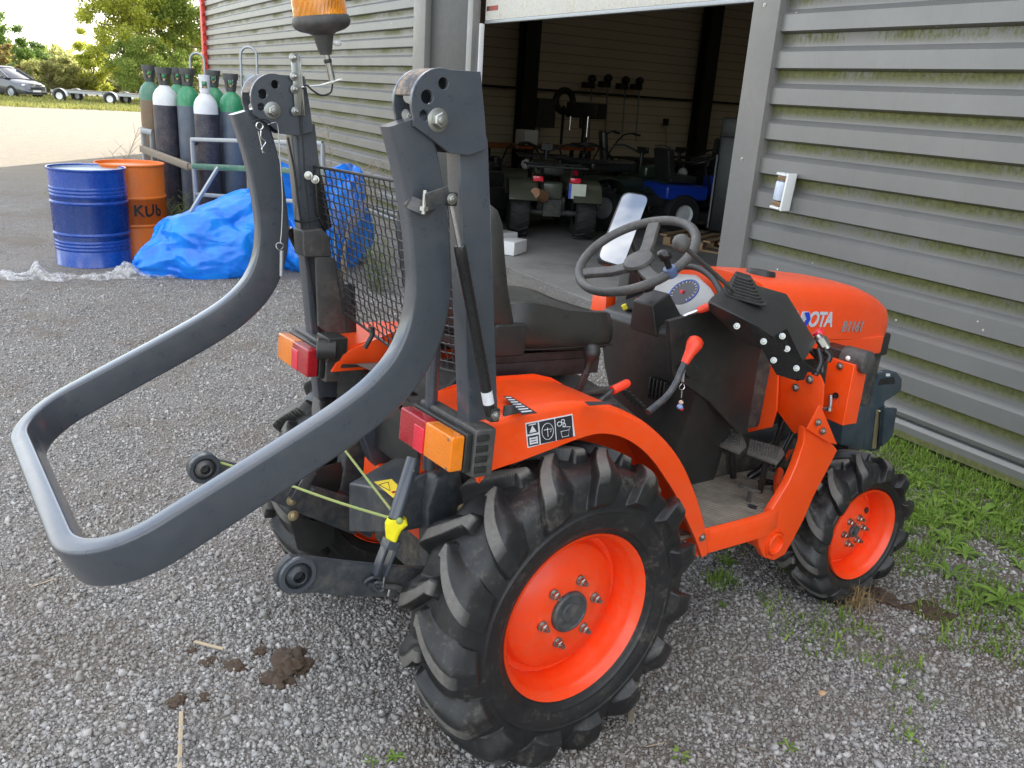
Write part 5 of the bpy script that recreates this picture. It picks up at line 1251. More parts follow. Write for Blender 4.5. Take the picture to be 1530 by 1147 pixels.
# ---- key ring with a small charm
kr = empty('key_ring'); kr.matrix_world = TM; tag(kr, 'key ring with small blue and red charm hanging beside the tractor console', 'key ring')
yk = -.30
m = MB(); c = P(1019, 577, 'y', yk); m.tube([c+V3(.010*math.cos(t), .002*math.sin(t*2), .010*math.sin(t)) for t in np.linspace(0, 2*PI, 24, endpoint=False)], .0013, 8, closed=True); m.build('split_ring', M['chrome'], kr)
m = MB(); m.cyl(P(1021, 556, 'y', yk), P(1020, 570, 'y', yk), .0045, 12); m.sphere(P(1021, 554, 'y', yk), .0065, 12, 8); m.tube([P(1019, 583, 'y', yk), P(1018, 594, 'y', yk)], .0018, 8); m.build('key', M['steel'], kr)
c = P(1017, 604, 'y', yk)
MB().sphere(c+V3(0, 0, .006), .0072, 14, 10).build('charm_top', pm('charm_cream', (.7, .5, .42), .4), kr)
MB().sphere(c+V3(-.002, 0, -.007), .0095, 16, 10, (1, 1, .8)).build('charm_body', pm('charm_blue', (.25, .4, .7), .3), kr)
MB().sphere(c+V3(.006, 0, -.014), .0075, 14, 10, (1.1, 1, .7)).build('charm_base', pm('charm_red', (.65, .03, .03), .3), kr)
m = MB(); p = [P(x, y_, 'y', -.27) for x, y_ in ((1031, 538), (1055, 566), (1032, 566), (1018, 552))]; m.extr(p, (0, .02, 0)); m.build('key_plate', M['black'], T, bevel=.003)
from mathutils import noise as mn
# ---------------------------------------------------------------- drums
def drum(name, c, r, h, mat, label, cat, ribs):
    e = empty(name, c); tag(e, label, cat)
    prof = [(.0005, .012), (r*.96, .012), (r*.985, .0), (r*1.005, .006), (r*1.005, .016), (r*.985, .022)]
    for z, a in ribs: prof += [(r*.985, z*h-.016), (r*(.985+a*.6), z*h-.008), (r*(.985+a), z*h), (r*(.985+a*.6), z*h+.008), (r*.985, z*h+.016)]
    prof += [(r*.985, h-.024), (r*1.008, h-.018), (r*1.015, h-.008), (r*1.005, h), (r*.975, h-.002), (r*.965, h-.018)]
    MB().lathe(prof, 72).build('drum_body', mat, e, smooth=50) if False else None
    m4 = Matrix.Translation((0,0,0)); MB().lathe(prof, 72, m4).build('drum_shell', mat, e, smooth=50)
    return e
M['drumblue'] = pm('blue_drum_paint', (.001, .052, .32), .26, coat=.4, dirt=(.12, .12, .12), damt=.15, scale=5, var=.12)
M['drumorange'] = pm('orange_drum_paint', (.78, .17, .01), .45, dirt=(.35, .16, .07), damt=.5, scale=6, var=.12)
base = gp(150, 401); c = base+Vector((.02, .32, 0)); c.z = float(gz(c.x, c.y))-.005
d1 = drum('steel_drum', c, .325, .875, M['drumblue'], 'blue steel drum standing on gravel in crumpled plastic sheet', 'drum', [(.80, .02), (.765, .02), (.73, .02), (.66, .03), (.34, .03), (.26, .02), (.225, .02), (.19, .02)])
MB().lathe([(.0005, .845), (.31, .845), (.312, .858)], 64).build('drum_lid', pm('pale_blue_lid', (.35, .42, .5), .35, dirt=(.05, .08, .2), damt=.6), d1, smooth=30)
c2_ = gp(212, 384)+Vector((.02, .30, 0)); c2_.z = float(gz(c2_.x, c2_.y))-.005
d2 = drum('steel_drum', c2_, .312, .87, M['drumorange'], 'orange steel drum with black stencilled letters behind the blue drum', 'drum', [(.64, .028), (.34, .028)])
MB().lathe([(.0005, .84), (.298, .84), (.300, .853)], 64).build('drum_lid', M['drumorange'], d2, smooth=30)
# stencilled letters wrapped on the drum
cen = Vector((0, 0, 0)); toC = math.atan2(CW.y-c2_.y, CW.x-c2_.x)
def wrap_text(body, size, z, a0, r, mat, parent):
    o = text_obj('lettering', body, size, mat, parent, Matrix.Identity(4), 0, 0, 1.1, .004); me = o.data
    bm = bmesh.new(); bm.from_mesh(me); bmesh.ops.triangulate(bm, faces=bm.faces); bmesh.ops.subdivide_edges(bm, edges=[e for e in bm.edges if e.calc_length() > .03], cuts=2)
    for v in bm.verts:
        a = a0+v.co.x/r; v.co = Vector((r*math.cos(a), r*math.sin(a), z+v.co.y+.008*math.sin(v.co.x*40)))
    bm.to_mesh(me); bm.free()
wrap_text('KUb', .145, .395, toC+.0, .3115, M['wire'], d2)
# ---------------------------------------------------------------- gas cylinders and their rack
def cylmat(n, c, d=(.2, .17, .13), a=.4): return pm(n, c, .4, coat=.1, dirt=d, damt=a, scale=7, var=.15)
M['cyl_navy'] = cylmat('navy_cylinder', (.028, .030, .048)); M['cyl_slate'] = cylmat('blue_grey_cylinder', (.085, .115, .16)); M['cyl_rust'] = cylmat('rusty_cylinder', (.20, .12, .07), (.10, .12, .08), .8)
M['cyl_white'] = cylmat('white_shoulder', (.68, .70, .72), (.4, .4, .38), .3); M['cyl_green'] = cylmat('green_shoulder', (.02, .24, .10), (.3, .35, .3), .4); M['cyl_dull'] = cylmat('dull_green_shoulder', (.06, .20, .13), (.2, .2, .15), .6)
M['cap'] = pm('grey_valve_guard', (.07, .072, .07), .5)
def cyl_gas(px, topy, dep, body, shoulder, lab, guard, h=1.52, r=.116, capw=1.0):
    t = D(px, topy, dep); e = empty('gas_cylinder', (t.x, t.y, t.z-h)); tag(e, lab, 'gas cylinder', 'gas cylinders standing in the rack')
    hs = h-.30
    MB().lathe([(.0005, .0), (r*.9, .0), (r, .02), (r, hs-.05)], 36).build('cylinder_body', body, e, smooth=40)
    MB().lathe([(r*1.002, hs-.05), (r*1.0, hs+.01), (r*.93, hs+.055), (r*.75, hs+.095), (r*.5, hs+.125), (r*.32, hs+.15), (r*.30, hs+.17)], 36).build('shoulder', shoulder, e, smooth=50)
    MB().lathe([(r*.22, hs+.13), (r*.22, hs+.20), (r*.14, hs+.21), (r*.14, hs+.26), (.0005, hs+.262)], 16).build('valve', M['brass'], e)
    a = math.atan2(CW.y-t.y, CW.x-t.x)
    g = MB()
    for (a0_, a1_) in ((a+.55, a+2.7), (a-2.7, a-.55)): g.lathe([(r*.42, hs+.15), (r*.55*capw, hs+.30), (r*.50*capw, hs+.30), (r*.36, hs+.15), (r*.42, hs+.15)], 14, None, a0_, a1_)
    g.lathe([(r*.56*capw, hs+.255), (r*.60*capw, hs+.30), (r*.60*capw, hs+.315), (r*.50*capw, hs+.315), (r*.50*capw, hs+.255), (r*.56*capw, hs+.255)], 24)
    g.lathe([(r*.40, hs+.145), (r*.44, hs+.19), (r*.40, hs+.19), (r*.36, hs+.145), (r*.40, hs+.145)], 24)
    g.build('valve_guard', guard, e, smooth=40)
    k = MB(); q = Vector((math.cos(a), math.sin(a), 0))*r*.38; k.sphere((q.x, q.y, hs+.235), .022, 12, 8); k.build('valve_knob', M['cyl_green'], e)
    return e
cyl_gas(222, 99, 9.15, M['cyl_rust'], M['cyl_dull'], 'rusty brown gas cylinder with dull green shoulder, leftmost in the rack', M['cap'], capw=1.1)
cyl_gas(264, 103, 9.1, M['cyl_slate'], M['cyl_green'], 'gas cylinder half hidden between the tall white-shouldered and green-shouldered ones', M['cap'], capw=1.1)
cyl_gas(318, 107, 8.9, M['cyl_navy'], M['cyl_green'], 'navy gas cylinder with green shoulder behind the short white-shouldered one', M['cap'], capw=1.1)
cyl_gas(244, 103, 8.55, M['cyl_navy'], M['cyl_white'], 'tall navy gas cylinder with white shoulder and grey valve guard', M['cap'], h=1.62, r=.123, capw=1.1)
cyl_gas(279, 104, 8.5, M['cyl_slate'], M['cyl_green'], 'blue-grey gas cylinder with bright green shoulder left of the short white-shouldered one', M['cap'], capw=1.1)
cyl_gas(305, 114, 8.2, M['cyl_navy'], M['cyl_white'], 'shorter navy gas cylinder with white shoulder and white valve guard', M['cyl_white'], h=1.45, capw=.8)
cyl_gas(344, 112, 8.35, M['cyl_slate'], M['cyl_green'], 'blue-grey gas cylinder with green shoulder, rightmost in the rack', M['cap'], capw=1.1)
rk = empty('cylinder_rack', (0,0,0)); tag(rk, 'weathered galvanised rack with hoop handles holding the gas cylinders', 'rack')
def loop(px, top, w_, dep, bot):
    a = D(px, top, dep); hw = w_/2*dep/PF; rt_ = Vector(((RW@RT).x, (RW@RT).y, 0)).normalized()
    pts = [a-rt_*hw+Vector((0, 0, bot-a.z)), a-rt_*hw-Vector((0, 0, hw))]
    pts += [a-Vector((0,0,hw))+rt_*hw*math.cos(t)*-1+Vector((0, 0, hw*math.sin(t))) for t in np.linspace(.2, PI-.2, 10)]
    pts += [a+rt_*hw-Vector((0, 0, hw)), a+rt_*hw+Vector((0, 0, bot-a.z))]
    return pts
MB().tube(loop(371, 70, 24, 8.6, .3), .013, 12).build('hoop_handle', M['steel'], rk); MB().tube(loop(294, 79, 21, 9.3, .3), .013, 12).build('hoop_handle', M['steel'], rk)
m = MB(); q = D(373, 116, 8.62); m.box(q, (.10, .004, .09), Matrix.Rotation(-.5, 3, 'Z')); m.build('rack_plate', M['steel'], rk)
def rail(a, b, w_, t_, nm, mat): MB().sweep([a, b], [Vector((0, 0, 1))]*2 if abs((b-a).normalized().z) < .8 else [Vector((1, 0, 0))]*2, w_, t_).build(nm, mat, rk)
galv = M['steel']
rail(D(212, 222, 8.9), D(283, 249, 8.2), .05, .07, 'rack_rail', M['oldwood'])
rail(D(284, 249, 8.2), D(352, 252, 8.0), .04, .05, 'rack_rail', M['oldwood'])
for a, b in (((213, 190), (213, 262)), ((226, 195), (226, 270))): rail(D(a[0], a[1], 9.0), Vector((D(a[0], a[1], 9.0).x, D(a[0], a[1], 9.0).y, .05)), .045, .045, 'rack_post', galv)
rail(D(212, 195, 9.0), D(228, 198, 9.0), .06, .06, 'rack_rail', galv)
for q in (D(262, 330, 8.0), D(330, 330, 7.9), D(222, 320, 8.9)): pass
# lower tray under the cylinders
tz = .16
p = [D(206, 280, 9.4), D(352, 290, 8.9), D(372, 330, 7.9), D(232, 320, 8.3)]
MB().extr([Vector((q.x, q.y, tz)) for q in p], (0, 0, .03)).build('rack_floor', M['oldwood'], rk)
# empty steel frame standing in front of the rack
sf = empty('metal_stand', (0,0,0)); tag(sf, 'empty galvanised stand with diagonal brace standing in front of the gas cylinders', 'stand')
def rail2(a, b, w_=.035, mat=None, nm='frame_bar'): MB().sweep([a, b], [Vector((0, 0, 1)) if abs((b-a).normalized().z) < .8 else Vector((1, 0, 0))]*2, w_, w_).build(nm, mat or galv, sf, bevel=0)
A1 = D(287, 208, 7.75); A2 = D(352, 209, 7.5); A3 = D(482, 214, 7.1)
def low(p, z=.04): return Vector((p.x, p.y, z))
rail2(A1, A3); rail2(A1, low(A1)); rail2(A3, low(A3))
rail2(low(A1, A1.z-.50), low(A3, A3.z-.50)); rail2(low(A1, A1.z-.24), low(A3, A3.z-.24), .05, cylmat('green_rail', (.05, .16, .11), (.25, .22, .16), .7))
B1 = D(291, 214, 8.4); rail2(B1, low(B1)); rail2(A1, B1)
rail2(D(326, 250, 7.6), D(284, 318, 7.5), .03)
a = gp(262, 345); b = gp(335, 352)
o = MB().extr([a+Vector((0, 0, .0)), b+Vector((.1, 0, 0)), b+Vector((.1, .1, .20)), a+Vector((0, .1, .30))], (.02, .04, 0)).build('timber_plank', M['oldwood'], None, bevel=.004)
tag(o, 'weathered plank leaning on edge behind the blue bag', 'plank')

# ---------------------------------------------------------------- blue plastic bags
def bagmat():
    m, nt, b = newmat('blue_plastic_sheet'); co = objco(nt)
    n1 = noise(nt, 5, 5, co, .6); n2 = noise(nt, 26, 5, co, .6, 1.5)
    c = mix(nt, ramp(nt, n1, [(.35, 0), (.65, 1)]), (.002, .16, .76), (.008, .28, .92))
    nt.links.new(c, b.inputs['Base Color']); setin(b, Roughness=.32, Subsurface_Weight=.15, Subsurface_Scale=.03, Coat_Weight=.25, Coat_Roughness=.2)
    bump(nt, b, n2, .22, .010); return m
M['bag'] = bagmat()
def bag(c, rx, ry, rz, seed, label, knots, rot):
    NA, NB = 240, 130; V = []
    for j in range(NB+1):
        ph = PI*j/NB
        for i in range(NA):
            th = 2*PI*i/NA
            d = Vector((math.sin(ph)*math.cos(th), math.sin(ph)*math.sin(th), math.cos(ph)))
            sx = Vector((abs(d.x)**.85*math.copysign(1, d.x), abs(d.y)**.85*math.copysign(1, d.y), abs(d.z)**.9*math.copysign(1, d.z)))
            r = 1+.20*mn.noise(d*1.6+Vector((seed, 0, 0)))
            # sharp folds running to the knots
            for (kd, amp, fr) in knots:
                kd = Vector(kd).normalized(); t = d.dot(kd); ax_ = kd.orthogonal().normalized(); bx2 = kd.cross(ax_)
                an = math.atan2(d.dot(bx2), d.dot(ax_)); wgt = max(0, t+.35)/1.35
                f = abs(((an*fr/PI+mn.noise(d*2.5)*1.2) % 2)-1)
                r += amp*wgt**1.2*(f-.5)*.30+ (max(0, t)**14)*amp*1.7
            q = mn.noise(d*4.2+Vector((0, seed, 0))); r += -.03*abs(q)+.008*mn.noise(d*11)
            r -= .05*abs(mn.noise(d*2.4+Vector((seed, 3, 1))))**.6
            V.append(Vector((sx.x*rx*r, sx.y*ry*r, max(sx.z*rz*r, -rz*.62))))
    fs = [(j*NA+i, j*NA+(i+1) % NA, (j+1)*NA+(i+1) % NA, (j+1)*NA+i) for j in range(NB) for i in range(NA)]
    o = MB().add(V, fs).build('plastic_bag', M['bag'], None, smooth=28)
    o.location = (c.x, c.y, c.z+rz*.60); o.rotation_euler = (0, 0, rot); tag(o, label, 'bag', 'blue plastic bags on the gravel'); return o
bc1 = gp(318, 416)+Vector((.10, .30, 0))
bag(bc1, .54, .38, .37, 3.1, 'bulging blue plastic bag slumped beside the orange drum', [((-1, -.35, -.25), .22, 9), ((.55, .1, 1), .30, 7)], -.35)
bc2 = gp(480, 405)+Vector((.12, .36, 0))
bag(bc2, .56, .42, .53, 8.4, 'blue plastic bag seen through the black wire screen', [((-.9, .1, .9), .4, 8), ((.7, 0, 1), .3, 7)], .35)
# ---------------------------------------------------------------- crumpled clear plastic
def film():
    m, nt, b = newmat('clear_plastic_film'); co = objco(nt); n1 = noise(nt, 18, 6, co, .7)
    nt.links.new(mix(nt, n1, (.55, .54, .54), (.85, .85, .86)), b.inputs['Base Color']); setin(b, Roughness=.25)
    nt.links.new(ramp(nt, n1, [(.38, .10), (.66, .62)]), b.inputs['Alpha']); bump(nt, b, noise(nt, 40, 5, co, .7), .6, .006); return m
NX, NY = 260, 44
u = np.linspace(0, 1, NX); v = np.linspace(0, 1, NY); U, Vv = np.meshgrid(u, v, indexing='ij')
pa, pb_, pc = gp(-20, 410), gp(125, 414), gp(262, 408)
XX = np.where(U < .5, pa.x+(pb_.x-pa.x)*U*2, pb_.x+(pc.x-pb_.x)*(U*2-1)); YY = np.where(U < .5, pa.y+(pb_.y-pa.y)*U*2, pb_.y+(pc.y-pb_.y)*(U*2-1))
wd = .22+.10*np.sin(U*9)+.05*np.sin(U*23)
YY = YY+(Vv-.5)*wd*1.05-.06+.03*np.sin(U*31)
ZZ = np.zeros_like(XX)
for i in range(NX):
    for j in range(NY):
        q = Vector((XX[i, j]*5, YY[i, j]*9, 0)); e_ = math.sin(PI*v[j])**.5
        ZZ[i, j] = float(hgt(XX[i, j], YY[i, j]))+.006+e_*(.035*abs(mn.noise(q))+.04*abs(mn.noise(q*2.3+Vector((4, 1, 0))))+.022*mn.noise(q*6)+.012)+e_*.10*math.exp(-((u[i]-.26)/.03)**2)+e_*.09*math.exp(-((u[i]-.72)/.05)**2)
sh = grid_obj('plastic_sheet', XX, YY, ZZ, film(), None, 25); tag(sh, 'crumpled clear plastic sheet lying on the gravel at the foot of the drums', 'sheet')

# ---------------------------------------------------------------- small litter
def mud():
    m, nt, b = newmat('damp_earth'); co = objco(nt); n1 = noise(nt, 40, 7, co, .75)
    nt.links.new(mix(nt, n1, (.035, .022, .014), (.12, .08, .05)), b.inputs['Base Color']); setin(b, Roughness=.85); bump(nt, b, n1, .7, .006); return m
M['mud'] = mud()
def clod(px, py, r, seed, label, fl=.35):
    c = gp(px, py); r *= 1.35; fl *= .8; V = []; NA, NB = 40, 20
    for j in range(NB+1):
        ph = PI*j/NB
        for i in range(NA):
            th = 2*PI*i/NA; d = Vector((math.sin(ph)*math.cos(th), math.sin(ph)*math.sin(th), math.cos(ph)))
            k = 1+.5*mn.noise(d*1.5+Vector((seed, 0, 0)))+.28*mn.noise(d*4+Vector((seed, 2, 0)))+.14*mn.noise(d*9)
            V.append(Vector((d.x*r*k, d.y*r*.75*k, d.z*r*fl*k)))
    fs = [(j*NA+i, j*NA+(i+1) % NA, (j+1)*NA+(i+1) % NA, (j+1)*NA+i) for j in range(NB) for i in range(NA)]
    o = MB().add(V, fs).build('mud_clod', M['mud'], None, smooth=40); o.location = (c.x, c.y, c.z+r*.06); o.rotation_euler = (0, 0, seed)
    tag(o, label, 'mud clod', 'mud clods on the gravel')
clod(435, 993, .050, 1.2, 'largest brown mud clod at the right end of the group of clods')
clod(412, 1018, .036, 5.2, 'brown mud clod just below the largest clod'); clod(352, 996, .025, 2.2, 'flat mud clod in the middle of the row, right of the splinter')
clod(310, 990, .020, 3.3, 'small mud clod directly under the short pale wood splinter'); clod(265, 1047, .021, 4.1, 'crumbly mud clod beside the top of the long pale stick')
clod(388, 974, .019, 6.5, 'small mud clod above and left of the largest clod'); clod(305, 1043, .014, 7.5, 'little mud clod right of the long pale stick')
clod(284, 973, .014, 9.5, 'little mud clod at the left end of the pale splinter'); clod(1318, 895, .05, 4.4, 'flat brown clod of earth in front of the front wheel', .3); clod(1385, 915, .06, 8.8, 'reddish earth clod right of the front wheel', .2)
def stick(pts, w_, name, label, cat, mat, up=.006):
    P3 = [gp(x, y_)+Vector((0, 0, up)) for x, y_ in pts]
    o = MB().sweep(P3, [Vector((0, 0, 1))]*len(P3), w_, w_*.4).build(name, mat, None); tag(o, label, cat)
stick(((271, 1066), (270, 1105), (268, 1165)), .0105, 'wood_splinter', 'long pale wood splinter lying at the bottom edge left of centre', 'splinter', M['wood'])
stick(((291, 965), (310, 970), (334, 976)), .010, 'wood_splinter', 'short pale wood splinter lying over the mud clods', 'splinter', M['wood'], .016)
stick(((1108, 1116), (1140, 1128), (1170, 1146)), .006, 'twig', 'thin forked twig lying near the bottom edge right of centre', 'twig', M['oldwood'])
stick(((943, 1060), (941, 1084)), .016, 'wood_chip', 'stubby brown wood chip behind the big rear tyre', 'wood chip', M['oldwood'], .01)
stick(((46, 879), (85, 866)), .004, 'straw', 'dry straw lying below the corner of the folded roll bar', 'straw', M['wood'])
stick(((965, 1118), (992, 1112)), .003, 'straw', 'short dry straw right of the rear tyre near the bottom edge', 'straw', M['wood'])
o = MB().sphere((0, 0, 0), .012, 16, 10, (1.2, .9, .5)).build('stone', pm('orange_stone', (.55, .36, .2), .8, var=.2), None); o.location = gp(1228, 1037)+Vector((0, 0, .004)); tag(o, 'small flat orange stone on the gravel at lower right', 'stone')
for (x, y_, lab) in ((68, 1002, 'a'), ):
    pass

# ---------------------------------------------------------------- car and trailers across the yard
cg = D(22, 152, 45); car = empty('parked_car', (cg.x-.35, cg.y, float(gz(cg.x, cg.y))), math.atan2(-.80, .60)); tag(car, 'silver grey hatchback parked across the yard in front of the bushes', 'car')
M['carpaint'] = pm('silver_grey_car_paint', (.12, .125, .135), .3, metal=.5, coat=.6, var=.05); M['glass'] = pm('dark_car_glass', (.03, .035, .04), .08, var=.1); M['tyreblack'] = pm('plain_tyre', (.02, .02, .02), .7)
def loft(rows, close=True):
    w_ = len(rows[0]); fs = [(k*w_+j, k*w_+j+1, (k+1)*w_+j+1, (k+1)*w_+j) for k in range(len(rows)-1) for j in range(w_-1)]
    if close: fs += [tuple(range(w_)), tuple((len(rows)-1)*w_+k for k in range(w_-1, -1, -1))]
    return MB().add([p for r in rows for p in r], fs)
rows = []
for x, zt, hw in ((-2.05, .75, .70), (-2.0, 1.0, .80), (-1.5, 1.05, .86), (-.5, 1.0, .88), (.6, .98, .88), (1.2, .92, .87), (1.75, .80, .82), (2.0, .68, .72), (2.08, .45, .62)):
    rows.append([(x, -hw*.9, .22), (x, -hw, .35), (x, -hw, zt*.62), (x, -hw*.96, zt-.06), (x, -hw*.80, zt), (x, 0, zt+.03), (x, hw*.80, zt), (x, hw*.96, zt-.06), (x, hw, zt*.62), (x, hw, .35), (x, hw*.9, .22)])
loft(rows).build('car_body', M['carpaint'], car, smooth=45)
rows = []
for x, zt, hw in ((-1.95, 1.0, .76), (-1.75, 1.38, .66), (-1.2, 1.50, .62), (-.2, 1.52, .62), (.35, 1.42, .64), (1.15, .96, .78)):
    rows.append([(x, -hw-.06*(zt < 1.2), min(.96, zt)), (x, -hw, zt-.06 if zt > 1.05 else zt-.02), (x, -hw*.85, zt), (x, 0, zt+.02), (x, hw*.85, zt), (x, hw, zt-.06 if zt > 1.05 else zt-.02), (x, hw+.06*(zt < 1.2), min(.96, zt))])
loft(rows).build('cabin', M['glass'], car, smooth=45)
m = MB(); m.add([(-1.6, -.60, 1.46), (.2, -.58, 1.49), (.2, .58, 1.49), (-1.6, .60, 1.46), (-1.5, -.4, 1.545), (.1, -.4, 1.56), (.1, .4, 1.56), (-1.5, .4, 1.545)], [(0,1,5,4),(1,2,6,5),(2,3,7,6),(3,0,4,7),(4,5,6,7),(3,2,1,0)]); m.build('roof', M['carpaint'], car, bevel=.02)
for sx in (-1, 1):
    m = MB(); m.tube([(.28, sx*.62, 1.46), (1.15, sx*.80, .97)], .035, 8); m.tube([(-.45, sx*.635, 1.48), (-.5, sx*.86, .98)], .03, 8); m.build('window_pillar', M['carpaint'], car)
    for x in (-1.35, 1.28):
        q = empty('wheel', (x, sx*.80, .31), 0, car); ms = Matrix.Rotation(-PI/2*sx, 4, 'X')
        MB().lathe([(.19, -.10), (.29, -.10), (.315, -.06), (.315, .06), (.29, .10), (.20, .10)], 28, ms).build('tyre', M['tyreblack'], q); MB().lathe([(.20, .09), (.17, .07), (.05, .085), (.0005, .085)], 20, ms).build('rim', M['steel'], q)
    m = MB(); m.sphere((1.86, sx*.60, .66), .13, 14, 8, (.9, 1.1, .55)); m.build('headlight', M['white'], car)
    m = MB(); m.box((.85, sx*.96, 1.02), (.10, .16, .10)); m.build('door_mirror', M['carpaint'], car, bevel=.02)
m = MB(); m.box((2.05, 0, .52), (.06, .70, .14)); m.build('grille', M['black'], car, bevel=.02); m = MB(); m.box((2.09, 0, .40), (.02, .50, .10)); m.build('number_plate', M['white'], car)
def trailer(px0, px1, py, label, flip):
    a = D(px0, py, 43.5); b = D(px1, py, 43.5); a.z = b.z = 0; L = (b-a).length; e = empty('flatbed_trailer', ((a.x+b.x)/2, (a.y+b.y)/2, .05), math.atan2(b.y-a.y, b.x-a.x)); tag(e, label, 'trailer', 'flatbed trailers parked on the grass verge')
    m = MB()
    for sy in (-.7, .7): m.box((0, sy, .52), (L, .06, .12))
    for x in np.linspace(-L/2+.03, L/2-.03, 6): m.box((x, 0, .51), (.06, 1.34, .08))
    m.build('trailer_frame', M['steel'], e)
    m = MB(); m.box((.1*L, 0, .60), (L*.72, 1.2, .04)); m.build('deck', M['oldwood'], e)
    m = MB(); m.tube([(L/2, .5, .50), (L/2+.6, 0, .48)], .04, 8); m.tube([(L/2, -.5, .50), (L/2+.6, 0, .48)], .04, 8); m.build('drawbar', M['steel'], e)
    for x in (-L*.30, ):
        for sy in (-.88, .88):
            q = empty('wheel', (x, sy, .30), 0, e); ms = Matrix.Rotation(PI/2*(1 if sy < 0 else -1), 4, 'X')
            MB().lathe([(.17, -.09), (.28, -.09), (.30, -.05), (.30, .05), (.28, .09), (.17, .09)], 24, ms).build('tyre', M['tyreblack'], q); MB().lathe([(.18, .08), (.1, .05), (.0005, .06)], 20, ms).build('rim', M['white'], q)
            g = MB(); g.lathe([(.36, -.12), (.37, -.12), (.37, .12), (.36, .12), (.36, -.12)], 16, Matrix.Translation((x, sy, .30))@Matrix.Rotation(PI/2, 4, 'X'), 0, PI); g.build('mudguard', M['white'], e)
trailer(88, 165, 150, 'flatbed trailer with white mudguards standing nearer the car', 0); trailer(163, 232, 150, 'flatbed trailer standing nearer the workshop, right of the other', 0)
# ---------------------------------------------------------------- machines inside the workshop
def quad(name, base, yaw, bodyc, label, plate=False, scale=1.0):
    e = empty(name, base, yaw); e.scale = (scale,)*3; tag(e, label, 'quad bike', 'quad bikes inside the workshop')
    bm_ = pm(name+'_paint'+str(random.random())[2:5], bodyc, .35, coat=.3); bk = M['black']
    for x in (-.62, .62):
        for sy in (-1, 1):
            q = empty('wheel', (x, sy*.40, .30), 0, e); ms = Matrix.Rotation(PI/2*(1 if sy < 0 else -1), 4, 'X')
            t = MB(); t.lathe([(.14, -.11), (.22, -.13), (.27, -.11), (.29, -.06), (.29, .06), (.27, .11), (.22, .13), (.14, .11)], 36, ms)
            for k in range(16):
                a = 2*PI*k/16
                for s2 in (-1, 1):
                    p0 = ms@Vector((.292*math.cos(a), .292*math.sin(a), 0)); p1 = ms@Vector((.285*math.cos(a+.2), .285*math.sin(a+.2), s2*.11)); t.sweep([p0, p1], [p0.normalized()*1.0]*2, .028, .03)
            t.build('tyre', M['tyreblack'], q); MB().lathe([(.145, .10), (.13, .06), (.05, .05), (.045, .08), (.0005, .082)], 20, ms).build('rim', M['steel'], q)
    def arch(x0, y, w_, nm):
        g = MB(); pts = [(x0+.40*math.cos(a), .36+.33*math.sin(a)) for a in np.linspace(.35, PI-.35, 12)]
        g.sweep([Vector((a, y, z)) for a, z in pts], [Vector((0, 1, 0))]*12, .02, w_); g.build(nm, bm_, e)
    for x in (-.62, .62):
        for sy in (-1, 1): arch(x, sy*.38, .34, 'mudguard')
    m = MB(); m.box((0, 0, .55), (1.2, .26, .22)); m.box((.55, 0, .74), (.5, .30, .18)); m.build('body_panel', bm_, e, bevel=.05, seg=3)
    m = MB(); m.box((-.22, 0, .80), (.75, .28, .14)); m.build('saddle', M['vinyl'], e, bevel=.05, seg=3)
    m = MB(); m.box((0, 0, .38), (1.1, .34, .20)); m.cyl((-.62, -.4, .3), (-.62, .4, .3), .035, 12); m.cyl((.62, -.4, .3), (.62, .4, .3), .03, 12); m.box((-.60, 0, .36), (.2, .22, .2)); m.build('chassis', M['cast'], e, bevel=.01)
    for x0, x1, z in ((-.95, -.50, .86), (.45, .95, .88)):
        m = MB()
        for y in (-.34, -.17, 0, .17, .34): m.cyl((x0, y, z), (x1, y, z), .012, 8)
        for x in (x0, x1): m.cyl((x, -.36, z), (x, .36, z), .014, 8)
        m.cyl((x0+.1, -.2, z), (x0+.15, -.15, .6), .012, 8); m.cyl((x0+.1, .2, z), (x0+.15, .15, .6), .012, 8)
        m.build('luggage_rack', M['black'], e)
    m = MB(); m.tube(catmull([Vector(p) for p in ((.10, -.38, 1.05), (.20, -.25, 1.06), (.32, -.06, .98), (.32, .06, .98), (.20, .25, 1.06), (.10, .38, 1.05))], 5), .014, 10); m.cyl((.32, 0, .75), (.32, 0, 1.0), .03, 12); m.box((.33, 0, 1.02), (.1, .14, .08)); m.build('handlebar', bk, e)
    for sy in (-1, 1):
        m = MB(); m.box((-.93, sy*.22, .72), (.03, .12, .06)); m.build('tail_light', M['lens_red2'], e, bevel=.01)
        m = MB(); m.sphere((.92, sy*.2, .74), .07, 12, 8); m.build('headlight', M['white'], e)
    if plate:
        m = MB(); m.box((-.955, -.25, .60), (.012, .20, .17)); m.build('number_plate', pm('pale_plate', (.65, .68, .55), .4), e); m = MB(); m.box((-.963, -.16, .60), (.004, .03, .165)); m.build('plate_band', blue, e)
        m = MB(); m.cyl((-.97, .25, .56), (-.75, .12, .50), .06, 16, .07); m.build('exhaust', pm('rusty_exhaust', (.36, .19, .10), .6), e)
def fp(px, py): p = G(px, py, .066); return Vector((p.x, p.y, .066))
p = fp(812, 352); a = math.atan2(p.y-CW.y, p.x-CW.x)
quad('quad_bike', p+Vector((.35, .45, 0)), a+.12, (.07, .075, .05), 'green-grey quad bike seen from behind with red tail lights and number plate', True, 1.05)
p = fp(925, 345); quad('quad_bike', p+Vector((.4, .5, 0)), a-1.0, (.03, .045, .03), 'dark green quad bike standing side-on right of the one with the number plate', False, 1.05)
p = fp(985, 338); quad('quad_bike', p+Vector((1.3, 1.3, 0)), a-.9, (.02, .02, .022), 'black quad bike standing behind the dark green one', False, 1.0)
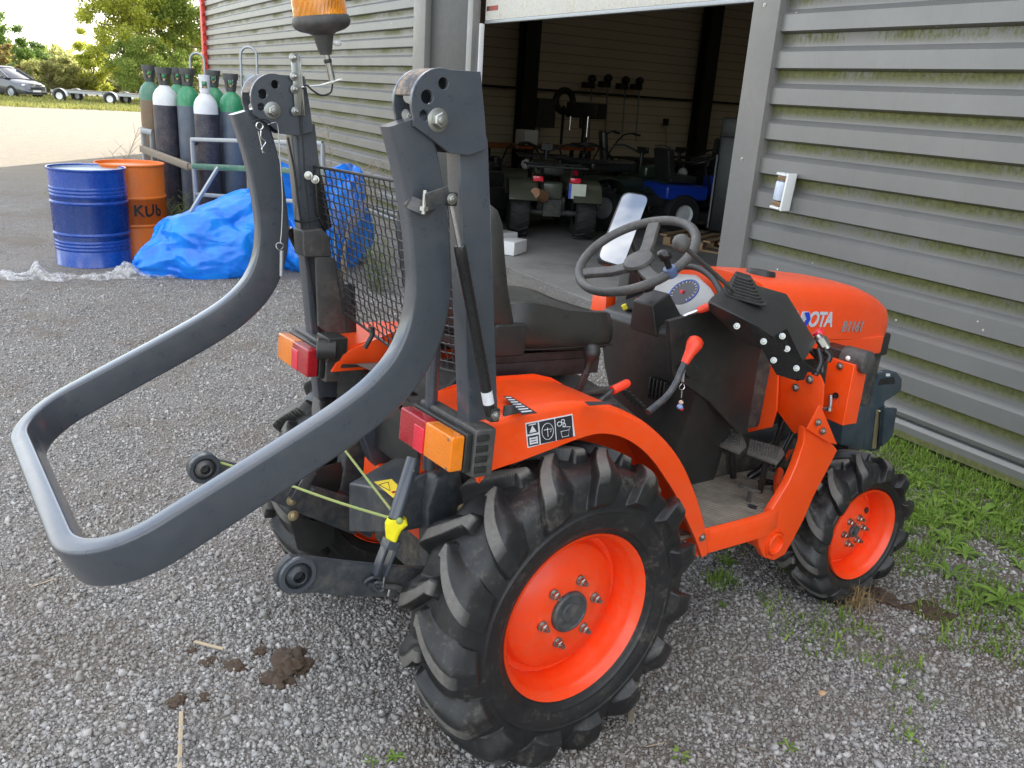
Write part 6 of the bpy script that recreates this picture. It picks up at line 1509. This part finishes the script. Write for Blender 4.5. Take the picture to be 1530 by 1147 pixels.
# ride-on mower
p = fp(1040, 352)+Vector((.5, .5, 0)); mo = empty('ride_on_mower', p, a-1.2); tag(mo, 'blue ride-on mower with white wheel rims at the right of the doorway', 'mower')
blu = pm('blue_bonnet', (.01, .05, .42), .3, coat=.4)
m = MB(); m.box((.55, 0, .62), (.75, .5, .30)); m.build('bonnet', blu, mo, bevel=.06, seg=3); m = MB(); m.box((-.1, 0, .42), (1.7, .45, .16)); m.build('mower_body', M['black'], mo, bevel=.04); MB().box((-.45, 0, .56), (.66, .92, .20)).build('rear_fender', blu, mo, bevel=.05, seg=3)
m = MB(); m.box((-.40, 0, .72), (.42, .44, .10)); m.box((-.62, 0, .92), (.10, .44, .42), Matrix.Rotation(-.2, 3, 'Y')); m.build('seat', M['vinyl'], mo, bevel=.03, seg=3)
MB().cyl((.16, 0, .6), (.02, 0, .98), .02, 12).build('steering_column', M['black'], mo); q = Vector((.0, 0, 1.0)); mq = az(q, Vector((-.35, 0, .95)))
m = MB(); m.tube([mq@Vector((.18*math.cos(t), .18*math.sin(t), 0)) for t in np.linspace(0, 2*PI, 40, endpoint=False)], .016, 10, closed=True); m.tube([mq@Vector((-.18, 0, 0)), mq@Vector((.18, 0, 0))], .014, 8); m.tube([mq@Vector((0, -.18, 0)), mq@Vector((0, 0, 0))], .014, 8); m.build('steering_wheel', M['black'], mo)
for x, r in ((-.5, .27), (.68, .19)):
    for sy in (-1, 1):
        q = empty('wheel', (x, sy*.42, r), 0, mo); ms = Matrix.Rotation(PI/2*(1 if sy < 0 else -1), 4, 'X')
        MB().lathe([(r*.5, -.1), (r*.9, -.1), (r, -.06), (r, .06), (r*.9, .1), (r*.5, .1)], 32, ms).build('tyre', M['tyreblack'], q); MB().lathe([(r*.55, .09), (r*.45, .05), (r*.2, .06), (.0005, .065)], 20, ms).build('rim', M['white'], q)
m = MB(); m.box((.1, 0, .24), (.75, 1.0, .12)); m.build('cutting_deck', M['black'], mo, bevel=.04)
# tall dark machine with mast at the very right of the doorway
p = fp(1082, 362)+Vector((.55, .55, 0)); ma = empty('lift_machine', p, .5); tag(ma, 'tall dark machine with yellow marked mast in the right corner of the doorway', 'machine')
m = MB(); m.box((0, 0, .7), (.35, .3, 1.3)); m.box((0, 0, 1.45), (.28, .34, .3)); m.build('machine_body', M['black'], ma, bevel=.03); m = MB(); m.box((-.2, -.1, 1.35), (.03, .03, .3)); m.build('yellow_marker', M['yellow'], ma); m = MB(); m.cyl((-.2, .15, .1), (-.2, .15, 1.1), .014, 10); m.cyl((-.22, -.15, .3), (-.22, -.15, .95), .008, 8); m.build('mast_tube', M['steel'], ma)
# wooden pallet, white boxes
p = fp(1066, 378); pt = empty('wooden_pallet', p+Vector((.3, .3, 0)), .3); tag(pt, 'wooden pallet lying on the workshop floor under the mower', 'pallet')
wd_ = pm('pallet_wood', (.42, .27, .14), .8, dirt=(.2, .12, .07), damt=.5)
m = MB()
for y in np.linspace(-.5, .5, 6): m.box((0, y, .13), (.8, .10, .02))
m.build('deck_board', wd_, pt)
m = MB()
for x in (-.35, 0, .35):
    for y in (-.45, 0, .45): m.box((x, y, .06), (.09, .1, .10))
    m.box((x, 0, .012), (.09, 1.0, .02))
m.build('pallet_block', wd_, pt)
p = fp(763, 378); o = MB().box((0, 0, .08), (.34, .24, .15)).build('polystyrene_block', M['white'], None, bevel=.012, seg=3); o.location = p; o.rotation_euler = (0, 0, .5); tag(o, 'white polystyrene block on the workshop floor beside the seat', 'block')
p = fp(752, 362); o = MB().box((0, 0, .05), (.26, .22, .09)).build('polystyrene_block', M['white'], None, bevel=.012, seg=3); o.location = p+Vector((.15, .2, 0)); o.rotation_euler = (0, 0, .1); tag(o, 'smaller white polystyrene block behind the larger one on the floor', 'block')
# pillar drill-like machine and clutter bench in the middle of the workshop
def wallpt(px, py, s=14.13, off=0):
    d = RW@ray(px, py); t = (s-(CW-W0).dot(SD))/d.dot(SD); return CW+d*t
q = wallpt(873, 205, 11.5); dm = empty('pillar_drill', (q.x, q.y, .066), .5); tag(dm, 'dark pillar drill with two bright rods standing behind the quad bikes', 'drill')
m = MB(); m.box((0, 0, .05), (.5, .4, .1)); m.cyl((0, 0, .1), (0, 0, 1.5), .06, 14); m.box((0, 0, 1.52), (.55, .62, .28)); m.box((0, 0, .9), (.4, .4, .05)); m.cyl((-.2, 0, 1.2), (-.2, 0, 1.4), .05, 14); m.build('drill_body', M['black'], dm, bevel=.03); m = MB(); m.cyl((-.28, -.15, 1.05), (-.28, -.15, 1.42), .018, 10); m.cyl((-.28, .2, 1.15), (-.28, .2, 1.4), .018, 10); m.build('drill_handle', M['chrome'], dm)
q = wallpt(795, 225, 11.8); be = empty('work_bench', (q.x, q.y, .066), WY*-1); tag(be, 'work bench with orange top edge and a white box against the inner wall', 'bench')
m = MB(); m.box((0, 0, .82), (2.4, .7, .06)); m.build('bench_top', pm('orange_bench_edge', (.42, .12, .03), .5), be)
m = MB()
for x in (-1.1, 1.1):
    for y in (-.3, .3): m.box((x, y, .4), (.06, .06, .8))
m.build('bench_leg', M['black'], be)
o = MB().box((0, 0, .14), (.3, .3, .26)).build('carton', M['white'], None, bevel=.01); o.location = (q.x-.3, q.y-.2, .92); tag(o, 'white carton standing on the work bench', 'box')
o = MB().box((0, 0, .3), (.5, .25, .6)).build('cabinet', M['greyplastic'], None, bevel=.02); o.location = wallpt(810, 190, 13.9); tag(o, 'pale grey cabinet hanging on the inner wall left of the steel column', 'cabinet')
labs = ('leftmost', 'second from left', 'third from left', 'rightmost')
for i, (px, py) in enumerate(((880, 123), (904, 122), (930, 125), (951, 126))):
    q = wallpt(px, py); e = empty('string_trimmer', q, 0); tag(e, f'{labs[i]} of the four garden trimmers hanging head up on the inner wall', 'trimmer', 'trimmers hanging on the inner wall')
    m = MB(); m.tube([(0, -.1, .0), (.05, -.12, -1.25)], .016, 8); m.build('trimmer_shaft', M['steel'], e)
    m = MB(); m.sphere((0, -.1, .08), .10, 14, 8, (1, 1, .9)); m.box((-.12, -.12, -.06), (.28, .12, .12)); m.build('engine_head', M['black'], e)
q = wallpt(832, 150); e = empty('hose_reel', q-SD*.2, -WY); tag(e, 'round dark hose reel hanging beside the steel column', 'hose reel')
m = MB(); m.tube([(.22*math.cos(t), -.1, .22*math.sin(t)) for t in np.linspace(0, 2*PI, 30, endpoint=False)], .07, 10, closed=True); m.build('coiled_hose', M['black'], e); MB().cyl((0, -.1, -.1), (0, -.1, -.9), .03, 8).build('reel_stand', M['black'], e)
q = wallpt(990, 185); e = empty('hand_tool', q, 0); tag(e, 'long-handled tool leaning on the inner wall right of the trimmers', 'tool'); MB().cyl((0, -.1, 0), (.25, -.1, -1.2), .014, 8).build('tool_handle', M['wood'], e); MB().box((0, -.1, .05), (.14, .05, .16)).build('tool_head', M['black'], e)

# more machines parked in the gloom
def tiller(p, yaw, label, seat=False, h=1.05):
    e = empty('garden_machine', p, yaw); tag(e, label, 'garden machine', 'garden machines in the workshop')
    m = MB(); m.box((0, 0, .38), (.7, .4, .3)); m.box((.1, 0, .62), (.38, .34, .22)); m.cyl((.1, 0, .7), (.1, 0, .84), .09, 14); m.build('machine_body', M['black'], e, bevel=.04, seg=3)
    for sy in (-1, 1):
        q = empty('wheel', (-.1, sy*.28, .22), 0, e); ms = Matrix.Rotation(PI/2*(1 if sy < 0 else -1), 4, 'X')
        MB().lathe([(.12, -.06), (.20, -.07), (.22, -.03), (.22, .03), (.20, .07), (.12, .06)], 24, ms).build('tyre', M['tyreblack'], q); MB().lathe([(.13, .05), (.05, .03), (.0005, .04)], 16, ms).build('rim', M['steel'], q)
        m = MB(); m.tube(catmull([Vector(v) for v in ((-.1, sy*.12, .5), (-.5, sy*.2, h-.1), (-.72, sy*.26, h), (-.88, sy*.28, h-.02))], 5), .014, 8); m.tube([(-.76, sy*.27, h-.005), (-.90, sy*.28, h-.025)], .02, 10); m.build('handle', M['black'], e)
    if seat:
        m = MB(); m.box((-.35, 0, .75), (.4, .42, .1)); m.box((-.55, 0, 1.02), (.1, .42, .5), Matrix.Rotation(-.15, 3, 'Y')); m.build('seat', M['vinyl'], e, bevel=.04, seg=3)
F_ = lambda px, py, dx, dy: fp(px, py)+Vector((dx, dy, 0))
tiller(F_(760, 350, .9, 1.6), a+.6, 'dark garden machine behind the left side of the green-grey quad bike')
tiller(F_(870, 345, .8, 1.5), a-.5, 'dark garden machine with raised handles between the two nearest quad bikes')
tiller(F_(960, 340, .9, 1.2), a-1.5, 'dark machine with tall seat back right of the pillar drill', True)
tiller(F_(1010, 338, 1.6, 1.8), a+1.2, 'dark garden machine behind the blue ride-on mower')
tiller(F_(905, 340, 1.8, 2.6), a+2.2, 'dark garden machine against the inner wall below the trimmers', False, 1.2)
tiller(F_(1075, 345, 1.2, 1.4), a+.2, 'dark machine with seat in the right corner behind the mower', True)
tiller(F_(735, 352, .5, 1.0), a-2.6, 'dark garden machine half hidden behind the tractor post', False, 1.15)
# ---------------------------------------------------------------- plants
def leafmat(name, c0, c1, tr=.6):
    m, nt, b = newmat(name); t = _n(nt, 'ShaderNodeAttribute', attribute_name='tint').outputs['Fac']
    c = mix(nt, t, c0, c1); nt.links.new(c, b.inputs['Base Color']); setin(b, Roughness=.55, Specular_IOR_Level=.3)
    tl = _n(nt, 'ShaderNodeBsdfTranslucent'); nt.links.new(c, tl.inputs[0]); ms = _n(nt, 'ShaderNodeMixShader'); ms.inputs[0].default_value = tr
    nt.links.new(b.outputs[0], ms.inputs[1]); nt.links.new(tl.outputs[0], ms.inputs[2]); nt.links.new(ms.outputs[0], nt.nodes['Material Output'].inputs[0]); return m
def cards(name, P0, size, mat, parent, aspect=.55, tilt=None):
    """many small kite-shaped leaves at the points P0"""
    n = len(P0); size = np.broadcast_to(size, (n,)) if np.ndim(size) == 0 else size
    d = RNG.normal(size=(n, 3)); d /= np.linalg.norm(d, axis=1)[:, None]
    if tilt is not None: d[:, 2] = np.abs(d[:, 2])+tilt; d /= np.linalg.norm(d, axis=1)[:, None]
    r = RNG.normal(size=(n, 3)); e = np.cross(d, r); e /= np.linalg.norm(e, axis=1)[:, None]
    s = size[:, None]; k = np.cross(d, e)
    V = np.stack([P0, P0+d*s*.5+e*s*aspect*.5+k*s*.08, P0+d*s, P0+d*s*.5-e*s*aspect*.5+k*s*.08], 1).reshape(-1, 3)
    me = np_mesh(name, V, np.arange(n*4).reshape(n, 4)); at = me.attributes.new('tint', 'FLOAT', 'FACE'); at.data.foreach_set('value', RNG.random(n).astype(np.float32))
    return finish(name, me, mat, parent, 0)
def crown_pts(c, rx, ry, rz, n, clumps, seed, low=-.9):
    rg = np.random.default_rng(seed); C_ = []; k = 0
    while len(C_) < clumps:
        d = rg.normal(size=3); d /= np.linalg.norm(d); r = rg.random()**.35
        if d[2]*r < low: continue
        C_.append(np.array([d[0]*rx*r, d[1]*ry*r, d[2]*rz*r]))
    C_ = np.array(C_); cs = rg.uniform(.12, .26, clumps)*min(rx, rz)
    idx = rg.integers(0, clumps, n); d = rg.normal(size=(n, 3)); d /= np.linalg.norm(d, axis=1)[:, None]
    return C_[idx]+d*(rg.random(n)**.45*cs[idx])[:, None]*np.array([1.15, 1.15, .8])+np.array(c), C_
bark = pm('grey_bark', (.22, .19, .15), .9, var=.3, scale=20)
def tree(name, x, y, h, rx, rz, n, clumps, mat, label, seed, leaf=.22, trunk_r=.12, cz=None, cat='tree', low=-.9, group=None):
    e = empty(name, (x, y, .05)); tag(e, label, cat, group)
    cz = cz if cz is not None else h-rz
    pts, C_ = crown_pts((0, 0, cz), rx, rx*.9, rz, n, clumps, seed, low); pts[:, 2] = np.maximum(pts[:, 2], .05)
    cards('crown', pts, RNG.uniform(.6, 1.3, n)*leaf, mat, e)
    m = MB(); tr = [Vector((.1*math.sin(k*1.3+seed), .1*math.cos(k*1.7), k/7*(cz+rz*.5))) for k in range(8)]; m.tube(tr, [trunk_r*(1-.11*k) for k in range(8)], 8)
    for k in range(min(18, clumps)):
        q = C_[k]; a = tr[2+k % 4]; b = Vector((q[0], q[1], q[2]+cz)); m.tube([a, a*.5+b*.5+Vector((0, 0, -.15)), b], [trunk_r*.45, trunk_r*.3, trunk_r*.12], 6)
    m.build('trunk', bark, e); return e
lf_lime = leafmat('yellow_green_leaves', (.30, .36, .04), (.60, .60, .12)); lf_dark = leafmat('mid_green_leaves', (.15, .22, .04), (.36, .43, .10)); lf_olive = leafmat('olive_leaves', (.26, .28, .08), (.46, .45, .18)); lf_dk2 = leafmat('deep_green_leaves', (.07, .13, .03), (.20, .30, .06)); lf_brown = leafmat('brownish_leaves', (.24, .19, .06), (.45, .36, .13))
def at(px, dep): q = D(px, 100, dep); return q.x, q.y
x, y = at(190, 49); tree('broadleaf_tree', x, y, 9.5, 2.6, 4.3, 30000, 90, lf_lime, 'tall yellow-green tree with pale slender trunk left of the workshop', 11, .17, .10, low=-.95)
x, y = at(262, 52); tree('broadleaf_tree', x, y, 10.5, 3.0, 4.6, 32000, 95, lf_dark, 'tall mid-green tree right beside the red corner of the workshop', 12, .17, .12)
x, y = at(325, 54); tree('broadleaf_tree', x, y, 11, 3.2, 4.8, 14000, 70, lf_lime, 'yellow-green tree mostly hidden behind the end of the workshop', 13, .17)
x, y = at(140, 51); tree('broadleaf_tree', x, y, 4.0, 1.5, 1.9, 15000, 50, lf_lime, 'low bushy yellow-green tree right of the olive bushes', 14, .14, .07, low=-1)
x, y = at(230, 47); tree('broadleaf_tree', x, y, 3.6, 2.6, 1.8, 20000, 60, lf_dark, 'dense low shrub under the two tall trees behind the trailers', 15, .13, .05, cat='shrub', low=-1)
x, y = at(-12, 52); tree('broadleaf_tree', x, y, 4.9, 2.0, 2.5, 20000, 60, lf_dk2, 'dark green tree at the left edge beyond the car', 16, .15, .12, low=-1)
x, y = at(40, 62); tree('broadleaf_tree', x, y, 4.1, 1.9, 2.1, 14000, 50, lf_dk2, 'rounded dark green tree behind the parked car', 17, .15, .1, low=-1)
x, y = at(8, 47.5); tree('bush', x, y, 2.9, .8, 1.4, 6000, 26, lf_brown, 'brownish bush behind the parked car at the left edge', 18, .12, .04, cat='bush', low=-1)
x, y = at(72, 49); tree('bush', x, y, 2.3, 1.5, 1.2, 12000, 40, lf_olive, 'olive bush right of the parked car', 19, .11, .04, cat='bush', low=-1)
x, y = at(104, 50); tree('bush', x, y, 2.6, 1.4, 1.3, 12000, 40, lf_olive, 'olive bush directly behind the first flatbed trailer', 20, .11, .04, cat='bush', low=-1)
# far wood line
n = 60000; xx = RNG.uniform(-30, 60, n); zz = RNG.random(n)**.8*(3.1+1.2*np.sin(xx*.35)+.7*np.sin(xx*1.1+2)); yy = 78+RNG.normal(0, 1.6, n)
pts = np.stack([xx, yy, zz+.05], 1); tag(cards('distant_hedge', pts, RNG.uniform(.3, .6, n), lf_olive, None), kind='stuff')
# antenna mast far behind
q = D(84, 88, 70); o = MB().tube([(q.x, q.y, 0), (q.x, q.y, 5.4)], [.05, .03], 8).build('mast', M['steel'], None); tag(o, 'thin mast standing against the sky beyond the bushes', 'mast')
# grass verge at the far side of the gravel
n = 70000; xx = RNG.uniform(-14, 22, n); yy = RNG.uniform(40, 58, n)
gm = leafmat('dry_grass', (.16, .19, .035), (.42, .40, .13), .3)
def blades(name, x, y, z, h, w_, mat, lean=.35, parent=None):
    n = len(x); a = RNG.random(n)*2*PI; ln = RNG.random(n)*lean; dx = np.cos(a)*ln*h; dy = np.sin(a)*ln*h; px = -np.sin(a+RNG.normal(0, .6, n))*w_/2; py = np.cos(a)*w_/2
    b0 = np.stack([x-px, y-py, z], 1); b1 = np.stack([x+px, y+py, z], 1); m0 = np.stack([x+dx*.4-px*.8, y+dy*.4-py*.8, z+h*.55], 1); m1 = np.stack([x+dx*.4+px*.8, y+dy*.4+py*.8, z+h*.55], 1)
    t0 = np.stack([x+dx-px*.12, y+dy-py*.12, z+h*(1-.45*ln)], 1); t1 = np.stack([x+dx+px*.12, y+dy+py*.12, z+h*(1-.45*ln)], 1)
    V = np.stack([b0, b1, m1, m0, t1, t0], 1).reshape(-1, 3); k = np.arange(n)*6; F = np.concatenate([np.stack([k, k+1, k+2, k+3], 1), np.stack([k+3, k+2, k+4, k+5], 1)])
    me = np_mesh(name, V, F); at_ = me.attributes.new('tint', 'FLOAT', 'FACE'); t = RNG.random(n).astype(np.float32); at_.data.foreach_set('value', np.concatenate([t, t]))
    return finish(name, me, mat, parent, 0)
tag(blades('grass', xx, yy, np.full(n, .04), RNG.uniform(.06, .22, n), .05, gm), kind='stuff')
# grass and weeds along the foot of the wall
gm2 = leafmat('fresh_grass', (.10, .19, .02), (.28, .40, .07), .35)
n = 90000; s = RNG.uniform(-5, 1.6, n); o_ = RNG.random(n)**1.3*2.3+.05
wp = np.array([W0.x, W0.y])+s[:, None]*np.array([SD.x, SD.y])+o_[:, None]*np.array([OD.x, OD.y])
pn_ = np.array([mn.noise(Vector((a*2.2, b*2.2, 1.3)))+.5*mn.noise(Vector((a*7, b*7, 4))) for a, b in wp])
keep = (pn_ > -.30+.42*(o_-.60)+.25*np.clip(s-.9, 0, 2)) & (RNG.random(n) < np.clip(1.3-.35*o_, .15, 1)*.62)
wp = wp[keep]; k = len(wp)
tag(blades('grass', wp[:, 0], wp[:, 1], gz(wp[:, 0], wp[:, 1]), RNG.uniform(.02, .085, k)*np.clip(1.25-.3*o_[keep], .35, 1), RNG.uniform(.003, .007, k), gm2, 1.5), kind='stuff')
# broad leaved weeds: rosettes
wl = leafmat('weed_leaves', (.14, .25, .04), (.30, .44, .09), .35)
def leaf(m, base, a, L, w_, lift):
    d = Vector((math.cos(a), math.sin(a), 0)); s = Vector((-d.y, d.x, 0)); pts = []
    for t, ww in ((0, .12), (.25, .6), (.5, 1), (.75, .8), (1, .03)):
        c = base+d*L*t+Vector((0, 0, lift*L*(t-.75*t*t))); pts.append((c-s*w_*ww/2+Vector((0, 0, .12*w_*ww)), c, c+s*w_*ww/2+Vector((0, 0, .12*w_*ww))))
    V = [p for r in pts for p in r]; m.add(V, [(i*3+j, i*3+j+1, (i+1)*3+j+1, (i+1)*3+j) for i in range(4) for j in range(2)])
def rosette(c, n, L, seed, label, mat=None, w_=.28, lift=.7, name='weed_plant', group=None):
    rg = random.Random(seed); m = MB()
    for k in range(n): leaf(m, Vector((0, 0, .002)), 2*PI*k/n+rg.uniform(-.3, .3), L*rg.uniform(.6, 1.15), L*w_*rg.uniform(.7, 1.2), lift*rg.uniform(.4, 1.3))
    o = m.build(name, mat or wl, None, smooth=60, merge=False); o.location = c; tag(o, label, 'weed', group); 
    at_ = o.data.attributes.new('tint', 'FLOAT', 'FACE'); at_.data.foreach_set('value', np.repeat(RNG.random(max(1, len(o.data.polygons)//8+1)), 8)[:len(o.data.polygons)].astype(np.float32)); return o
spots = [(1370, 700), (1398, 712), (1425, 705), (1450, 728), (1478, 742), (1352, 728), (1392, 745), (1432, 770), (1470, 775), (1505, 790), (1400, 800), (1440, 828), (1480, 850), (1512, 830), (1362, 690), (1520, 770), (1380, 830), (1420, 860), (1500, 900), (1460, 900), (1345, 760), (1410, 735), (1490, 812)]
spots += [(1360+random.uniform(0, 165), 0) for _ in range(22)]; spots = [(x, y if y else 690+(x-1360)*.36+random.uniform(8, 120)) for x, y in spots]
for i, (px, py) in enumerate(spots):
    rosette(gp(px, py), random.randint(7, 12), random.uniform(.06, .13), i, 'broad-leaved green weed in the grass along the foot of the ribbed wall', w_=random.uniform(.10, .28), group='weeds along the foot of the wall')
rosette(gp(1178, 1118), 6, .035, 41, 'tiny green weed on bare gravel at the lower right'); rosette(gp(1080, 905), 6, .03, 42, 'tiny weed in the shadow between the two right wheels')
rosette(gp(1015, 1130), 6, .035, 43, 'small weed at the bottom edge right of the rear tyre'); rosette(gp(590, 1132), 7, .03, 44, 'low weed at the bottom edge left of the rear tyre'); rosette(gp(555, 1138), 6, .025, 45, 'smaller low weed at the bottom edge left of its neighbour'); rosette(gp(1360, 1105), 6, .035, 46, 'tiny weed at the bottom edge far right')
rosette(gp(1085, 840), 9, .06, 47, 'weed under the orange cross tube of the tractor'); rosette(gp(1250, 690), 12, .10, 48, 'leafy weed just behind the front tyre below the weight bracket')
# dry tuft in front of the front wheel
c = gp(1268, 902); n = 500; rg = RNG.normal(0, .035, (n, 2)); dry = leafmat('dry_straw_blades', (.25, .17, .07), (.48, .38, .20), .2)
t_ = blades('dry_grass_tuft', rg[:, 0], rg[:, 1], np.zeros(n), RNG.uniform(.03, .11, n), .0022, dry, 1.0); t_.location = c; tag(t_, 'dry straw-coloured grass tuft at the foot of the front tyre', 'grass tuft')
for px, py, rr, nn, lab in ((85, 290, .07, 300, 'sparse grass tuft on the gravel left of the blue drum'), (1075, 870, .03, 200, 'thin grass tuft between the wheels of the tractor')):
    c = gp(px, py); rg = RNG.normal(0, rr, (nn, 2)); t_ = blades('grass_tuft', rg[:, 0], rg[:, 1], np.zeros(nn), RNG.uniform(.02, .07, nn), .003, gm2, .8); t_.location = c; tag(t_, lab, 'grass tuft')
# scattered little sprigs in the gravel
n = 2200; xx = RNG.uniform(-1.5, 4, n); yy = RNG.uniform(-1.3, 9, n); kk = np.array([mn.noise(Vector((a*1.6, b*1.6, 7))) for a, b in zip(xx, yy)]) > .22; xx, yy = xx[kk], yy[kk]
tag(blades('grass', xx, yy, gz(xx, yy), RNG.uniform(.006, .022, len(xx)), .003, leafmat('yellowed_grass', (.14, .15, .04), (.30, .27, .10), .3), .9), kind='stuff')
# tall weeds
def tallweed(px, py, h, n, seed, mat, label, spread=.06, stems=1, leafL=.05, base=None, dry=False):
    c = base if base is not None else gp(px, py); rg = random.Random(seed); m = MB(); L = MB()
    for s_ in range(stems):
        a = rg.uniform(0, 2*PI); lean = Vector((math.cos(a), math.sin(a), 0))*spread*rg.uniform(.3, 1.6)*h; off = Vector((rg.uniform(-.04, .04), rg.uniform(-.04, .04), 0))*stems**.5
        hh = h*rg.uniform(.75, 1.05); path = [off+lean*(t*t)+Vector((.01*math.sin(t*9+s_), 0, hh*t)) for t in np.linspace(0, 1, 9)]; m.tube(path, [.006*(1-.09*k) for k in range(9)], 6)
        for k in range(n):
            t = rg.uniform(.08, 1) if not dry else rg.uniform(.35, 1); q = path[min(7, int(t*8))].lerp(path[min(8, int(t*8)+1)], t*8-int(t*8)); a = rg.uniform(0, 2*PI)
            if dry:
                e2 = q+Vector((math.cos(a), math.sin(a), .9))*rg.uniform(.05, .16)*h; m.tube([q, e2], [.0022, .001], 4)
                for r_ in range(3): leaf(L, q.lerp(e2, rg.uniform(.5, 1)), rg.uniform(0, 6.3), leafL*.45, leafL*.3, .6)
            else: leaf(L, q, a, leafL*(1.25-.8*t)*rg.uniform(.7, 1.3), leafL*.24, .9)
    e = empty('tall_weed', c); tag(e, label, 'weed'); m.build('stem', mat[1], e)
    o = L.build('foliage', mat[0], e, smooth=0, merge=False); at_ = o.data.attributes.new('tint', 'FLOAT', 'FACE'); at_.data.foreach_set('value', RNG.random(len(o.data.polygons)).astype(np.float32))
stemg = pm('green_stem', (.16, .19, .06), .7); stemd = pm('dry_stem', (.30, .24, .16), .8)
wg = leafmat('grey_green_leaves', (.10, .15, .05), (.22, .27, .12), .3); wdry = leafmat('dry_seed_heads', (.24, .20, .13), (.45, .40, .30), .3)
tallweed(282, 352, 1.32, 150, 5, (wg, stemg), 'tall leafy green weed growing in front of the gas cylinders', .05, 1, .10)
tallweed(262, 372, .55, 40, 6, (wg, stemg), 'short scruffy weed beside the orange drum', .2, 4, .05, dry=True)
tallweed(310, 350, .75, 30, 7, (wg, stemg), 'tangle of weeds growing inside the steel frame', .3, 6, .06, dry=True); tallweed(350, 350, .7, 30, 8, (wg, stemg), 'leafy weeds at the right of the steel frame', .3, 5, .07)
p0 = D(182, 240, 8.9); p0.z = .05; tallweed(0, 0, 1.15, 26, 9, (wdry, stemd), 'thin dry stalk rising behind the orange drum', .06, 1, .03, base=p0, dry=True)
p0 = D(168, 240, 8.9); p0.z = .05; tallweed(0, 0, 1.12, 26, 31, (wdry, stemd), 'leaning dry stalks rising behind the blue drum', .40, 2, .03, base=p0, dry=True)
p0 = D(508, 300, 7.6); p0.z = .05; tallweed(0, 0, 1.32, 34, 12, (wdry, stemd), 'dry grey seed-headed weed rising beyond the wire screen', .25, 5, .05, base=p0, dry=True)
p0 = D(560, 380, 7.3); p0.z = .05; tallweed(0, 0, .5, 40, 13, (wg, stemg), 'green weeds growing behind the wire screen near the wall', .4, 6, .08, base=p0)
# ---------------------------------------------------------------- world, sun, camera
w = bpy.data.worlds.new("World"); S.world = w; w.use_nodes = True
nt = w.node_tree; bg = nt.nodes['Background']
SUN_EL = R_(31); SUN_AZ = math.atan2(4.7, 4.6)     # direction to the sun in the xy plane, from +x
sky = nt.nodes.new('ShaderNodeTexSky'); sky.sky_type = 'NISHITA'; sky.sun_disc = False
sky.sun_elevation = SUN_EL; sky.sun_rotation = PI/2-SUN_AZ; sky.air_density = 1.0; sky.dust_density = 1.2; sky.ozone_density = .6
tc = nt.nodes.new('ShaderNodeTexCoord'); mp = nt.nodes.new('ShaderNodeMapping'); mp.inputs['Scale'].default_value = (1, 1, 2.6); mp.inputs['Location'].default_value = (.35, .2, 0)
nt.links.new(tc.outputs['Generated'], mp.inputs[0])
n1 = nt.nodes.new('ShaderNodeTexNoise'); n1.inputs['Scale'].default_value = 2.3; n1.inputs['Detail'].default_value = 9; n1.inputs['Roughness'].default_value = .58; nt.links.new(mp.outputs[0], n1.inputs['Vector'])
r = nt.nodes.new('ShaderNodeValToRGB'); r.color_ramp.elements[0].position = .47; r.color_ramp.elements[1].position = .60; nt.links.new(n1.outputs['Fac'], r.inputs[0])
n2 = nt.nodes.new('ShaderNodeTexNoise'); n2.inputs['Scale'].default_value = 4; n2.inputs['Detail'].default_value = 5; nt.links.new(mp.outputs[0], n2.inputs['Vector'])
r2 = nt.nodes.new('ShaderNodeValToRGB'); r2.color_ramp.elements[0].color = (4.4, 4.4, 4.5, 1); r2.color_ramp.elements[1].color = (10.5, 10.2, 9.8, 1); r2.color_ramp.elements[0].position = .3; r2.color_ramp.elements[1].position = .6; nt.links.new(n2.outputs['Fac'], r2.inputs[0])
r.color_ramp.elements[0].color = (.10, .10, .10, 1)
mx = nt.nodes.new('ShaderNodeMix'); mx.data_type = 'RGBA'; nt.links.new(r.outputs[0], mx.inputs[0]); nt.links.new(sky.outputs[0], mx.inputs[6]); nt.links.new(r2.outputs[0], mx.inputs[7])
nt.links.new(mx.outputs[2], bg.inputs[0]); bg.inputs[1].default_value = .145
sl = bpy.data.lights.new('sun', 'SUN'); sl.energy = 4.2; sl.angle = R_(.53); sl.color = (1, .93, .82)
so = bpy.data.objects.new('sun', sl); COL.objects.link(so)
sd = Vector((math.cos(SUN_EL)*math.cos(SUN_AZ), math.cos(SUN_EL)*math.sin(SUN_AZ), math.sin(SUN_EL)))
so.rotation_euler = sd.to_track_quat('Z', 'Y').to_euler(); so.location = (0, 0, 30)
cam = bpy.data.cameras.new('camera'); co_ = bpy.data.objects.new('camera', cam); COL.objects.link(co_); S.camera = co_
cam.sensor_fit = 'HORIZONTAL'; cam.sensor_width = 36; cam.lens = PF*36/PW; cam.clip_start = .02; cam.clip_end = 3000
Rm = Matrix(((RW@RT), (RW@UP), -(RW@FW))).transposed(); co_.matrix_world = Matrix.Translation(CW)@Rm.to_4x4()
S.view_settings.view_transform = 'Standard'; S.view_settings.look = 'None'; S.view_settings.exposure = 1.6; S.view_settings.gamma = 1
